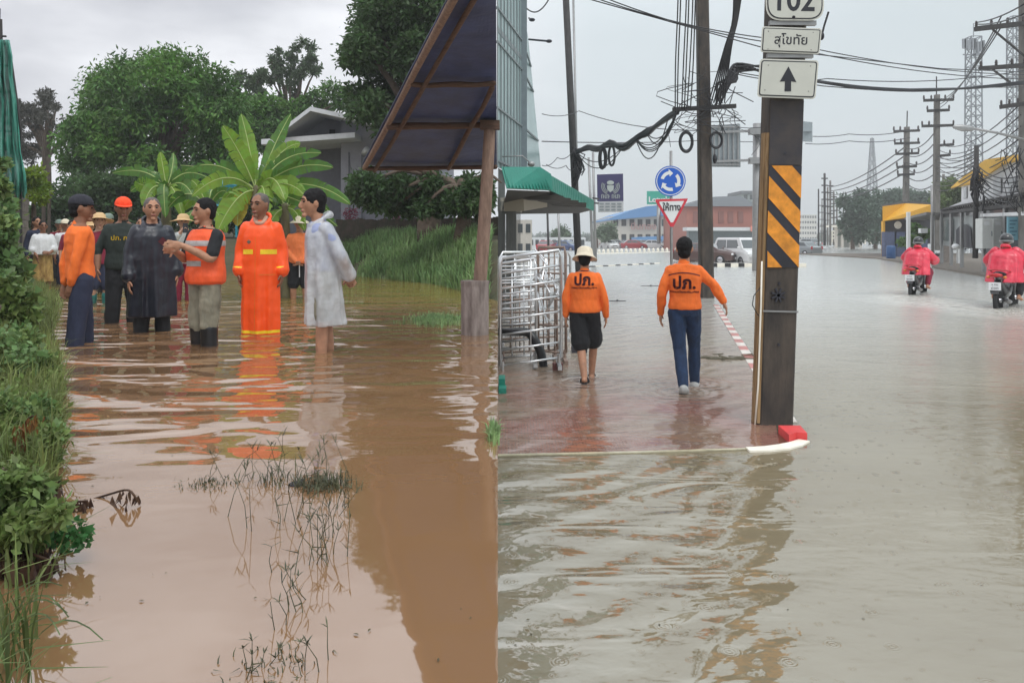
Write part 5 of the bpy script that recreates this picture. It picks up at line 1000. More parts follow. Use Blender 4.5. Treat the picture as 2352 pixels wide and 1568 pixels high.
# ---- big square concrete pole with signs
conc = mat('pole_concrete', (.088, .068, .052), .75, col2=(.016, .014, .014), vscale=2.4, aniso=(2, 2, .6), bump=.004, bscale=25); conc2 = mat('grey_pole', (.20, .19, .175), .85, col2=(.10, .095, .085), vscale=3, aniso=(1, 1, .4), bump=.004); dkp = mat('dark_pole', (.05, .047, .047), .8, col2=(.025, .024, .024), aniso=(1, 1, .4), bump=.004)
PY = 7.08; kx = F / PY
t = thing('concrete_pole', 'large square concrete utility pole with orange and black hazard stripes and white route signs', 'utility pole', P(1784, 977, PY))
def PP(x, y, dy=0): return P(x, y, PY) + V3(0, dy, 0)
def edge(y, l0=1745, l1=1768.4, y0=977, y1=230): return l0 + (l1 - l0) * (y0 - y) / (y0 - y1)
def edr(y): return edge(y, 1823, 1848)
m = MB(); 
def rowp(y, i=0.0): return [PP(edge(y) + i, y), PP(edr(y) - i, y), PP(edr(y) - i, y, .26), PP(edge(y) + i, y, .26)]
q0, q1 = rowp(1000), rowp(-160)
def chamf(q, c=.018):
    a, b_, c_, d = q; u = (b_ - a).normalized(); v = V3(0, 1, 0); return [a + u * c, b_ - u * c, b_ + v * c, c_ - v * c, c_ - u * c, d + u * c, d - v * c, a + v * c]
m.loft([chamf(rowp(y)) for y in (1005, 800, 600, 400, 200, 0, -160)]); out('shaft', m, conc, t)
blk = mat('stripe_black', (.018, .018, .028), .45, var=.3, vscale=5); org = mat('stripe_orange', (.66, .25, .02), .5, var=.3, vscale=9)
y0, y1 = 381, 614
m = MB(); m.prism([PP(edge(y0) + 3, y0, -.006), PP(edr(y0) - 2, y0, -.006), PP(edr(y1) - 2, y1, -.006), PP(edge(y1) + 2, y1, -.006)], (0, -.004, 0)); st = out('hazard_plate', m, blk, t)
def clipstripe(c0, wdt):
    """diagonal stripe falling to the right: y = c0 + k (x - left), between the plate's edges"""
    pts = []; A = []
    lx, rx_ = 1761.5, 1842; k = 1.12
    poly = [(lx, c0), (rx_, c0 + k * (rx_ - lx)), (rx_, c0 + wdt + k * (rx_ - lx)), (lx, c0 + wdt)]
    def clip(pl, f):
        o = []
        for i in range(len(pl)):
            a, b_ = pl[i], pl[(i + 1) % len(pl)]; fa, fb = f(a), f(b_)
            if fa >= 0: o.append(a)
            if fa * fb < 0: s_ = fa / (fa - fb); o.append((a[0] + (b_[0] - a[0]) * s_, a[1] + (b_[1] - a[1]) * s_))
        return o
    for f in (lambda p: p[1] - y0, lambda p: y1 - p[1], lambda p: p[0] - (edge(p[1]) + 2.5), lambda p: (edr(p[1]) - 2) - p[0]): poly = clip(poly, f)
    return poly
for c0 in (318, 400, 482, 576):
    pl = clipstripe(c0, 52 if c0 < 560 else 60)
    if len(pl) > 2: m = MB(); m.prism([PP(x, y, -.012) for x, y in pl], (0, -.003, 0)); out('orange_stripe', m, org, st)
m = MB(); m.prism([PP(edge(232) + 2, 232, -.004), PP(edr(232) - 2, 232, -.004), PP(edr(379) - 2, 379, -.004), PP(edge(379) + 2, 379, -.004)], (0, -.003, 0)); out('black_paint_band', m, mat('black_paint', (.022, .02, .028), .55, col2=(.05, .04, .036), vscale=5), t)
# cable guard boards on the left side
gb1 = mat('guard_board', (.34, .22, .10), .7, col2=(.17, .10, .045), vscale=8, aniso=(2, 2, .3), bump=.003)
for a0, a1, b0, b1, dy in ((1753, 1759.5, 1729, 1735, .10), (1757.5, 1763, 1734, 1740, .05), (1762, 1767, 1739, 1744.5, .01)):
    m = MB(); m.prism([P(x, y, PY + dy) for x, y in ((b0, 972), (b1 + 1, 972), (a1 + 1, 305), (a0, 305))], (0, .05, 0)); out('cable_guard', m, gb1, t)
m = MB(); m.tube([PP(1736, 985, .03), PP(1740, 880, -.02), PP(1744, 760, -.02), PP(1747, 700, -.01), PP(1750, 600, .0)], .008, 6); out('earth_cable', m, kwh, t, smooth=True)
m = MB(); m.tube([PP(1750, 657, .02), PP(1731, 680, .0), PP(1728, 700, 0), PP(1740, 722, .0), PP(1748, 728, .02)], .0045, 6); out('loose_wire', m, M_['rubber'], t, smooth=True)
m = MB(); m.beam(PP(1752, 714, -.006), PP(1833, 716, -.006), .012, .014); out('band', m, mat('galvanised', (.30, .30, .30), .45, metal=.6, var=.1), t); galv = bpy.data.materials['galvanised']
m = MB()
for x, y in ((1803, 352), (1797, 505), (1789, 651), (1788, 791)): m.tube([PP(x, y, -.014), PP(x, y, .01)], .012, 12)
out('bolt_hole', m, M_['ink'], t)
m = MB()
for k in range(4):
    a = k * PI / 4 + .4; m.beam(PP(1787 - 17 * math.cos(a), 678 - 17 * math.sin(a), -.004), PP(1787 + 17 * math.cos(a), 678 + 17 * math.sin(a), -.004), .022, .016)
out('painted_mark', m, M_['ink'], t)
sgw = mat('sign_face', (.52, .525, .47), .4, var=.05, vscale=4); sgb = mat('sign_black', (.015, .015, .022), .4); sge = mat('sign_edge', (.60, .60, .54), .4)
def rrect(c, r, n=6, ins=0):
    """rounded quad from 4 picture corners (tl, tr, br, bl)"""
    ce = Vector((sum(p[0] for p in c) / 4, sum(p[1] for p in c) / 4)); c = [Vector(p) for p in c]; o = []
    for i in range(4):
        p, a, b_ = c[i], c[i - 1], c[(i + 1) % 4]; da, db = (a - p).normalized(), (b_ - p).normalized(); p = p + (da + db) * ins; rr_ = max(.5, r - ins * .6); s_, e_ = p + da * rr_, p + db * rr_
        for k in range(n + 1): u = k / n; o.append((1 - u) ** 2 * s_ + 2 * u * (1 - u) * p + u * u * e_)
    return o
def signplate(par, c, r, Y, name, layers):
    base = None
    for k, (ins, mt) in enumerate(layers):
        m = MB(); m.prism([P(p.x, p.y, Y - .002 - .003 * k) for p in rrect(c, r, 6, ins)], (0, -.0025 if k else .006, 0)); o = out(name if not base else 'border' if k == 1 else 'face', m, mt, base or par); base = base or o
    return base
SY = 6.96
def textM(x, y, Y, tilt=0): return Matrix.Translation(P(x, y, Y)) @ Matrix.Rotation(tilt, 4, 'Y') @ Matrix.Rotation(PI / 2, 4, 'X')
px = SY / F
s1 = signplate(t, [(1746, 135), (1881, 139), (1873, 228), (1739, 223)], 9, SY, 'arrow_sign', ((0, sge), (3.5, sgb), (6, sgw)))
m = MB(); m.prism([P(x, y, SY - .012) for x, y in [(1811, 153), (1829, 189), (1817, 187), (1817, 210), (1802, 210), (1803, 187), (1791, 188)]], (0, -.002, 0)); out('arrow', m, sgb, s1)
s2 = signplate(t, [(1751, 61), (1888, 66), (1882, 125), (1747, 120)], 6, SY, 'name_sign', ((0, sge), (3, sgb), (5, sgw)))
out('sign_text', text_mb('สุโขทัย', 30 * px * 1.0, textM(1817, 93, SY - .011, .03), .001, .0015), sgb, s2)
s3 = signplate(t, [(1757, -70), (1892, -70), (1893, 48), (1760, 47)], 34, SY, 'route_sign', ((0, sge), (3.5, sgb), (6, sgw)))
out('route_number', text_mb('102', 66 * px, textM(1823, 2, SY - .011, .02), .0045, .0015, sy=1.12), sgb, s3)
m = MB(); m.tube([P(1823, 40, SY - .016), P(1823, 40, SY)], .014, 12); out('bolt', m, sgb, s3)
for y_, a, b_ in ((53, 1768, 1875), (128, 1763, 1868)):
    m = MB(); m.box(P(a, 0, 6.98).x, P(b_, 0, 6.98).x, 6.975, 7.02, P(0, y_ + 5, 6.98).z, P(0, y_ - 5, 6.98).z); out('sign_bracket', m, galv, t)
for s_, pts in ((s1, ((1765, 150), (1862, 152), (1757, 207), (1857, 210))), (s2, ((1765, 72), (1868, 75), (1764, 113), (1863, 115)))):
    m = MB()
    for x, y in pts: m.tube([P(x, y, SY - .014), P(x, y, SY)], .005, 8)
    out('rivet', m, galv, s_)
# ---- other poles
def pole(label, xb, yb, xt, yt, Y, r0, r1, mt, sq=True, name='utility_pole', n=8):
    b_ = P(xb, yb, Y); t_ = P(xt, yt, Y); t = thing(name, label, 'utility pole' if name == 'utility_pole' else name.replace('_', ' '), V3(b_.x, Y, 0)); m = MB(); z0 = V3(0, 0, -.3)
    if sq:
        rings = []
        for p, r in ((b_ + z0, r0), (t_, r1)): c = r * .25; rings.append([p + V3(x, y, 0) for x, y in ((-r + c, -r), (r - c, -r), (r, -r + c), (r, r - c), (r - c, r), (-r + c, r), (-r, r - c), (-r, -r + c))])
        m.loft(rings)
    else: m.tube([b_ + z0, t_], [r0, r1], 12)
    out('shaft', m, mt, t, smooth=not sq); return t
Ym = 22.1; mid = pole('tall square concrete pole behind the bareheaded man, carrying a crossarm tangled with cables', 1623, 683, 1612, -60, Ym, .19, .155, conc)
blkm = mat('cable_black', (.012, .012, .016), .5)
m = MB(); m.beam(P(1545, 252, Ym - .25), P(1690, 244, Ym - .25), .12, .11); out('crossarm', m, dkp, mid)
for x, y, r_, n_ in ((1576, 326, 15, 5), (1645, 322, 15, 2)):
    m = MB()
    for k in range(n_):
        c = P(x, y, Ym - .3 - .03 * k); rr_ = (r_ + (k % 3) * 1.2) / F * Ym; m.tube([c + V3(rr_ * math.cos(a) * .85, 0, rr_ * math.sin(a) * 1.35 if n_ > 3 else rr_ * math.sin(a) * 1.1) for a in [i * 2 * PI / 24 for i in range(25)]], .03, 6)
    out('cable_coil', m, blkm, mid, smooth=True)
m = MB(); m.ell(P(1642, 365, Ym - .3), (.06, .06, .13)); m.tube([P(1642, 340, Ym - .3), P(1642, 360, Ym - .3)], .015, 6); out('cable_end', m, blkm, mid)
lp = pole('leaning dark pole above the bucket hat, knotted with black cable', 1332, 650, 1298, -40, 30, .14, .125, dkp, sq=False)
m = MB(); g = random.Random(3)
for k in range(14): 
    a0 = g.uniform(330, 375); m.tube([P(1322 + g.uniform(-8, 8), a0, 29.8 + g.uniform(-.2, .2)), P(1326 + g.uniform(-14, 18), a0 + g.uniform(10, 40), 29.7), P(1324 + g.uniform(-10, 12), a0 + g.uniform(20, 60), 29.8)], g.uniform(.02, .05), 6)
out('cable_knot', m, blkm, lp, smooth=True)
pole('thin pale steel post just right of the leaning dark pole', 1331, 645, 1316, -40, 30.6, .045, .045, galv, False, 'post')
pole('slender grey post left of the purple sign', 1362, 590, 1352, 362, 46, .09, .07, galv, False, 'post'); pole('second slender grey post carrying the purple sign', 1368, 590, 1362, 350, 46.5, .09, .07, galv, False, 'post')
pole('thin dark post under the green awning nearer the shutter', 1261, 600, 1257, 480, 58, .08, .08, dkp, False, 'post'); pole('thin dark post under the outer end of the green awning', 1287, 600, 1282, 480, 57, .09, .09, galv, False, 'post')
pole('thin dark pole just left of the cable-tangled concrete pole', 1624, 600, 1611, 380, 50, .08, .06, dkp, False, 'post')
# ---- wires
gw = random.Random(17)
def cable(name, label, pts, r, group=None, n=5, cat='cable'): m = MB(); m.tube(pts, r, n); return out(name, m, blkm, None, label, cat, group, smooth=True, loc=pts[0])
def bundle(label, A, B, sg, k, spread, r, group=None):
    t = thing('cable_bundle', label, 'cable bundle', A, group)
    for i in range(k):
        o1 = V3(gw.gauss(0, spread), 0, gw.gauss(0, spread)); m = MB(); q = sag(A + o1 * .4, B + o1 * .4, sg * gw.uniform(.85, 1.2), 16); q = [p + V3(0, 0, gw.gauss(0, spread * .5)) + o1 for p in q]; m.tube(q, r * gw.uniform(.6, 1.2), 5); out('strand', m, blkm, t, smooth=True)
    return t
for ci, (xt, xb) in enumerate(((1556, 1551), (1562, 1556), (1575, 1566), (1581, 1572), (1590, 1578), (1596, 1586))):
    m = MB(); q = [P(xt + 3, -60, Ym - 3), P(xt, 40, Ym - 2), P((xt + xb) / 2 - 2 + ci * .6, 150, Ym - 1), P(xb, 250, Ym - .3)]; m.limb(q, [.018] * 4, 5, k=5)
    out('drop_cable', m, blkm, None, ORD[ci] + ' from the left of six steep cables left of the tangled pole', 'cable', 'cables dropping to the crossarm', smooth=True, loc=q[3])
for ci in range(7):
    m = MB(); q = [P(1686 + ci * 4, -60, Ym - 3), P(1684 + ci * 1.6, 45, Ym - 2), P(1665 + ci * 2.4, 110, Ym - 1), P(1628 + ci * 6, 236, Ym - .3)]; m.limb(q, [.026, .03, .026, .018], 5, k=5)
    out('drop_cable', m, blkm, None, ORD[ci] + ' from the left of seven cables slanting down right of the tangled pole', 'cable', 'cables slanting to the crossarm', smooth=True, loc=q[3])
m = MB(); q = [P(1740, 158, Ym - .2), P(1700, 158, Ym), P(1682, 175, Ym), P(1660, 205, Ym), P(1648, 246, Ym - .2)]
for k in range(6): m.limb([p + V3(gw.gauss(0, .06), 0, gw.gauss(0, .07)) for p in q], [.03, .035, .06, .04, .02], 5, k=4)
out('cable_tangle', m, blkm, None, 'tangle of black cables climbing from the crossarm toward the route signs', 'cable bundle', smooth=True, loc=q[4])
t = thing('cable_bundle', 'long drooping knotted cable bundle between the leaning dark pole and the crossarm', 'cable bundle', P(1330, 350, 29))
q0 = [(1325, 350, 29.6), (1350, 338, 29), (1372, 342, 28), (1400, 330, 27), (1432, 336, 26), (1460, 318, 25), (1485, 305, 24.5), (1510, 286, 23.5), (1535, 270, 22.6), (1556, 256, 21.9)]
for k in range(7):
    q = [P(x, y + gw.gauss(0, 3), Y) for x, y, Y in q0]; m = MB(); m.limb(q, [.05 + .02 * (k < 3)] * len(q), 5, k=3); out('strand', m, blkm, t, smooth=True)
for k in range(9):
    a, b_ = gw.choice(((0, 4), (5, 9), (6, 9), (5, 8))); A, B = P(*q0[a]), P(*q0[b_]); m = MB(); m.tube(sag(A, B, gw.uniform(.3, 1.0), 12), .018, 5); out('strand', m, blkm, t, smooth=True)
for x, y in ((1383, 352), (1386, 350), (1405, 345)):
    c = P(x, y, 27.5); m = MB(); m.tube([c + V3(.10 * math.cos(a), 0, -.2 + .34 * math.sin(a)) for a in [i * 2 * PI / 20 for i in range(21)]], .045, 5); out('hanging_loop', m, blkm, t, smooth=True)
t = thing('cable_bundle', 'mess of thin loose wires curling round the tangled pole and its crossarm', 'cable bundle', P(1630, 250, Ym - .4))
for k in range(34):
    x0, y0_ = gw.uniform(1560, 1690), gw.uniform(150, 270); n_ = gw.randint(3, 5); q = [P(x0 + gw.gauss(0, 14) * u, y0_ + gw.uniform(8, 26) * u, Ym - .4 + gw.uniform(-.15, .05)) for u in range(n_)]; m = MB(); m.limb(q, [gw.uniform(.006, .014)] * n_, 5, k=4); out('strand', m, blkm, t, smooth=True)
# long spans across the road
for i, (pl, lb) in enumerate((
    ([(1210, 20, 16), (1260, 0, 16)], 'short wire at the top of the glass building'),
    ([(1350, -10, 18), (1760, 88, 19), (2352, 172, 26)], 'upper of three thin wires crossing behind the route signs'),
    ([(1375, -10, 18), (1760, 97, 19), (2352, 182, 26)], 'middle of three thin wires crossing behind the route signs'),
    ([(1330, -8, 18), (1760, 112, 19), (2160, 158, 23), (2352, 166, 26)], 'lowest of three thin wires crossing behind the route signs'),
    ([(1690, 170, 21), (1900, 181, 22), (2352, 162, 26)], 'single thin wire running right from the arrow sign'),
    ([(1700, 168, 21), (1890, 198, 21.5), (1990, 206, 22), (2352, 200, 26)], 'thin wire under the thick bundle right of the arrow sign'),
    ([(1245, 262, 26), (1330, 255, 30), (1620, 300, 22)], 'faint wire from the glass building to the leaning dark pole'),
    ([(1245, 380, 28), (1280, 362, 29), (1322, 338, 29.5)], 'dark cable rising from the green awning to the leaning dark pole'),
    ([(1245, 325, 40), (1620, 322, 60), (1850, 318, 60)], 'faint level wire far behind the crossarm'),
    ([(1255, 378, 28), (1300, 380, 29), (1325, 378, 29.6)], 'short level wire tying the green awning to the leaning pole'),
    ([(1850, 312, 60), (1950, 308, 60), (2090, 299, 60)], 'upper faint wire left of the far poles'), ([(1850, 330, 60), (1950, 324, 60), (2090, 316, 60)], 'lower faint wire left of the far poles'))):
    q = [P(*p) for p in pl]
    if len(q) == 2: q = sag(q[0], q[1], .15)
    elif len(q) == 3: q = [q[0].lerp(q[1], u / 10) - V3(0, 0, .5 * (u / 10) * (1 - u / 10)) for u in range(10)] + [q[1].lerp(q[2], u / 10) - V3(0, 0, .8 * (u / 10) * (1 - u / 10)) for u in range(11)]
    cable('wire', lb, q, .014 if q[0].y < 30 else .03)
m = MB()
for k in range(4): m.limb([P(1740, 160 + k, 21), P(1880, 186 + k, 21.5), P(2000, 201 + k * 1.4, 22), P(2130, 206 + k, 23), P(2250, 202 - k, 25), P(2352, 193 - k * 2, 26)], [.028] * 6, 6, k=4)
out('thick_cable', m, blkm, None, 'thick black cable bundle swagging across the sky right of the arrow sign', 'cable bundle', smooth=True, loc=P(1740, 160, 21))
# wire broken end by the shield
m = MB(); m.tube([P(1886, 88, 9), P(1893, 60, 9), P(1903, 28, 9)], .012, 6); m.ell(P(1887, 83, 9), (.03, .03, .05)); out('hanging_wire', m, blkm, None, 'short thick wire end sticking up behind the right side of the name sign', 'cable', loc=P(1887, 88, 9))
# ---- steel poles with crossarms on the right
def crossarm(par, Y, x0, x1, y0, y1, ins, hgt=14, th=.12, mt=None, diag=None):
    m = MB(); m.beam(P(x0, y0, Y - .2), P(x1, y1, Y - .2), th, th); a = out('crossarm', m, mt or dkp, par)
    for u in ins:
        x = x0 + (x1 - x0) * u; y = y0 + (y1 - y0) * u; hh = hgt / F * Y; m = MB(); r_ = hh * .28; m.lathe([(r_ * .5, 0), (r_, hh * .2), (r_ * .6, hh * .35), (r_, hh * .5), (r_ * .6, hh * .7), (r_ * .8, hh * .8), (r_ * .3, hh)], P(x, y, Y - .2) + V3(0, 0, th / 2), 10); out('insulator', m, mat('insulator', (.06, .05, .05), .4) if 'insulator' not in bpy.data.materials else bpy.data.materials['insulator'], a, smooth=True)
    if diag: m = MB(); m.beam(P(*diag[0], Y - .2), P(*diag[1], Y - .2), .06, .06); out('brace', m, mt or dkp, par)
p1 = pole('big dark utility pole cut by the right edge, with three long crossarms of insulators', 2360, 610, 2357, -60, 30, .24, .20, conc2)
crossarm(p1, 30, 2240, 2356, 67, 54, (.02, .32, .64, .95), 13, .17, diag=((2280, 68), (2354, 130))); crossarm(p1, 30, 2250, 2356, 158, 150, (.03, .36, .70, .97), 13, .15, diag=((2280, 160), (2328, 196))); crossarm(p1, 30, 2298, 2356, 246, 238, (.03, .35, .7), 11, .15)
m = MB(); g = random.Random(31)
for k in range(26): 
    x, y = g.uniform(2300, 2352), g.uniform(330, 450); m.tube([P(x, y, 29.6), P(x + g.uniform(-14, 14), y + g.uniform(8, 30), 29.5), P(x + g.uniform(-20, 20), y + g.uniform(20, 70), 29.6)], g.uniform(.012, .03), 5)
out('cable_tangle', m, blkm, p1, smooth=True)
p2 = pole('grey concrete pole with four crossarms, tallest of the poles in the middle distance', 2150, 566, 2152, 218, 62, .24, .18, conc2)
for x0, x1, y, ins in ((2122, 2190, 231, (0, .25, .72, 1)), (2130, 2180, 255, (0, 1)), (2118, 2190, 290, (0, .22, 1)), (2160, 2190, 334, (.3, 1)), (2160, 2182, 358, (1,))): crossarm(p2, 62, x0, x1, y, y - 2, ins, 9, .2)
m = MB(); m.tube([P(2151, 225, 62), P(2151, 176, 62)], .05, 6); out('lightning_rod', m, dkp, p2)
p3 = pole('grey concrete pole with many short insulator arms, left of the tallest middle pole', 2079, 566, 2083, 292, 78, .28, .22, conc2)
for x0, x1, y, ins in ((2053, 2112, 302, (0, .25, .95)), (2055, 2112, 330, (0, .25, .95)), (2058, 2110, 354, (0, .4, .7, 1)), (2060, 2105, 384, (0, .4, 1)), (2062, 2100, 402, (0, 1))): crossarm(p3, 78, x0, x1, y, y - 2, ins, 9, .22)
m = MB(); m.tube([P(2083, 295, 78), P(2084, 255, 78)], .06, 6); out('lightning_rod', m, dkp, p3)
p4 = pole('dark cable-wrapped pole in front of the yellow-roofed building', 2240, 578, 2243, 335, 36, .12, .10, dkp, False)
m = MB(); g = random.Random(32)
for k in range(22): 
    x, y = 2240 + g.uniform(-6, 16), g.uniform(380, 440); m.tube([P(x, y, 35.7), P(x + g.uniform(-10, 22), y + g.uniform(8, 24), 35.6), P(x + g.uniform(-8, 10), y + g.uniform(14, 50), 35.7)], g.uniform(.02, .045), 5)
out('cable_tangle', m, blkm, p4, smooth=True)
pole('slim pale steel post right of the bus shelter', 2142, 575, 2140, 425, 48, .08, .07, galv, False, 'post')
m = MB(); m.tube([P(2356, 322, 29.5), P(2290, 305, 29.4), P(2225, 294, 29.3)], .05, 8); t = thing('street_lamp', 'street lamp arm reaching left from the big pole at the right edge', 'street lamp', P(2356, 322, 29.5)); out('arm', m, galv, t, smooth=True)
m = MB(); m.limb([P(2232, 296, 29.3), P(2210, 294, 29.3), P(2192, 292, 29.3)], [.10, .13, .07], 10, flat=.6); out('lamp_head', m, galv, t, smooth=True)
for i, (x, yt, Y, r_) in enumerate(((1880, 434, 110, .12), (1894, 398, 120, .2), (1907, 415, 135, .2), (1915, 440, 150, .2), (1901, 430, 160, .2), (1922, 455, 170, .2), (1888, 460, 180, .16))):
    q = pole(('nearest thin', 'tallest', 'second tallest', 'third', 'fourth', 'short outermost', 'faintest')[i] + ' pole in the distant cluster at the end of the road', x, 560, x, yt, Y, r_, r_ * .8, dkp if i < 2 else conc2, False)
    if i: 
        for k in range(5): 
            yy = yt + 12 + k * 16; m = MB(); m.beam(P(x - 7, yy, Y - .3), P(x + 7, yy, Y - .3), .18, .18); out('crossarm', m, dkp, q)
pole('small distant pole among the hill trees behind the orange shop', 2167, 500, 2167, 400, 120, .25, .2, conc2, False)
# lattice towers
def lattice(label, xc, yb, yt, Y, wb, wt, n, mt, ants=False):
    b_ = P(xc, yb, Y); t = thing('lattice_tower', label, 'tower', V3(b_.x, Y, 0)); m = MB(); z0, z1 = 0, P(xc, yt, Y).z
    cr = lambda u: [(b_ + V3((wb + (wt - wb) * u) * a, (wb + (wt - wb) * u) * c, 0)).xy.to_3d() + V3(0, 0, z0 + (z1 - z0) * u) for a, c in ((-.5, -.5), (.5, -.5), (.5, .5), (-.5, .5))]
    r_ = .0009 * Y
    for i in range(n):
        A, B = cr(i / n), cr((i + 1) / n)
        for k in range(4): m.beam(A[k], B[k], r_ * 1.5, r_ * 1.5); m.beam(A[k], B[(k + 1) % 4], r_, r_); m.beam(B[k], B[(k + 1) % 4], r_, r_)
    out('lattice', m, mt, t)
    if ants:
        g = random.Random(4)
        for x0 in (-18, -11, 0, 9, 18, 22, -22, 4):
            for yy in ((0, 34),): m = MB(); c = P(xc + x0, yt + g.uniform(2, 12), Y - 1); hh = g.uniform(20, 34) / F * Y; m.box(c.x - .16, c.x + .16, c.y - .1, c.y + .1, c.z - hh, c.z); out('antenna', m, mt, t)
        m = MB()
        for yy in (12, 40): c0, c1 = P(xc - 24, yt + yy, Y - .8), P(xc + 24, yt + yy, Y - .8); m.beam(c0, c1, .12, .12)
        m.tube([P(xc, yt, Y), P(xc, yt - 32, Y)], .05, 5); out('antenna_frame', m, mt, t)
    return t
tw = mat('tower_steel', (.25, .27, .29), .6, var=.1)
lattice('telecom lattice tower crowned with panel antennas, right of the middle-distance poles', 2236, 560, 86, 85, 1.3, 1.1, 22, tw, True); lattice('lattice tower partly behind the big pole at the right edge', 2331, 560, 40, 75, 1.0, .95, 24, tw)
lattice('distant tapering electricity pylon above the dark trees', 2003, 545, 318, 260, 4.2, .6, 12, tw)
# spans between right poles
def spans(label, A, B, k, dy, sg, r_, group): 
    r_ *= 1.5
    for i in range(k): q = sag(P(A[0], A[1] + i * dy[0], A[2]), P(B[0], B[1] + i * dy[1], B[2]), sg, 12); cable('wire', ORD[i] + ' ' + label, q, r_, group)
spans('wire running back along the road from the long crossarms of the big right-edge pole', (2300, 62, 30), (2160, 231, 62), 3, (-12, 8), .5, .018, 'wires between the big pole and the middle poles')
spans('wire running back from the lowest crossarm of the big right-edge pole', (2345, 238, 30), (2155, 330, 62), 6, (26, 14), .8, .018, 'low wires between the big pole and the middle poles')
spans('wire from the top corner down to the long upper crossarm', (2352, 10, 22), (2242, 52, 30), 2, (22, 4), .1, .016, 'wires at the top right corner')
spans('wire between the two many-armed middle poles', (2150, 300, 62), (2082, 340, 78), 6, (24, 16), .6, .03, 'wires between the middle poles')
spans('wire running from the many-armed pole to the distant cluster', (2082, 335, 78), (1905, 430, 130), 4, (20, 9), .8, .045, 'wires to the distant cluster')
spans('wire crossing in front of the yellow-roofed building', (2245, 380, 36), (2350, 400, 30), 7, (9, 12), .35, .018, 'wires before the yellow roof'); spans('wire from the cable-wrapped pole back toward the middle poles', (2243, 345, 36), (2152, 360, 62), 8, (8, 11), .3, .02, 'wires behind the cable-wrapped pole')
# ---------------------------------------------------------------- right: buildings, signs, barriers, vehicles
glass = mat('facade_glass', (.30, .40, .40), .22, var=.12, vscale=.5, col2=None, bump=.01, bscale=.6); mull = mat('mullion', (.18, .21, .22), .5); 
# glass building: its long face runs along the pavement, the short end face looks at the camera
t = thing('glass_building', 'tall pale green glass-clad building at the left of the road above the green awning', 'building', P(1200, 560, 20))
def fx(Y): return -4.04 + .2 * Y
ztop = 13.5; zb = 3.35
ya, yb_ = 18.45, 21.6; yc = 24.8
m = MB(); m.add([(fx(ya), ya, zb), (fx(yb_), yb_, zb), (fx(yb_), yb_, ztop), (fx(ya), ya, ztop)], [(0, 1, 2, 3)]); m.add([(fx(ya), ya, ztop), (fx(yb_), yb_, ztop), (fx(yb_) - .1, yb_ + 6, ztop), (fx(ya), yb_ + 6, ztop)], [(0, 1, 2, 3)]); f1 = out('glass_wall', m, glass, t, recalc=False)
z2 = P(1210, 84, yc).z
m = MB(); m.add([(fx(yb_), yb_, zb), (P(1246, 0, yc).x, yc, zb), (P(1213, 0, yc).x, yc, z2), (fx(yb_), yb_, z2)], [(0, 1, 2, 3)]); m.add([(P(1246, 0, yc).x, yc, zb), (P(1240, 0, yc).x, yc + 6, zb), (P(1213, 0, yc).x, yc + 6, z2), (P(1213, 0, yc).x, yc, z2)], [(0, 1, 2, 3)]); f2 = out('glass_wall', m, glass, t, recalc=False)
m = MB()
for z in (3.5, 4.75, 6.3, 7.1, 8.3, 10.2, 12):
    m.beam((fx(ya), ya - .03, z), (fx(yb_), yb_ - .03, z), .06, .05)
for k in range(9): Y = ya + (yb_ - ya) * k / 8; m.beam((fx(Y) + .01, Y - .02, zb), (fx(Y) + .01, Y - .02, ztop), .03, .03)
out('mullions', m, mull, f1)
m = MB()
for z in (3.5, 4.75, 6.3, 7.1, 8.3):
    u = (z - zb) / (z2 - zb); xr = P(1246, 0, yc).x * (1 - u) + P(1213, 0, yc).x * u
    if z < z2: m.beam((fx(yb_) + .02, yb_, z), (xr, yc - .02, z), .05, .05)
out('mullions', m, mull, f2)
m = MB(); m.beam((fx(yb_) + .02, yb_ - .04, zb), (fx(yb_) + .02, yb_ - .04, ztop), .22, .2); out('corner_column', m, mat('column_grey', (.16, .2, .22), .6, var=.1), t)
m = MB(); m.prism([(fx(ya), ya - .06, 6.55), (fx(yb_), yb_ - .06, 6.55), (fx(yb_), yb_ - .06, 6.68), (fx(ya), ya - .06, 6.68)], (0, .05, 0)); out('band_course', m, mull, t)
m = MB(); m.add([(SEAM * 20 + .0, 20, 0)] * 0 + [(fx(ya) + .02, ya + .2, -.2), (P(1160, 0, 20).x, 20, -.2), (P(1160, 0, 20).x, 20, 3.35), (fx(ya) + .02, ya + .2, 3.35)], [(0, 1, 2, 3)])
for k in range(24): x = fx(ya) + .03 + k * .022; m.box(x, x + .012, ya + .12, ya + .16, -.2, 2.55)
out('shutter', m, mat('shutter', (.10, .105, .10), .6, var=.2, aniso=(6, 1, .2)), t, recalc=False)
m = MB(); a = P(1163, 600, 19.5); m.box(a.x, P(1186, 0, 19.5).x, 19.4, 19.8, -.2, 2.6); out('pillar', m, mat('pillar', (.15, .15, .14), .8, var=.3, aniso=(3, 1, .4)), t)
m = MB(); a, b_ = P(1143, 480, 19.2), P(1200, 455, 19.2); m.box(a.x, b_.x, 19.1, 20.5, a.z - .05, b_.z); out('fascia', m, mat('old_fascia', (.45, .42, .36), .8, var=.25), t)
for k, (y_, x1) in enumerate(((44, 1222), (93, 1261))):
    m = MB(); m.tube([P(1215, y_ - 2, 24), P(x1, y_ + 2, 23)], .03, 6); m.ell(P(x1, y_ + 2, 23), (.09, .09, .05)); out('floodlight', m, M_['ink'], t)
m = MB(); m.ell(P(1220, 377, 19), (.09, .09, .07)); m.tube([P(1150, 360, 19), P(1200, 358, 19), P(1215, 372, 19)], .015, 6); out('bulb_lamp', m, galv, t, smooth=True)
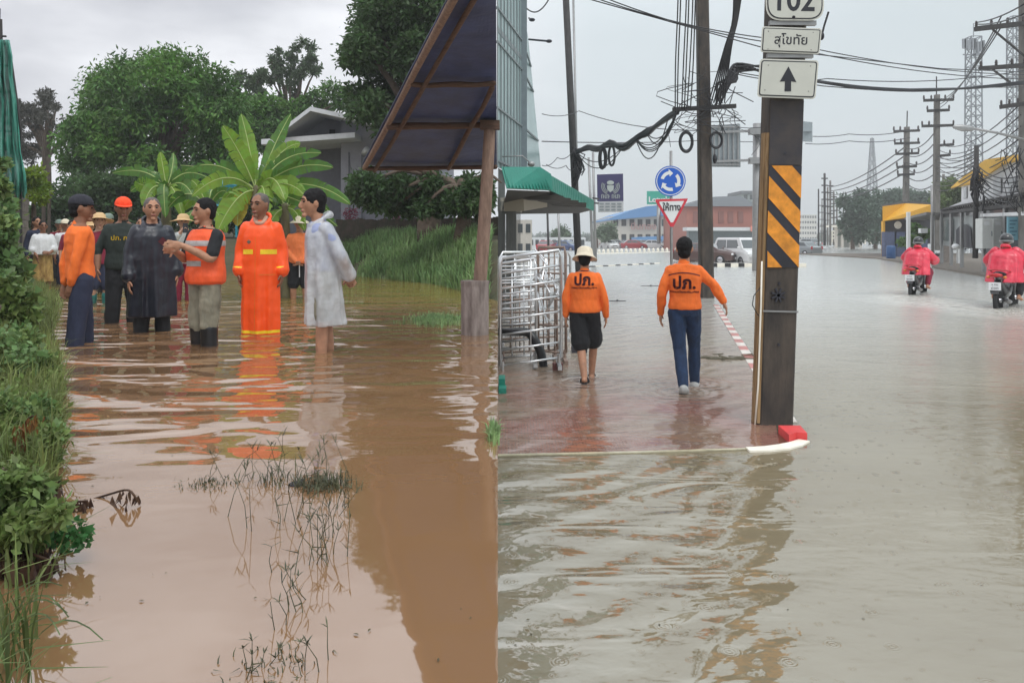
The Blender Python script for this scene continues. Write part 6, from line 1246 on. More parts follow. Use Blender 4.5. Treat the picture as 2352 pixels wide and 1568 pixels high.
# green awning
aw = mat('awning_green', (.008, .18, .13), .5, var=.12, vscale=2, bump=.01); t = thing('awning', 'bright green sheet awning projecting from the glass building over the pavement', 'awning', P(1180, 470, 17))
pts_t = [P(1155, 384, 16.5), P(1250, 384, 18.5)]; e = [P(1166, 448, 16.0), P(1258, 446, 17.5), P(1362, 474, 27.0), P(1362, 452, 27.0), P(1262, 394, 18.0)]
m = MB(); m.add([P(1153, 386, 16.6), P(1237, 386, 17.3), P(1262, 402, 17.5), P(1265, 438, 17.4), P(1165, 434, 16.2)], [(0, 1, 2, 3, 4)]); m.add([P(1237, 386, 17.3), P(1262, 402, 17.5), P(1364, 460, 26.0), P(1350, 452, 26.5)], [(0, 1, 2, 3)]); m.add([P(1262, 402, 17.5), P(1265, 438, 17.4), P(1364, 484, 26.0), P(1364, 460, 26.0)], [(0, 1, 2, 3)])
o = out('canopy', m, aw, t, recalc=False); s_ = o.modifiers.new('s', 'SOLIDIFY'); s_.thickness = .05
m = MB()
for k in range(26):
    u = k / 25; a = P(1262, 402, 17.5).lerp(P(1364, 460, 26.0), u); b_ = P(1265, 438, 17.4).lerp(P(1364, 484, 26.0), u); m.beam(a + V3(-.02, -.03, 0), b_ + V3(-.02, -.03, 0), .03, .03)
for k in range(14):
    u = k / 13; a = P(1237, 386, 17.3).lerp(P(1153, 386, 16.6), u); b_ = P(1265, 438, 17.3).lerp(P(1165, 434, 16.1), u); m.beam(a + V3(0, -.03, .01), b_ + V3(0, -.04, .01), .025, .025)
out('ribs', m, aw, o)
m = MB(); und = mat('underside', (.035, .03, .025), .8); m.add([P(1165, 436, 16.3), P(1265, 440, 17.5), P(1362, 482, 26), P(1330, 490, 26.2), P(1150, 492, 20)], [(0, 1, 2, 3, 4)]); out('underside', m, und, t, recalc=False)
m = MB()
for k in range(4): a = P(1200 + k * 22, 452 + k * 5, 18 + k); m.beam(a, a + V3(.9, .1, -.05), .5, .12)
out('strut', m, und, t); m = MB(); m.beam(P(1180, 470, 18), P(1235, 462, 19.5), .5, .3); out('ceiling_panel', m, mat('ceiling_panel', (.34, .30, .24), .8), t)
m = MB(); m.tube([P(1362, 455, 26), P(1375, 457, 27)], .03, 6); m.tube([P(1362, 466, 26), P(1374, 467, 27)], .03, 6); out('bracket', m, dkp, t)
# purple sign
t = thing('purple_sign', 'dark purple crest sign with a grey notice panel beneath, on slender posts', 'sign', P(1400, 486, 44)); ps = mat('sign_purple', (.035, .03, .10), .4); gd = mat('crest', (.36, .40, .38), .5)
s_ = signplate(t, [(1371, 401), (1431, 399), (1432, 462), (1372, 463)], 1, 44, 'panel', ((0, ps),))
m = MB(); cx, cy, Yp = 1402, 430, 43.97
for e_ in (-1, 1):
    for r_, w_ in ((24, 1.6), (20, 1.6), (16, 1.4)):
        q = [P(cx + e_ * r_ * .85 * math.cos(a), cy - 2 - r_ * .78 * math.sin(a), Yp) for a in [(-1.15 + i * .2) for i in range(9)]]; m.tube(q, w_ / F * 44 / 2, 5)
m.prism([P(cx + a, cy + b_, Yp) for a, b_ in ((-8, -4), (8, -4), (7, 6), (0, 12), (-7, 6))], (0, -.02, 0)); m.ell(P(cx, cy - 10, Yp), (.2, .02, .12)); out('crest', m, gd, s_)
m = MB()
for k in range(11):
    if k != 5: x = 1382 + k * 4; m.beam(P(x, 447, Yp), P(x, 456, Yp), .035, .02); m.beam(P(x, 447 + 4 * (k % 3), Yp), P(x + 2.4, 447 + 4 * (k % 3), Yp), .02, .03)
out('worn_lettering', m, gd, s_)
s2_ = signplate(t, [(1373, 463), (1432, 462), (1432, 487), (1374, 488)], 1, 44, 'notice_panel', ((0, mat('notice', (.42, .43, .44), .6)),))
m = MB()
for r_ in range(3):
    for c in range(4): m.beam(P(1377 + c * 13.5, 468 + r_ * 7, 43.97), P(1387 + c * 13.5, 468 + r_ * 7, 43.97), .02, .07)
out('notice_lines', m, mull, s2_)
# roundabout and give-way signs on one post
t = thing('road_sign', 'blue roundabout sign above a red and white give-way triangle on one grey post', 'road sign', G(1545, 706, 0)); Ys = 19.0; wsg = mat('sign_white', (.68, .70, .70), .4); bl = mat('sign_blue', (.012, .10, .48), .35); rd = mat('sign_red', (.55, .03, .05), .35)
m = MB(); m.tube([P(1543, 720, Ys + .06), P(1541, 347, Ys + .06)], .035, 10); out('post', m, galv, t, smooth=True)
def disc(x, y, r_, Y, n=40): return [P(x + r_ * math.cos(2 * PI * i / n), y + r_ * math.sin(2 * PI * i / n), Y) for i in range(n)]
m = MB(); m.prism(disc(1540, 416, 35, Ys), (0, .02, 0)); dsc = out('round_sign', m, bl, t)
m = MB(); q = disc(1540, 416, 32.5, Ys - .004); q2 = disc(1540, 416, 30.8, Ys - .004); n = len(q); m.add(q + q2, [(i, (i + 1) % n, n + (i + 1) % n, n + i) for i in range(n)]); out('ring', m, wsg, dsc, recalc=False)
for k in range(3):
    a0 = -PI * .92 + k * 2 * PI / 3; A = [a0 + i * .105 for i in range(12)]; o_ = [(1540 + 23 * math.cos(a), 416 + 23 * math.sin(a)) for a in A]; i_ = [(1540 + 15.5 * math.cos(a), 416 + 15.5 * math.sin(a)) for a in A]
    m = MB(); n = len(A); m.add([P(*p, Ys - .006) for p in o_ + i_], [(i, i + 1, n + i + 1, n + i) for i in range(n - 1)]); ae = A[-1]; m.add([P(1540 + 28 * math.cos(ae), 416 + 28 * math.sin(ae), Ys - .006), P(1540 + 19 * math.cos(ae + .5), 416 + 19 * math.sin(ae + .5), Ys - .006), P(1540 + 10.5 * math.cos(ae), 416 + 10.5 * math.sin(ae), Ys - .006)], [(0, 1, 2)]); out('arrow', m, wsg, dsc, recalc=False)
tri = lambda s: [P(1543 + (x - 1543) * s, 479 + (y - 479) * s, Ys - (0 if s == 1 else .005)) for x, y in ((1506, 458), (1580, 456), (1578, 461), (1547, 521), (1540, 521), (1506, 463))]
m = MB(); m.prism(tri(1), (0, .02, 0)); tr_ = out('give_way_sign', m, rd, t); m = MB(); m.prism(tri(.76), (0, .003, 0)); o = out('face', m, wsg, tr_); out('sign_text', text_mb('ให้ทาง', .18, textM(1543, 477, Ys - .012), .004, .004, sy=1.25), sgb, tr_)
# gantry with rear of direction sign
t = thing('sign_gantry', 'galvanised mast holding a direction sign seen from behind, beside the striped pole', 'sign gantry', V3(P(1737, 0, 40).x, 40, 0)); m = MB(); m.tube([P(1737, 640, 40), P(1739, 284, 40)], .21, 14); out('mast', m, galv, t, smooth=True)
m = MB(); rs = mat('sign_back', (.30, .34, .36), .5, metal=.2, var=.1); m.prism([P(1634, 288, 39.9), P(1700, 285, 39.9), P(1701, 384, 39.9), P(1632, 383, 39.9)], (0, .08, 0)); bk_ = out('sign_back', m, rs, t)
m = MB()
for x in (1640, 1651, 1662, 1673, 1684, 1695): m.beam(P(x, 287, 39.8), P(x, 382, 39.8), .06, .06)
for y_ in (292, 378): m.beam(P(1634, y_, 39.75), P(1700, y_, 39.75), .09, .07)
out('rib', m, galv, bk_)
for y_ in (304, 371): m = MB(); m.beam(P(1640, y_, 39.7), P(1760, y_ - 4, 39.7), .12, .12); m.box(P(1722, 0, 39.6).x, P(1754, 0, 39.6).x, 39.5, 39.9, P(0, y_ + 5, 39.6).z, P(0, y_ - 9, 39.6).z); out('arm', m, galv, t)
m = MB(); m.prism([P(1845, 279, 39.9), P(1866, 281, 39.9), P(1866, 326, 39.9), P(1845, 325, 39.9)], (0, .08, 0)); m.beam(P(1750, 302, 39.8), P(1865, 300, 39.8), .1, .1); out('sign_back', m, rs, t)
# ---- crowd barriers stacked on the pavement
stl = mat('barrier_steel', (.62, .63, .64), .28, metal=.85, var=.08); rust = mat('barrier_brown', (.22, .16, .13), .6, var=.3)
def barrier(label, A, B, zt, rows, nv, seed, foot=True, lean=0.0, mt=None, zb=.12):
    t = thing('crowd_barrier', label, 'barrier', V3(A.x, A.y, 0), 'steel crowd barriers'); mt = mt or stl; ln = V3(0, lean, 0); m = MB(); a, b_ = Vector(A), Vector(B); up = V3(0, lean, zt)
    fr = [a + V3(0, lean * zb / zt, zb), a + up * .94, a + (b_ - a) * .04 + up, b_ + (a - b_) * .04 + up, b_ + up * .94, b_ + V3(0, lean * zb / zt, zb)]; m.tube(fr, .021, 8); out('frame', m, mt, t, smooth=True)
    for k in range(rows): z = zb + (zt - zb) * (k) / rows; m = MB(); m.tube([a + V3(0, lean * z / zt, z), b_ + V3(0, lean * z / zt, z)], .014, 7); out('rail', m, mt, t, smooth=True)
    for k in range(nv): u = (k + 1) / (nv + 1); p = a.lerp(b_, u); m = MB(); m.tube([p + V3(0, lean * zb / zt, zb), p + V3(0, lean, zt)], .009, 6); out('bar', m, mt, t, smooth=True)
    if foot:
        for p in (a.lerp(b_, .04), b_.lerp(a, .04)): m = MB(); m.beam(p + V3(0, -.28, .03), p + V3(0, .28, .03), .05, .05); m.tube([p + V3(0, 0, .03), p + V3(0, 0, zb + .05)], .02, 8); out('foot', m, mt, t)
    return t
def xw(x, Y, z=0): return V3((x - 1176) / F * Y, Y, z)
ng = 9.9
barrier('nearest shiny steel crowd barrier, full height, beside the man in the bucket hat', V3(SEAM * 10 + .03, 10.0, -.06), xw(1289, 10.0, .05), 1.49, 7, 1, 1)
barrier('second steel crowd barrier leaning just behind the nearest one', V3(SEAM * 10.5 + .03, 10.5, -.04), xw(1232, 10.3, .03), 1.38, 6, 2, 2, lean=.25)
barrier('steel crowd barrier set crosswise at the right end of the stack', xw(1236, 10.9), xw(1300, 10.7), 1.56, 4, 4, 3, lean=.1, mt=rust)
barrier('long steel crowd barrier in the middle of the stack', V3(SEAM * 11.2 + .03, 11.2, 0), xw(1290, 11.5), 1.42, 7, 3, 4, lean=-.15)
barrier('rearmost steel crowd barrier standing under the awning', V3(SEAM * 12.4 + .03, 12.4, 0), xw(1310, 13.0), 1.46, 6, 4, 5); barrier('low brown-barred barrier squeezed between the shiny ones', xw(1150, 10.7), xw(1280, 11.0), 1.0, 5, 5, 6, mt=rust, lean=.3)
m = MB()
g = random.Random(8)
for k in range(16): a = xw(g.uniform(1240, 1285), 10.4, g.uniform(.45, 1.45)); m.tube([a, a + V3(g.uniform(-.16, .16), .2, g.uniform(-.3, .3))], .012, 6)
out('barrier_hooks', m, stl, None, 'jumble of crossing steel hooks and struts among the stacked barriers', 'barrier parts', loc=xw(1260, 10.4))
m = MB(); q = [P(1130, 762, 10.35), P(1180, 762, 10.35), P(1213, 764, 10.35), P(1230, 785, 10.3), P(1243, 812, 10.3), P(1250, 850, 10.3)]; q[0] = P(1146, 762, 10.4); m.limb(q, [.055, .055, .06, .06, .06, .055], 12); out('rubber_hose', m, M_['rubber'], None, 'thick black corrugated hose bent down behind the rails of the nearest barrier', 'hose', smooth=True, loc=q[-1])
m = MB()
for x, y_, w_, Y in ((1281, 848, .13, 10.05),): c = xw(x, Y); m.box(c.x - w_ / 2, c.x + w_ / 2, Y - .05, Y + .05, -.1, .09)
out('brick', m, mat('brick_red', (.13, .045, .04), .8, var=.2), None, 'dark red brick at the foot of the nearest barrier', 'brick', loc=xw(1281, 10.05)); m = MB(); c = xw(1330, 11.6); m.box(c.x - .11, c.x + .11, 11.5, 11.7, -.1, .09); m.tube([c + V3(0, 0, .05), c + V3(.02, 0, .55)], .03, 8); out('stand_foot', m, M_['ink'], None, 'black block foot with a short post behind the bucket-hat man', 'stand', loc=c)
m = MB(); c = xw(1150, 8.9); m.box(SEAM * 8.8 + .01, xw(1160, 8.8).x, 8.7, 8.95, -.1, .13); m.box(SEAM * 8.6 + .01, xw(1163, 8.6).x, 8.5, 8.7, -.1, .06); out('green_crate', m, aw, None, 'green plastic crate corner at the left end of the pavement', 'crate', loc=c)
m = MB(); g = random.Random(3)
for k in range(18): a = G(1660 + g.gauss(0, 26), 824 + g.gauss(0, 4), 0); m.tube([a + V3(0, 0, .006), a + V3(g.uniform(-.2, .2), g.uniform(-.04, .04), .02), a + V3(g.uniform(-.35, .35), g.uniform(-.08, .08), .008)], g.uniform(.004, .011), 5)
out('floating_branch', m, mat('driftwood', (.10, .09, .06), .8), None, 'flat tangle of floating twigs right of the man in jeans', 'debris', loc=G(1660, 824, 0))
for x, y_, w_, lb in ((1418, 692, .22, 'small floating dark twig beyond the bucket-hat man'), (1495, 657, .35, 'dark drain slot beyond the men')): m = MB(); c = G(x, y_, 0); m.tube([c + V3(-w_, 0, .008), c + V3(w_, .02, .008)], .014, 6); m.ell(c + V3(0, 0, .02), (.03, .03, .03)); out('debris', m, M_['ink'], None, lb, 'debris', loc=c)
# ---- black and white island kerbs
kb = mat('kerb_black', (.015, .015, .017), .6); 
def isl(label, A, B, h, n, w_=.3, f=.5):
    t = thing('island_kerb', label, 'kerb', A); 
    for i in range(n):
        for (u0, u1, mt) in ((i / n, (i + f) / n, kb), ((i + f) / n, (i + 1) / n, kwh)):
            a, b_ = A.lerp(B, u0), A.lerp(B, u1); hh = h; m = MB(); m.beam(a + V3(0, 0, hh / 2 - .05), b_ + V3(0, 0, hh / 2 - .05), w_, hh + .1); out('kerb_block', m, mt, t)
isl('black and white painted island kerb between the leaning dark pole and the two men', G(1352, 613, 0), G(1514, 605, 0), .05, 6, .2, .42); isl('black and white island kerb in front of the white van, passing behind the striped pole', G(1632, 612.5, 0), G(1850, 612.5, 0), .20, 7, .3, .45)
m = MB(); 
for i in range(18): c = G(1372 + i * 10.6, 579 - i * .35, 0); m.lathe([(.34, -.1), (.34, .3), (.22, .52), (.01, .6)], c, 8)
def bollards(label, pts, h, r_, grp, mt):
    src = None
    for bi, (x, y_) in enumerate(pts):
        c = G(x, y_, 0); lb = ORD[bi] + ' from the left ' + label
        if src is None: m = MB(); m.lathe([(r_, -.1), (r_, h * .6), (r_ * .7, h * .85), (.01, h)], c, 10); src = out('bollard', m, mt, None, lb, 'bollard', grp, smooth=True, loc=c)
        else: copy_tree(src, c, lb)
bollards('of the small white bollards beyond the two walking men', [(1376 + i * 10.4, 581 - i * .3) for i in range(18)], .42, .15, 'white bollards on the far island', kwh); bollards('of the white bollards before the white railing', [(1908 + i * 13, 561) for i in range(9)], .8, .28, 'white bollards by the railing', kwh)
m = MB(); a, b_ = G(1345, 584, 0), G(1580, 578, 0); m.beam(a + V3(0, 0, .02), b_ + V3(0, 0, .02), .5, .1); out('far_kerb', m, kwh, None, 'low pale kerb carrying the far row of white bollards', 'kerb', loc=a)
# ---- vehicles
car_glass = mat('car_glass', (.05, .06, .065), .08, coat=1)
def carp(name, r=.3, c=.8): return mat(name, c if isinstance(c, tuple) else (c, c, c), r, coat=.6)
def make_car(name, label, loc, rz, paint, L_=4.4, W=1.75, Hh=1.6, van=False, cat='car', group=None):
    """front at -y; sections along the length give bonnet, windscreen, cabin and tail"""
    t = thing(name, label, cat, loc, group, rz=rz); h = L_ / 2
    S = [(-h, .42, .62, .80), (-h + .12, .24, .80, .90), (-h + .45, .20, .93, .97), (-h + 1.05, .18, 1.04, 1.0), (h - 1.0, .18, 1.06, 1.0), (h - .3, .22, 1.02, .98), (h - .02, .30, .90, .93)]
    if van: S = [(-h, .42, .70, .82), (-h + .10, .24, .92, .92), (-h + .4, .20, 1.08, .98), (-h + .9, .18, 1.16, 1.0), (h - .5, .18, 1.16, 1.0), (h, .25, 1.1, .96)]
    m = MB(); rings = []
    for y, z0, z1, wf in S:
        w_ = W / 2 * wf; rings.append([V3(x, y, z) for x, z in ((-w_ * .9, z0), (-w_, z0 + .15), (-w_, z1 - .22), (-w_ * .93, z1 - .04), (-w_ * .6, z1), (w_ * .6, z1), (w_ * .93, z1 - .04), (w_, z1 - .22), (w_, z0 + .15), (w_ * .9, z0))])
    m.loft(rings); zb = S[3][2] - .06; zt = Hh; y0, y1, y2, y3 = (-h + .95, -h + 1.75, h - 1.1, h - .45) if not van else (-h + .65, -h + 1.35, h - .35, h - .08)
    cab = MB(); cab.loft([[V3(x * W / 2, y, z) for x, y in ((-a, yy0), (a, yy0), (a, yy1), (-a, yy1))] for z, a, yy0, yy1 in ((zb, .92, y0, y3), (zb + (zt - zb) * .85, .74, y1 - .08, y2 + .05), (zt, .66, y1 + .1, y2 - .05))]); m.add(cab.v, cab.f)
    b_ = out('body', m, paint, t); bv = b_.modifiers.new('b', 'BEVEL'); bv.width = .035; bv.segments = 2
    def win(name, q, d): m = MB(); m.prism(q, d); out(name, m, car_glass, t)
    f = lambda z: (z - zb) / (zt - zb) / .85
    def cp(x, z, front): 
        u = f(z); a = .92 + (.74 - .92) * u; yy = (y0 + (y1 - .08 - y0) * u) if front else (y3 + (y2 + .05 - y3) * u); return V3(x * a * W / 2, yy, z)
    za, zc = zb + .08, zb + (zt - zb) * .80
    win('windscreen', [cp(-.9, za, 1) + V3(0, -.012, 0), cp(.9, za, 1) + V3(0, -.012, 0), cp(.9, zc, 1) + V3(0, -.012, 0), cp(-.9, zc, 1) + V3(0, -.012, 0)], (0, .02, 0)); win('rear_window', [cp(-.9, za, 0) + V3(0, .012, 0), cp(.9, za, 0) + V3(0, .012, 0), cp(.9, zc, 0) + V3(0, .012, 0), cp(-.9, zc, 0) + V3(0, .012, 0)], (0, -.02, 0))
    for e in (-1, 1):
        for ya_, yb2 in ((.12, .52), (.56, .92)):
            q = []
            for z, u in ((za, ya_), (za, yb2), (zc, yb2), (zc, ya_)): A, B = cp(e, z, 1), cp(e, z, 0); p = A.lerp(B, u); q.append(p + V3(e * .012, 0, 0))
            win('side_window', q, (-e * .02, 0, 0))
        for y in (-h + .85, h - .85):
            a, b2 = MB(), MB(); c = V3(e * (W / 2 - .10), y, .31); a.lathe([(.2, -.1), (.30, -.11), (.33, -.06), (.33, .06), (.30, .11), (.2, .1)], c, 24, Matrix.Rotation(PI / 2, 3, 'Y')); b2.lathe([(.01, -.1), (.19, -.105), (.205, -.08), (.205, .08), (.19, .105), (.01, .1)], c, 16, Matrix.Rotation(PI / 2, 3, 'Y')); w_ = out('wheel', a, M_['tyre'], t, smooth=True); out('rim', b2, M_['chrome'], w_, smooth=True)
        m = MB(); m.ell((e * W * .36, -h + .06, .68 if not van else .8), (.20, .07, .085)); out('headlight', m, mat('headlight', (.75, .77, .78), .1) if 'headlight' not in bpy.data.materials else bpy.data.materials['headlight'], t, smooth=True)
        m = MB(); m.box(e * W * .44 - .08, e * W * .44 + .08, h - .10, h + .0, .72, 1.0); out('tail_light', m, M_['lamp_red'], t); m = MB(); m.ell((e * (W / 2 + .10), y0 + .25, zb + .12), (.11, .06, .08)); out('wing_mirror', m, paint, t, smooth=True)
    m = MB(); m.box(-W * .22, W * .22, -h - .02, -h + .1, .52, .66); out('grille', m, M_['ink'], t); m = MB(); m.box(-.24, .24, -h - .03, -h + .05, .36, .47); out('number_plate', m, M_['plate'], t)
    return t
wh = carp('paint_white', .25, .62); dk = carp('paint_dark', .25, (.03, .032, .04)); rdp = carp('paint_red', .25, (.30, .02, .03)); gr = carp('paint_grey', .25, (.22, .24, .25)); brn = carp('paint_brown', .3, (.09, .05, .045)); blp = carp('paint_blue', .3, (.05, .09, .2))
SK = V3(0, 0, -.22)
vn = make_car('van', 'white people carrier facing the camera behind the island kerb, right of the tangled pole', G(1699, 601, 0) + SK, .28, wh, 4.6, 1.75, 1.9, True, 'van')
mk = make_car('car', 'dark maroon car half hidden by the cable-tangled concrete pole', G(1620, 601, 0) + SK * .6, 1.0, brn, 4.3, 1.7, 1.45)
make_car('car', 'silver car emerging from behind the right side of the striped pole', G(1838, 583, 0) + SK, PI + .5, gr, 4.3, 1.7, 1.5)
make_car('pickup', 'grey pickup far up the road right of the striped pole', G(1856, 568, 0) + SK, PI + .35, gr, 5, 1.8, 1.7)
cols = [dk, gr, rdp, dk, blp, wh, gr, dk, rdp, gr, dk, wh, dk, gr, blp, dk, wh]; nm = ['black', 'silver grey', 'red', 'dark', 'navy blue', 'white', 'pale grey', 'charcoal', 'maroon', 'grey', 'black', 'white', 'dark', 'silver', 'blue', 'sooty black', 'white']
pos = ['behind the shutter pillar', 'under the green awning', 'above the barriers', 'just left of the bucket hat', 'left of the leaning pole', 'below the purple sign', 'right of the slender posts', 'below the blue roof end', 'in the middle of the car park', 'before the long blue canopy', 'under the middle of the blue canopy', 'left of the give-way post', 'behind the road sign', 'above the bareheaded man', 'right of his head', 'left of the tangled pole', 'at the far left end']
xs_ = [1196, 1222, 1256, 1284, 1303, 1400, 1420, 1440, 1455, 1472, 1488, 1503, 1520, 1537, 1580, 1597, 1180]; src = None
for i, x in enumerate(xs_):
    y_ = 574 if 1240 < x < 1310 else 568.5; c = G(x, y_ + (i % 3) * .6, 0) + SK; lb = nm[i] + ' car parked ' + pos[i]
    if i < 2: make_car('parked_car', lb, c, .3 + i * .9, cols[i], 4.2, 1.7, 1.5, group='cars parked beyond the roundabout'); src = bpy.data.objects['parked_car'] if i == 0 else src
    else: copy_tree(src, c, lb, rz=[.3, 1.3, 2.8, 1.6, .8][i % 5], mats={'body': cols[i], 'wing_mirror': cols[i]})
# parked motorcycles by the wall building on the right
bsrc = bpy.data.objects['motorcycle']
for i, (x, y_, a) in enumerate(((2205, 573, .8), (2228, 575, 1.2), (2190, 572, 2.3))): copy_tree(bsrc, G(x, y_, 0) + V3(0, 0, -.02), ('dark motorcycle parked left of the cable-wrapped pole', 'dark motorcycle parked beside the cable-wrapped pole', 'motorcycle parked by the bus shelter end')[i], rz=a, group='motorcycles parked by the building')
# ---- far buildings left-centre
def box_b(name, label, x0, x1, yt, yb, Y, dep, mt, cat='building', floors=0, bays=0, wmat=None, roof=None):
    t = thing(name, label, cat, V3(P((x0 + x1) / 2, 0, Y).x, Y, 0)); a, b_ = P(x0, yb, Y), P(x1, yt, Y); m = MB(); m.box(a.x, b_.x, Y, Y + dep, -.2, b_.z); w_ = out('wall', m, mt, t)
    for f in range(floors):
        for k in range(bays):
            z0 = b_.z * (f + .35) / floors; z1 = b_.z * (f + .8) / floors; xa = a.x + (b_.x - a.x) * (k + .2) / bays; xb = a.x + (b_.x - a.x) * (k + .8) / bays; m = MB(); m.box(xa, xb, Y - .04, Y + .02, z0, z1); out('window', m, wmat or car_glass, t)
    return t
crm = mat('cream_wall', (.50, .47, .42), .8, var=.08); blr = mat('blue_roof', (.10, .24, .46), .6, var=.08); pw = mat('pale_wall', (.55, .57, .58), .8, var=.06); br_ = mat('brick_wall', (.34, .14, .11), .85, var=.12, bump=.01)
Yb = 150
t = box_b('mall', 'long cream market hall with a blue curved roof behind the purple sign', 1405, 1572, 497, 560, Yb, 30, crm, floors=2, bays=9)
m = MB(); q = [P(1398, 503, Yb - 1), P(1420, 494, Yb - 1), P(1450, 483, Yb - 1), P(1485, 474, Yb - 1), P(1530, 470, Yb - 1), P(1578, 473, Yb - 1), P(1578, 492, Yb - 1), P(1500, 497, Yb - 1), P(1398, 506, Yb - 1)]; m.prism(q, (0, 34, 0)); out('roof', m, blr, t)
m = MB(); m.prism([P(1462, 545, Yb - 9), P(1565, 541, Yb - 9), P(1570, 556, Yb - 9), P(1462, 558, Yb - 9)], (0, 6, 0)); out('canopy', m, blr, t)
for x in range(1465, 1570, 20): m = MB(); c = P(x, 556, Yb - 8); m.box(c.x - .15, c.x + .15, c.y, c.y + .3, 0, c.z); out('column', m, pw, t)
out('lettering', text_mb('ปิ่นทอง', 1.7, textM(1478, 521, Yb - .3), .01, .05), mat('pink_letter', (.5, .30, .28), .6), t)
t = thing('shop_sign', 'green box sign lettered in white, behind the blue roundabout sign', 'sign', P(1511, 560, 120)); m = MB(); a, b_ = P(1487, 469, 120), P(1538, 439, 120); m.box(a.x, b_.x, 120, 120.6, a.z, b_.z); pn = out('panel', m, mat('sign_green', (.01, .33, .24), .5), t); m = MB(); m.tube([P(1513, 560, 120.3), P(1513, 469, 120.3)], .3, 10); out('post', m, galv, t, smooth=True); out('lettering', text_mb("Lotus's", 1.15, textM(1514, 459, 119.95), .04, .03), wsg, pn)
t = box_b('brick_building', 'red brick two-storey building with dark hipped roof behind the tangled pole', 1577, 1742, 474, 560, 105, 16, br_, floors=0)
m = MB(); dr = mat('dark_roof', (.10, .11, .12), .7, var=.1); m.loft([[P(1570, 474, 104.5), P(1748, 474, 104.5), P(1748, 474, 104.5) + V3(0, 17, 0), P(1570, 474, 104.5) + V3(0, 17, 0)], [P(1640, 452, 109), P(1700, 450, 109), P(1700, 450, 109) + V3(0, 8, 0), P(1640, 452, 109) + V3(0, 8, 0)]]); out('roof', m, dr, t)
m = MB(); a, b_ = P(1577, 560, 104.9), P(1742, 527, 104.9); m.box(a.x, b_.x, 103.6, 104.95, 0, b_.z); out('shopfront', m, mat('shopfront', (.14, .17, .18), .5, var=.2), t)
m = MB(); a, b_ = P(1577, 530, 102.5), P(1742, 522, 102.5); m.box(a.x, b_.x, 102.2, 104.8, a.z, b_.z); out('canopy', m, pw, t)
for i, x in enumerate((1592, 1612, 1650, 1672, 1695)): m = MB(); a, b_ = P(x, 512, 104.96), P(x + 12, 486, 104.96); m.box(a.x, b_.x, 104.9, 105.02, a.z, b_.z); out('window', m, mat('brick_dark', (.22, .10, .085), .8) if 'brick_dark' not in bpy.data.materials else bpy.data.materials['brick_dark'], t)
m = MB(); a, b_ = P(1719, 532, 103), P(1734, 519, 103); m.box(a.x, b_.x, 101.9, 102.1, a.z, b_.z); out('small_sign', m, mat('sign_pink', (.65, .25, .2), .6), t)
t = box_b('tall_building', 'pale green-grey tower block behind the gantry mast', 1706, 1760, 443, 555, 190, 14, mat('grey_green', (.33, .38, .37), .8, var=.06), floors=5, bays=4); m = MB(); m.box(P(1700, 0, 189).x, P(1736, 0, 189).x, 188, 200, P(0, 446, 189).z, P(0, 439, 189).z); out('roof_slab', m, dr, t)
box_b('shed', 'long low white shed roof seen beneath the green awning', 1188, 1345, 545, 560, 110, 12, pw, floors=1, bays=12); t = box_b('building', 'cream building end seen between shutter and the first thin post', 1186, 1222, 505, 560, 60, 12, crm, floors=2, bays=2)
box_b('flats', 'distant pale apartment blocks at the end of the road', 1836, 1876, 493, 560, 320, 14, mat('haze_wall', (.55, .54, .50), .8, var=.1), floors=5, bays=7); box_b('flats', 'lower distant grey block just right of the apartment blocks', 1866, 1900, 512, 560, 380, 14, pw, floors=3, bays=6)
# distant trees
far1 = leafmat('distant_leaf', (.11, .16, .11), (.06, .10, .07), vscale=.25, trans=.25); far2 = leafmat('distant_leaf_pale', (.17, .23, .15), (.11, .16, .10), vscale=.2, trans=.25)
def ftree(label, pts, Y, n, sz, mt, seed, base=None): x = pts[0][0]; return tree('tree', label, V3(P(x, 0, Y).x, Y, 0), P(x, pts[0][1], Y).z * .7, .25, blobs_img(pts, Y, 2, seed), n, sz, mt, seed, keep=rkeep, limbs=False, shell=.5, droop=.3)
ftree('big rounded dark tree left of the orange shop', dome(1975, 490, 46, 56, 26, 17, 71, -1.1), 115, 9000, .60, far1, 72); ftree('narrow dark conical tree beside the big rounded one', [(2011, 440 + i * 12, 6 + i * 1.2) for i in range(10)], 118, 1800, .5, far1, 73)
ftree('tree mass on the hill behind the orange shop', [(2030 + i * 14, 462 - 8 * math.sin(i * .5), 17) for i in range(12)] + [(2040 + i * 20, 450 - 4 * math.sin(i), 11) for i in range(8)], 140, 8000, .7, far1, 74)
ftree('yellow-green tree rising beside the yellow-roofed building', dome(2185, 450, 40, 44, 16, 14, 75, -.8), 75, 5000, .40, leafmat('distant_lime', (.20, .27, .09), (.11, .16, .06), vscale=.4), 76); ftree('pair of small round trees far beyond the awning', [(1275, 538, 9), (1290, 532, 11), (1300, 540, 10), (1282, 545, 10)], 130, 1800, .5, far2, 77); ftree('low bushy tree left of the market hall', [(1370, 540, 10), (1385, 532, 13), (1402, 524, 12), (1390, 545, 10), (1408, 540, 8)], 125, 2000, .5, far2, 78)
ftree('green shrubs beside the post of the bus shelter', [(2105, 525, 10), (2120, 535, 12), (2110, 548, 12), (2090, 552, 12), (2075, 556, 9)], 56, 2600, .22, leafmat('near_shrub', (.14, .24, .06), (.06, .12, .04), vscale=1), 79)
hm_ = MB(); g = random.Random(1); npx = 60
for k in range(npx): pass
hills = leafmat('hill_leaf', (.24, .29, .25), (.18, .23, .2), vscale=.05, trans=.2); V, Q = leaves(*zip(*blobs_img([(1150 + i * 18, 548, 7 + 3 * math.sin(i * 1.3)) for i in range(70)], 330, 6, 80)), 16000, 1.5, 81, keep=rkeep); o = npmesh('far_woods', V, Q, hills); meta(o, kind='stuff')
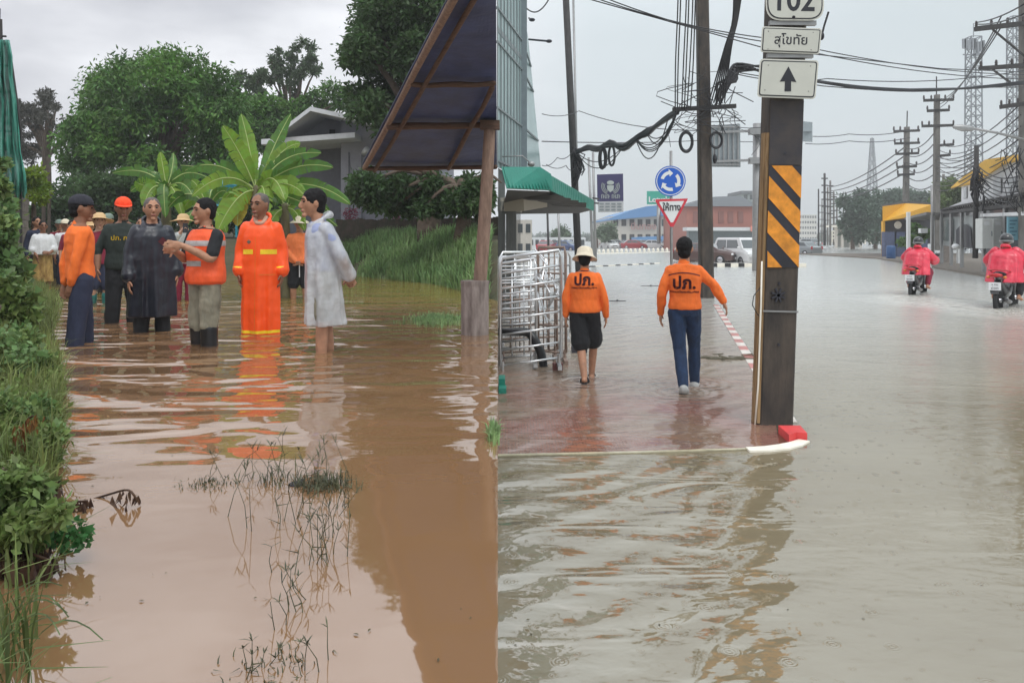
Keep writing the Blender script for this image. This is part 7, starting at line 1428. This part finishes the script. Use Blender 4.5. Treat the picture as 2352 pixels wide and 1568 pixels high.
# ---- right-hand street front
og = mat('shop_orange', (.76, .40, .03), .5, var=.08); Yo = 66
t = thing('orange_shop', 'low shop with a broad orange-yellow fascia and dark open front', 'shop', V3(P(2085, 0, Yo).x, Yo, 0))
m = MB(); m.prism([P(2025, 560, Yo + 2), P(2185, 560, Yo + 2), P(2185, 480, Yo + 2), P(2025, 482, Yo + 2)], (7, 12, 0)); out('wall', m, mat('shop_dark', (.05, .05, .06), .7, var=.3), t)
m = MB(); m.prism([P(2027, 508, Yo), P(2140, 491, Yo - 3), P(2141, 470, Yo - 3), P(2080, 467, Yo), P(2027, 474, Yo)], (2.1, 4, 0)); out('fascia', m, og, t); m = MB(); m.prism([P(2025, 474, Yo), P(2080, 467, Yo), P(2142, 469, Yo - 3), P(2142, 466, Yo - 3), P(2080, 463, Yo), P(2025, 470, Yo)], (7.6, 14, 0)); out('roof', m, dr, t)
m = MB(); m.box(P(2028, 0, Yo).x, P(2033, 0, Yo).x, Yo, Yo + .3, 0, P(0, 508, Yo).z); out('column', m, og, t)
m = MB(); m.lathe([(.01, 0), (.30, 0), (.32, .03), (.01, .04)], P(2062, 517, Yo - .2), 24, Matrix.Rotation(PI / 2, 3, 'X')); out('round_sign', m, kwh, t); m = MB(); 
for k in range(4): c = P(2045 + k * 24, 538, Yo - 1); m.box(c.x - .5, c.x + .5, c.y, c.y + .5, 0, c.z + .2)
out('counter', m, mat('blue_grey', (.08, .10, .18), .6, var=.3), t)
t = thing('water_tank', 'blue plastic barrel standing at the left corner of the orange shop', 'barrel', V3(P(2066 - 1.5, 0, 60).x, 60, 0)); m = MB(); m.lathe([(.30, 0), (.34, .2), (.34, .9), (.30, 1.05), (.01, 1.08)], t.location + V3(-.6, 0, 0), 20); out('barrel', m, mat('barrel_blue', (.02, .08, .22), .4), t, smooth=True)
# bus shelter
Ys2 = 50; t = thing('bus_shelter', 'open roadside bus shelter with a flat dark roof on white posts', 'bus shelter', V3(P(2117, 0, Ys2).x, Ys2, 0)); m = MB(); m.prism([P(2078, 505, Ys2 + 4), P(2128, 493, Ys2 - 2), P(2212, 497, Ys2 - 2), P(2205, 506, Ys2 + 4)], (0, 0, .16)); out('roof', m, mat('shelter_roof', (.15, .15, .15), .7, var=.2), t)
for x, y0_ in ((2088, 487), (2144, 492), (2204, 505)): m = MB(); c = P(x, y0_, Ys2 - 1.6); m.box(c.x - .09, c.x + .09, c.y, c.y + .18, 0, c.z if x < 2150 else P(0, 500, Ys2).z); out('post', m, wsg, t)
m = MB(); c0 = P(2150, 560, Ys2 + 2); c1 = P(2165, 505, Ys2 + 2); m.box(c0.x, c1.x, Ys2 + 1, Ys2 + 1.5, 0, c1.z); out('wall_panel', m, mat('panel_brown', (.24, .21, .19), .8, var=.2), t); m = MB(); m.box(P(2110, 0, Ys2 + 2).x, P(2150, 0, Ys2 + 2).x, Ys2 + 2, Ys2 + 2.4, .4, .5); out('bench', m, galv, t)
m = MB(); m.beam(P(2112, 530, Ys2 - 1), P(2128, 530, Ys2 - 1), .3, .3); out('rubbish', m, wsg, t)
# white building with yellow roof
ww = mat('white_render', (.66, .67, .68), .75, var=.06, vscale=1); yr = mat('yellow_roof', (.80, .46, .04), .55, var=.08); t = thing('white_building', 'white rendered building with a steep yellow roof and a dark railed balcony above shop fronts', 'building', V3(P(2290, 0, 44).x, 44, 0))
def W(x, y, Y): return P(x, y, Y)
def Yf(x): return 8.41 / ((x - 1176) / F - .373)          # the street front runs back along the road
def FW(x, y, off=0): return P(x, y, Yf(x) - off)
def panel(name, pts, mt, th=.12, off=0, par=t): m = MB(); m.prism([FW(x, y, off) for x, y in pts], (th * .6, th, 0)); return out(name, m, mt, par)
panel('wall', [(2208, 470), (2208, 428), (2240, 420), (2306, 374), (2400, 352), (2400, 470)], ww, 5, -2.5)
ro = panel('roof', [(2183, 431), (2212, 406), (2262, 367), (2300, 361), (2400, 345), (2400, 353), (2308, 373), (2242, 419)], yr, 1.0, -1.6)
for x in (2217, 2238): panel('window', [(x - 4, 456), (x - 4, 431), (x + 4, 430), (x + 4, 455)], car_glass, .1, -2.3)
for x in (2290, 2325): panel('window', [(x - 9, 446), (x - 9, 412), (x + 9, 408), (x + 9, 443)], mat('curtained', (.45, .47, .48), .5), .1, -2.3)
panel('ledge', [(2172, 478), (2209, 463), (2400, 430), (2400, 440), (2209, 471)], ww, 2.6, -.2)
sf = panel('shop_front', [(2158, 563), (2158, 489), (2400, 470), (2400, 588)], mat('shopfront_grey', (.30, .33, .33), .5, var=.25, vscale=.5), .3, -1.2)
panel('doorway', [(2196, 566), (2196, 528), (2206, 517), (2220, 515), (2230, 523), (2232, 570)], M_['ink'], .1, -1.0); panel('doorway', [(2262, 582), (2262, 506), (2306, 504), (2306, 590)], mat('shop_inside', (.05, .06, .07), .6, var=.5), .1, -1.0); panel('doorway', [(2312, 592), (2312, 504), (2400, 498), (2400, 600)], bpy.data.materials['shop_inside'], .1, -1.0)
for x0, x1 in ((2164, 2190), (2236, 2256)): panel('window', [(x0, 552), (x0, 505), (x1, 503), (x1, 555)], mat('shop_window', (.12, .15, .15), .25, var=.3) if 'shop_window' not in bpy.data.materials else bpy.data.materials['shop_window'], .08, -1.0)
panel('canopy', [(2252, 498), (2252, 491), (2400, 484), (2400, 493)], ww, .9, .4); panel('fascia', [(2158, 500), (2158, 488), (2400, 466), (2400, 482)], M_['bike_black'], .2, -.6)
for x in (2163, 2185, 2209, 2260, 2309): m = MB(); c = FW(x, 560, .1); m.box(c.x - .07, c.x + .07, c.y - .07, c.y + .07, -.1, FW(x, 487 - (x - 2162) * .16).z); out('column', m, galv, t)
t2 = thing('balcony_railing', 'dark lattice truss railing running along the front of the white building', 'railing', FW(2162, 487)); U0, U1 = (2160, 481), (2400, 436); D0, D1 = (2160, 489), (2400, 464); N_ = 34
lp_ = lambda a, b_, u: (a[0] + (b_[0] - a[0]) * u, a[1] + (b_[1] - a[1]) * u)
xs9 = [1176 + F * (.373 + 8.41 / (47.8 + (27.8 - 47.8) * k / N_)) for k in range(N_ + 1)]; yu = lambda x: 481 - 45 * (x - 2160) / 240; yd = lambda x: 489 - 25 * (x - 2160) / 240
m = MB(); m.beam(FW(xs9[0], yu(xs9[0]), .5), FW(xs9[-1], yu(xs9[-1]), .5), .10, .09); m.beam(FW(xs9[0], yd(xs9[0]), .5), FW(xs9[-1], yd(xs9[-1]), .5), .12, .16); out('rail', m, dkp, t2); m = MB()
for k in range(N_):
    a, b_ = xs9[k], xs9[k + 1]; m.beam(FW(a, yd(a), .5), FW(a, yu(a), .5), .05, .05); m.beam(FW(a, yd(a), .5), FW(b_, yu(b_), .5), .035, .035)
out('lattice', m, dkp, t2)
# electrical cabinets, blue banner, pavement on the right
cb = mat('cabinet', (.58, .60, .58), .5, var=.05)
for i, (x0, x1, yt, yb2, Y) in enumerate(((2256, 2281, 502, 571, 33), (2282, 2304, 502, 571, 33.4))):
    t = thing('electrical_cabinet', ('left', 'right')[i] + ' one of two tall pale grey electrical cabinets behind the nearer rider', 'cabinet', P((x0 + x1) / 2, yb2, Y)); m = MB(); a, b_ = P(x0, yb2, Y), P(x1, yt, Y); m.box(a.x, b_.x, Y, Y + .5, a.z, b_.z); o = out('case', m, cb, t); bv = o.modifiers.new('b', 'BEVEL'); bv.width = .02
    m = MB(); m.box(b_.x - .08, b_.x - .05, Y - .03, Y, (a.z + b_.z) / 2 - .1, (a.z + b_.z) / 2 + .1); out('handle', m, mull, t); m = MB(); m.box(a.x + .08, a.x + .3, Y - .012, Y, b_.z - .28, b_.z - .14); out('warning_label', m, wsg, t)
t = thing('blue_banner', 'pale blue vertical shop banner behind the head of the nearer rider', 'banner', P(2327, 560, 30.3)); m = MB(); a, b_ = P(2314, 552, 30.3), P(2340, 498, 30.3); m.box(a.x, b_.x, 30.3, 30.35, a.z, b_.z); o = out('panel', m, mat('banner_blue', (.17, .36, .44), .6), t); m = MB()
for k in range(6): z = b_.z - .12 - k * .14; m.box(a.x + .08, b_.x - .08 - .06 * (k % 3), 30.28, 30.3, z - .05, z)
out('text_lines', m, mat('banner_ink', (.05, .14, .2), .6), o)
m = MB(); m.prism([(P(2010, 0, 62).x, 62, -.15), (P(2100, 0, 48).x, 48, -.15), (P(2200, 0, 38).x, 38, -.15), (P(2352, 0, 29).x, 29, -.15), (60, 29, -.15), (60, 80, -.15), (P(2010, 0, 62).x, 80, -.15)], (0, 0, .24)); out('footway', m, mat('footway', (.19, .16, .13), .8, col2=(.11, .095, .08), bump=.01), kind='structure')
m = MB(); c = P(2195, 566, 40); m.ell(c, (.18, .2, .14)); m.ell(c + V3(.2, .1, -.05), (.12, .1, .08)); out('plastic_sack', m, wsg, None, 'white plastic sack lying by the building column', 'sack', smooth=True, loc=c)
# white railing and little shelter beyond the roundabout
t = thing('white_railing', 'white railing along the far side of the roundabout beneath the dark trees', 'railing', G(1900, 557, 0)); Yr = 205
for x0, x1 in ((1911, 1938), (1944, 1980), (1988, 2014)):
    m = MB(); 
    for yy in (531, 539, 547): m.beam(P(x0, yy, Yr - 60), P(x1, yy, Yr - 60), .25, .3)
    for k in range(5): x = x0 + (x1 - x0) * k / 4; m.beam(P(x, 556, Yr - 60), P(x, 530, Yr - 60), .22, .22)
    out('rail_panel', m, kwh, t)
t = thing('small_pavilion', 'little pavilion with a flat white roof before the big rounded tree', 'pavilion', V3(P(1945, 0, 140).x, 140, 0)); m = MB(); a, b_ = P(1911, 522, 139), P(1979, 517, 139); m.box(a.x, b_.x, 137, 142, a.z, b_.z); out('roof', m, kwh, t)
for x in (1916, 1930, 1950, 1972): m = MB(); c = P(x, 520, 139); m.box(c.x - .2, c.x + .2, 138, 138.4, 0, c.z); out('post', m, crm, t)
m = MB(); a, b_ = P(1925, 550, 141), P(1975, 524, 141); m.box(a.x, b_.x, 141, 142, 0, b_.z); out('wall', m, mat('pav_wall', (.25, .26, .24), .8, var=.2), t)

def litter(name, n, seed, fn, mt, sz=.02):
    g = random.Random(seed); m = MB()
    for _ in range(n):
        c = fn(g); a = g.uniform(0, PI); s_ = sz * g.uniform(.4, 1.4); u = V3(math.cos(a), math.sin(a), 0) * s_; v = V3(-math.sin(a), math.cos(a), 0) * s_ * g.uniform(.2, .5); m.add([c - u + V3(0, 0, .003), c - v + V3(0, 0, .004), c + u + V3(0, 0, .003), c + v + V3(0, 0, .006)], [(0, 1, 2, 3)])
    meta(out(name, m, mt, recalc=False), kind='stuff')
lt = mat('leaf_litter', (.10, .08, .035), .7, var=.4)
litter('floating_leaves', 34, 3, lambda g: G(g.uniform(170, 1120), 640 + 900 * g.random() ** 1.3, WL), lt, .007); litter('floating_specks', 60, 4, lambda g: G(g.uniform(1160, 2340), 640 + 900 * g.random() ** 1.3, 0), lt, .008)
foam = mat('foam', (.62, .60, .55), .6)
for k_, (x, y_) in enumerate(((2122, 682), (2322, 712))): litter('splash_foam', 260, 20 + k_, lambda g: G(x + g.gauss(0, 26), y_ + abs(g.gauss(0, 8)) - 3, 0) + V3(0, 0, max(0, g.gauss(.0, .03))), foam, .03)
litter('splash_foam', 70, 30, lambda g: G(1368 + g.gauss(0, 10), 866 + g.gauss(0, 4), 0) + V3(0, 0, max(0, g.gauss(.01, .03))), foam, .012); litter('splash_foam', 50, 31, lambda g: G(1590 + g.gauss(0, 8), 886 + g.gauss(0, 4), 0) + V3(0, 0, max(0, g.gauss(.01, .02))), foam, .012)

# ---------------------------------------------------------------- damp air over the whole place
hz = MB(); hz.box(-70, 905, -12, 905, -1.2, 60)
hzm = bpy.data.materials.new('damp_air'); hzm.use_nodes = True; N, L = hzm.node_tree.nodes, hzm.node_tree.links; N.remove(N['Principled BSDF'])
vp = N.new('ShaderNodeVolumePrincipled'); vp.inputs['Color'].default_value = (.985, .99, .995, 1); vp.inputs['Density'].default_value = .0013; L.new(vp.outputs[0], N['Material Output'].inputs['Volume'])
out('haze', hz, hzm, kind='stuff')
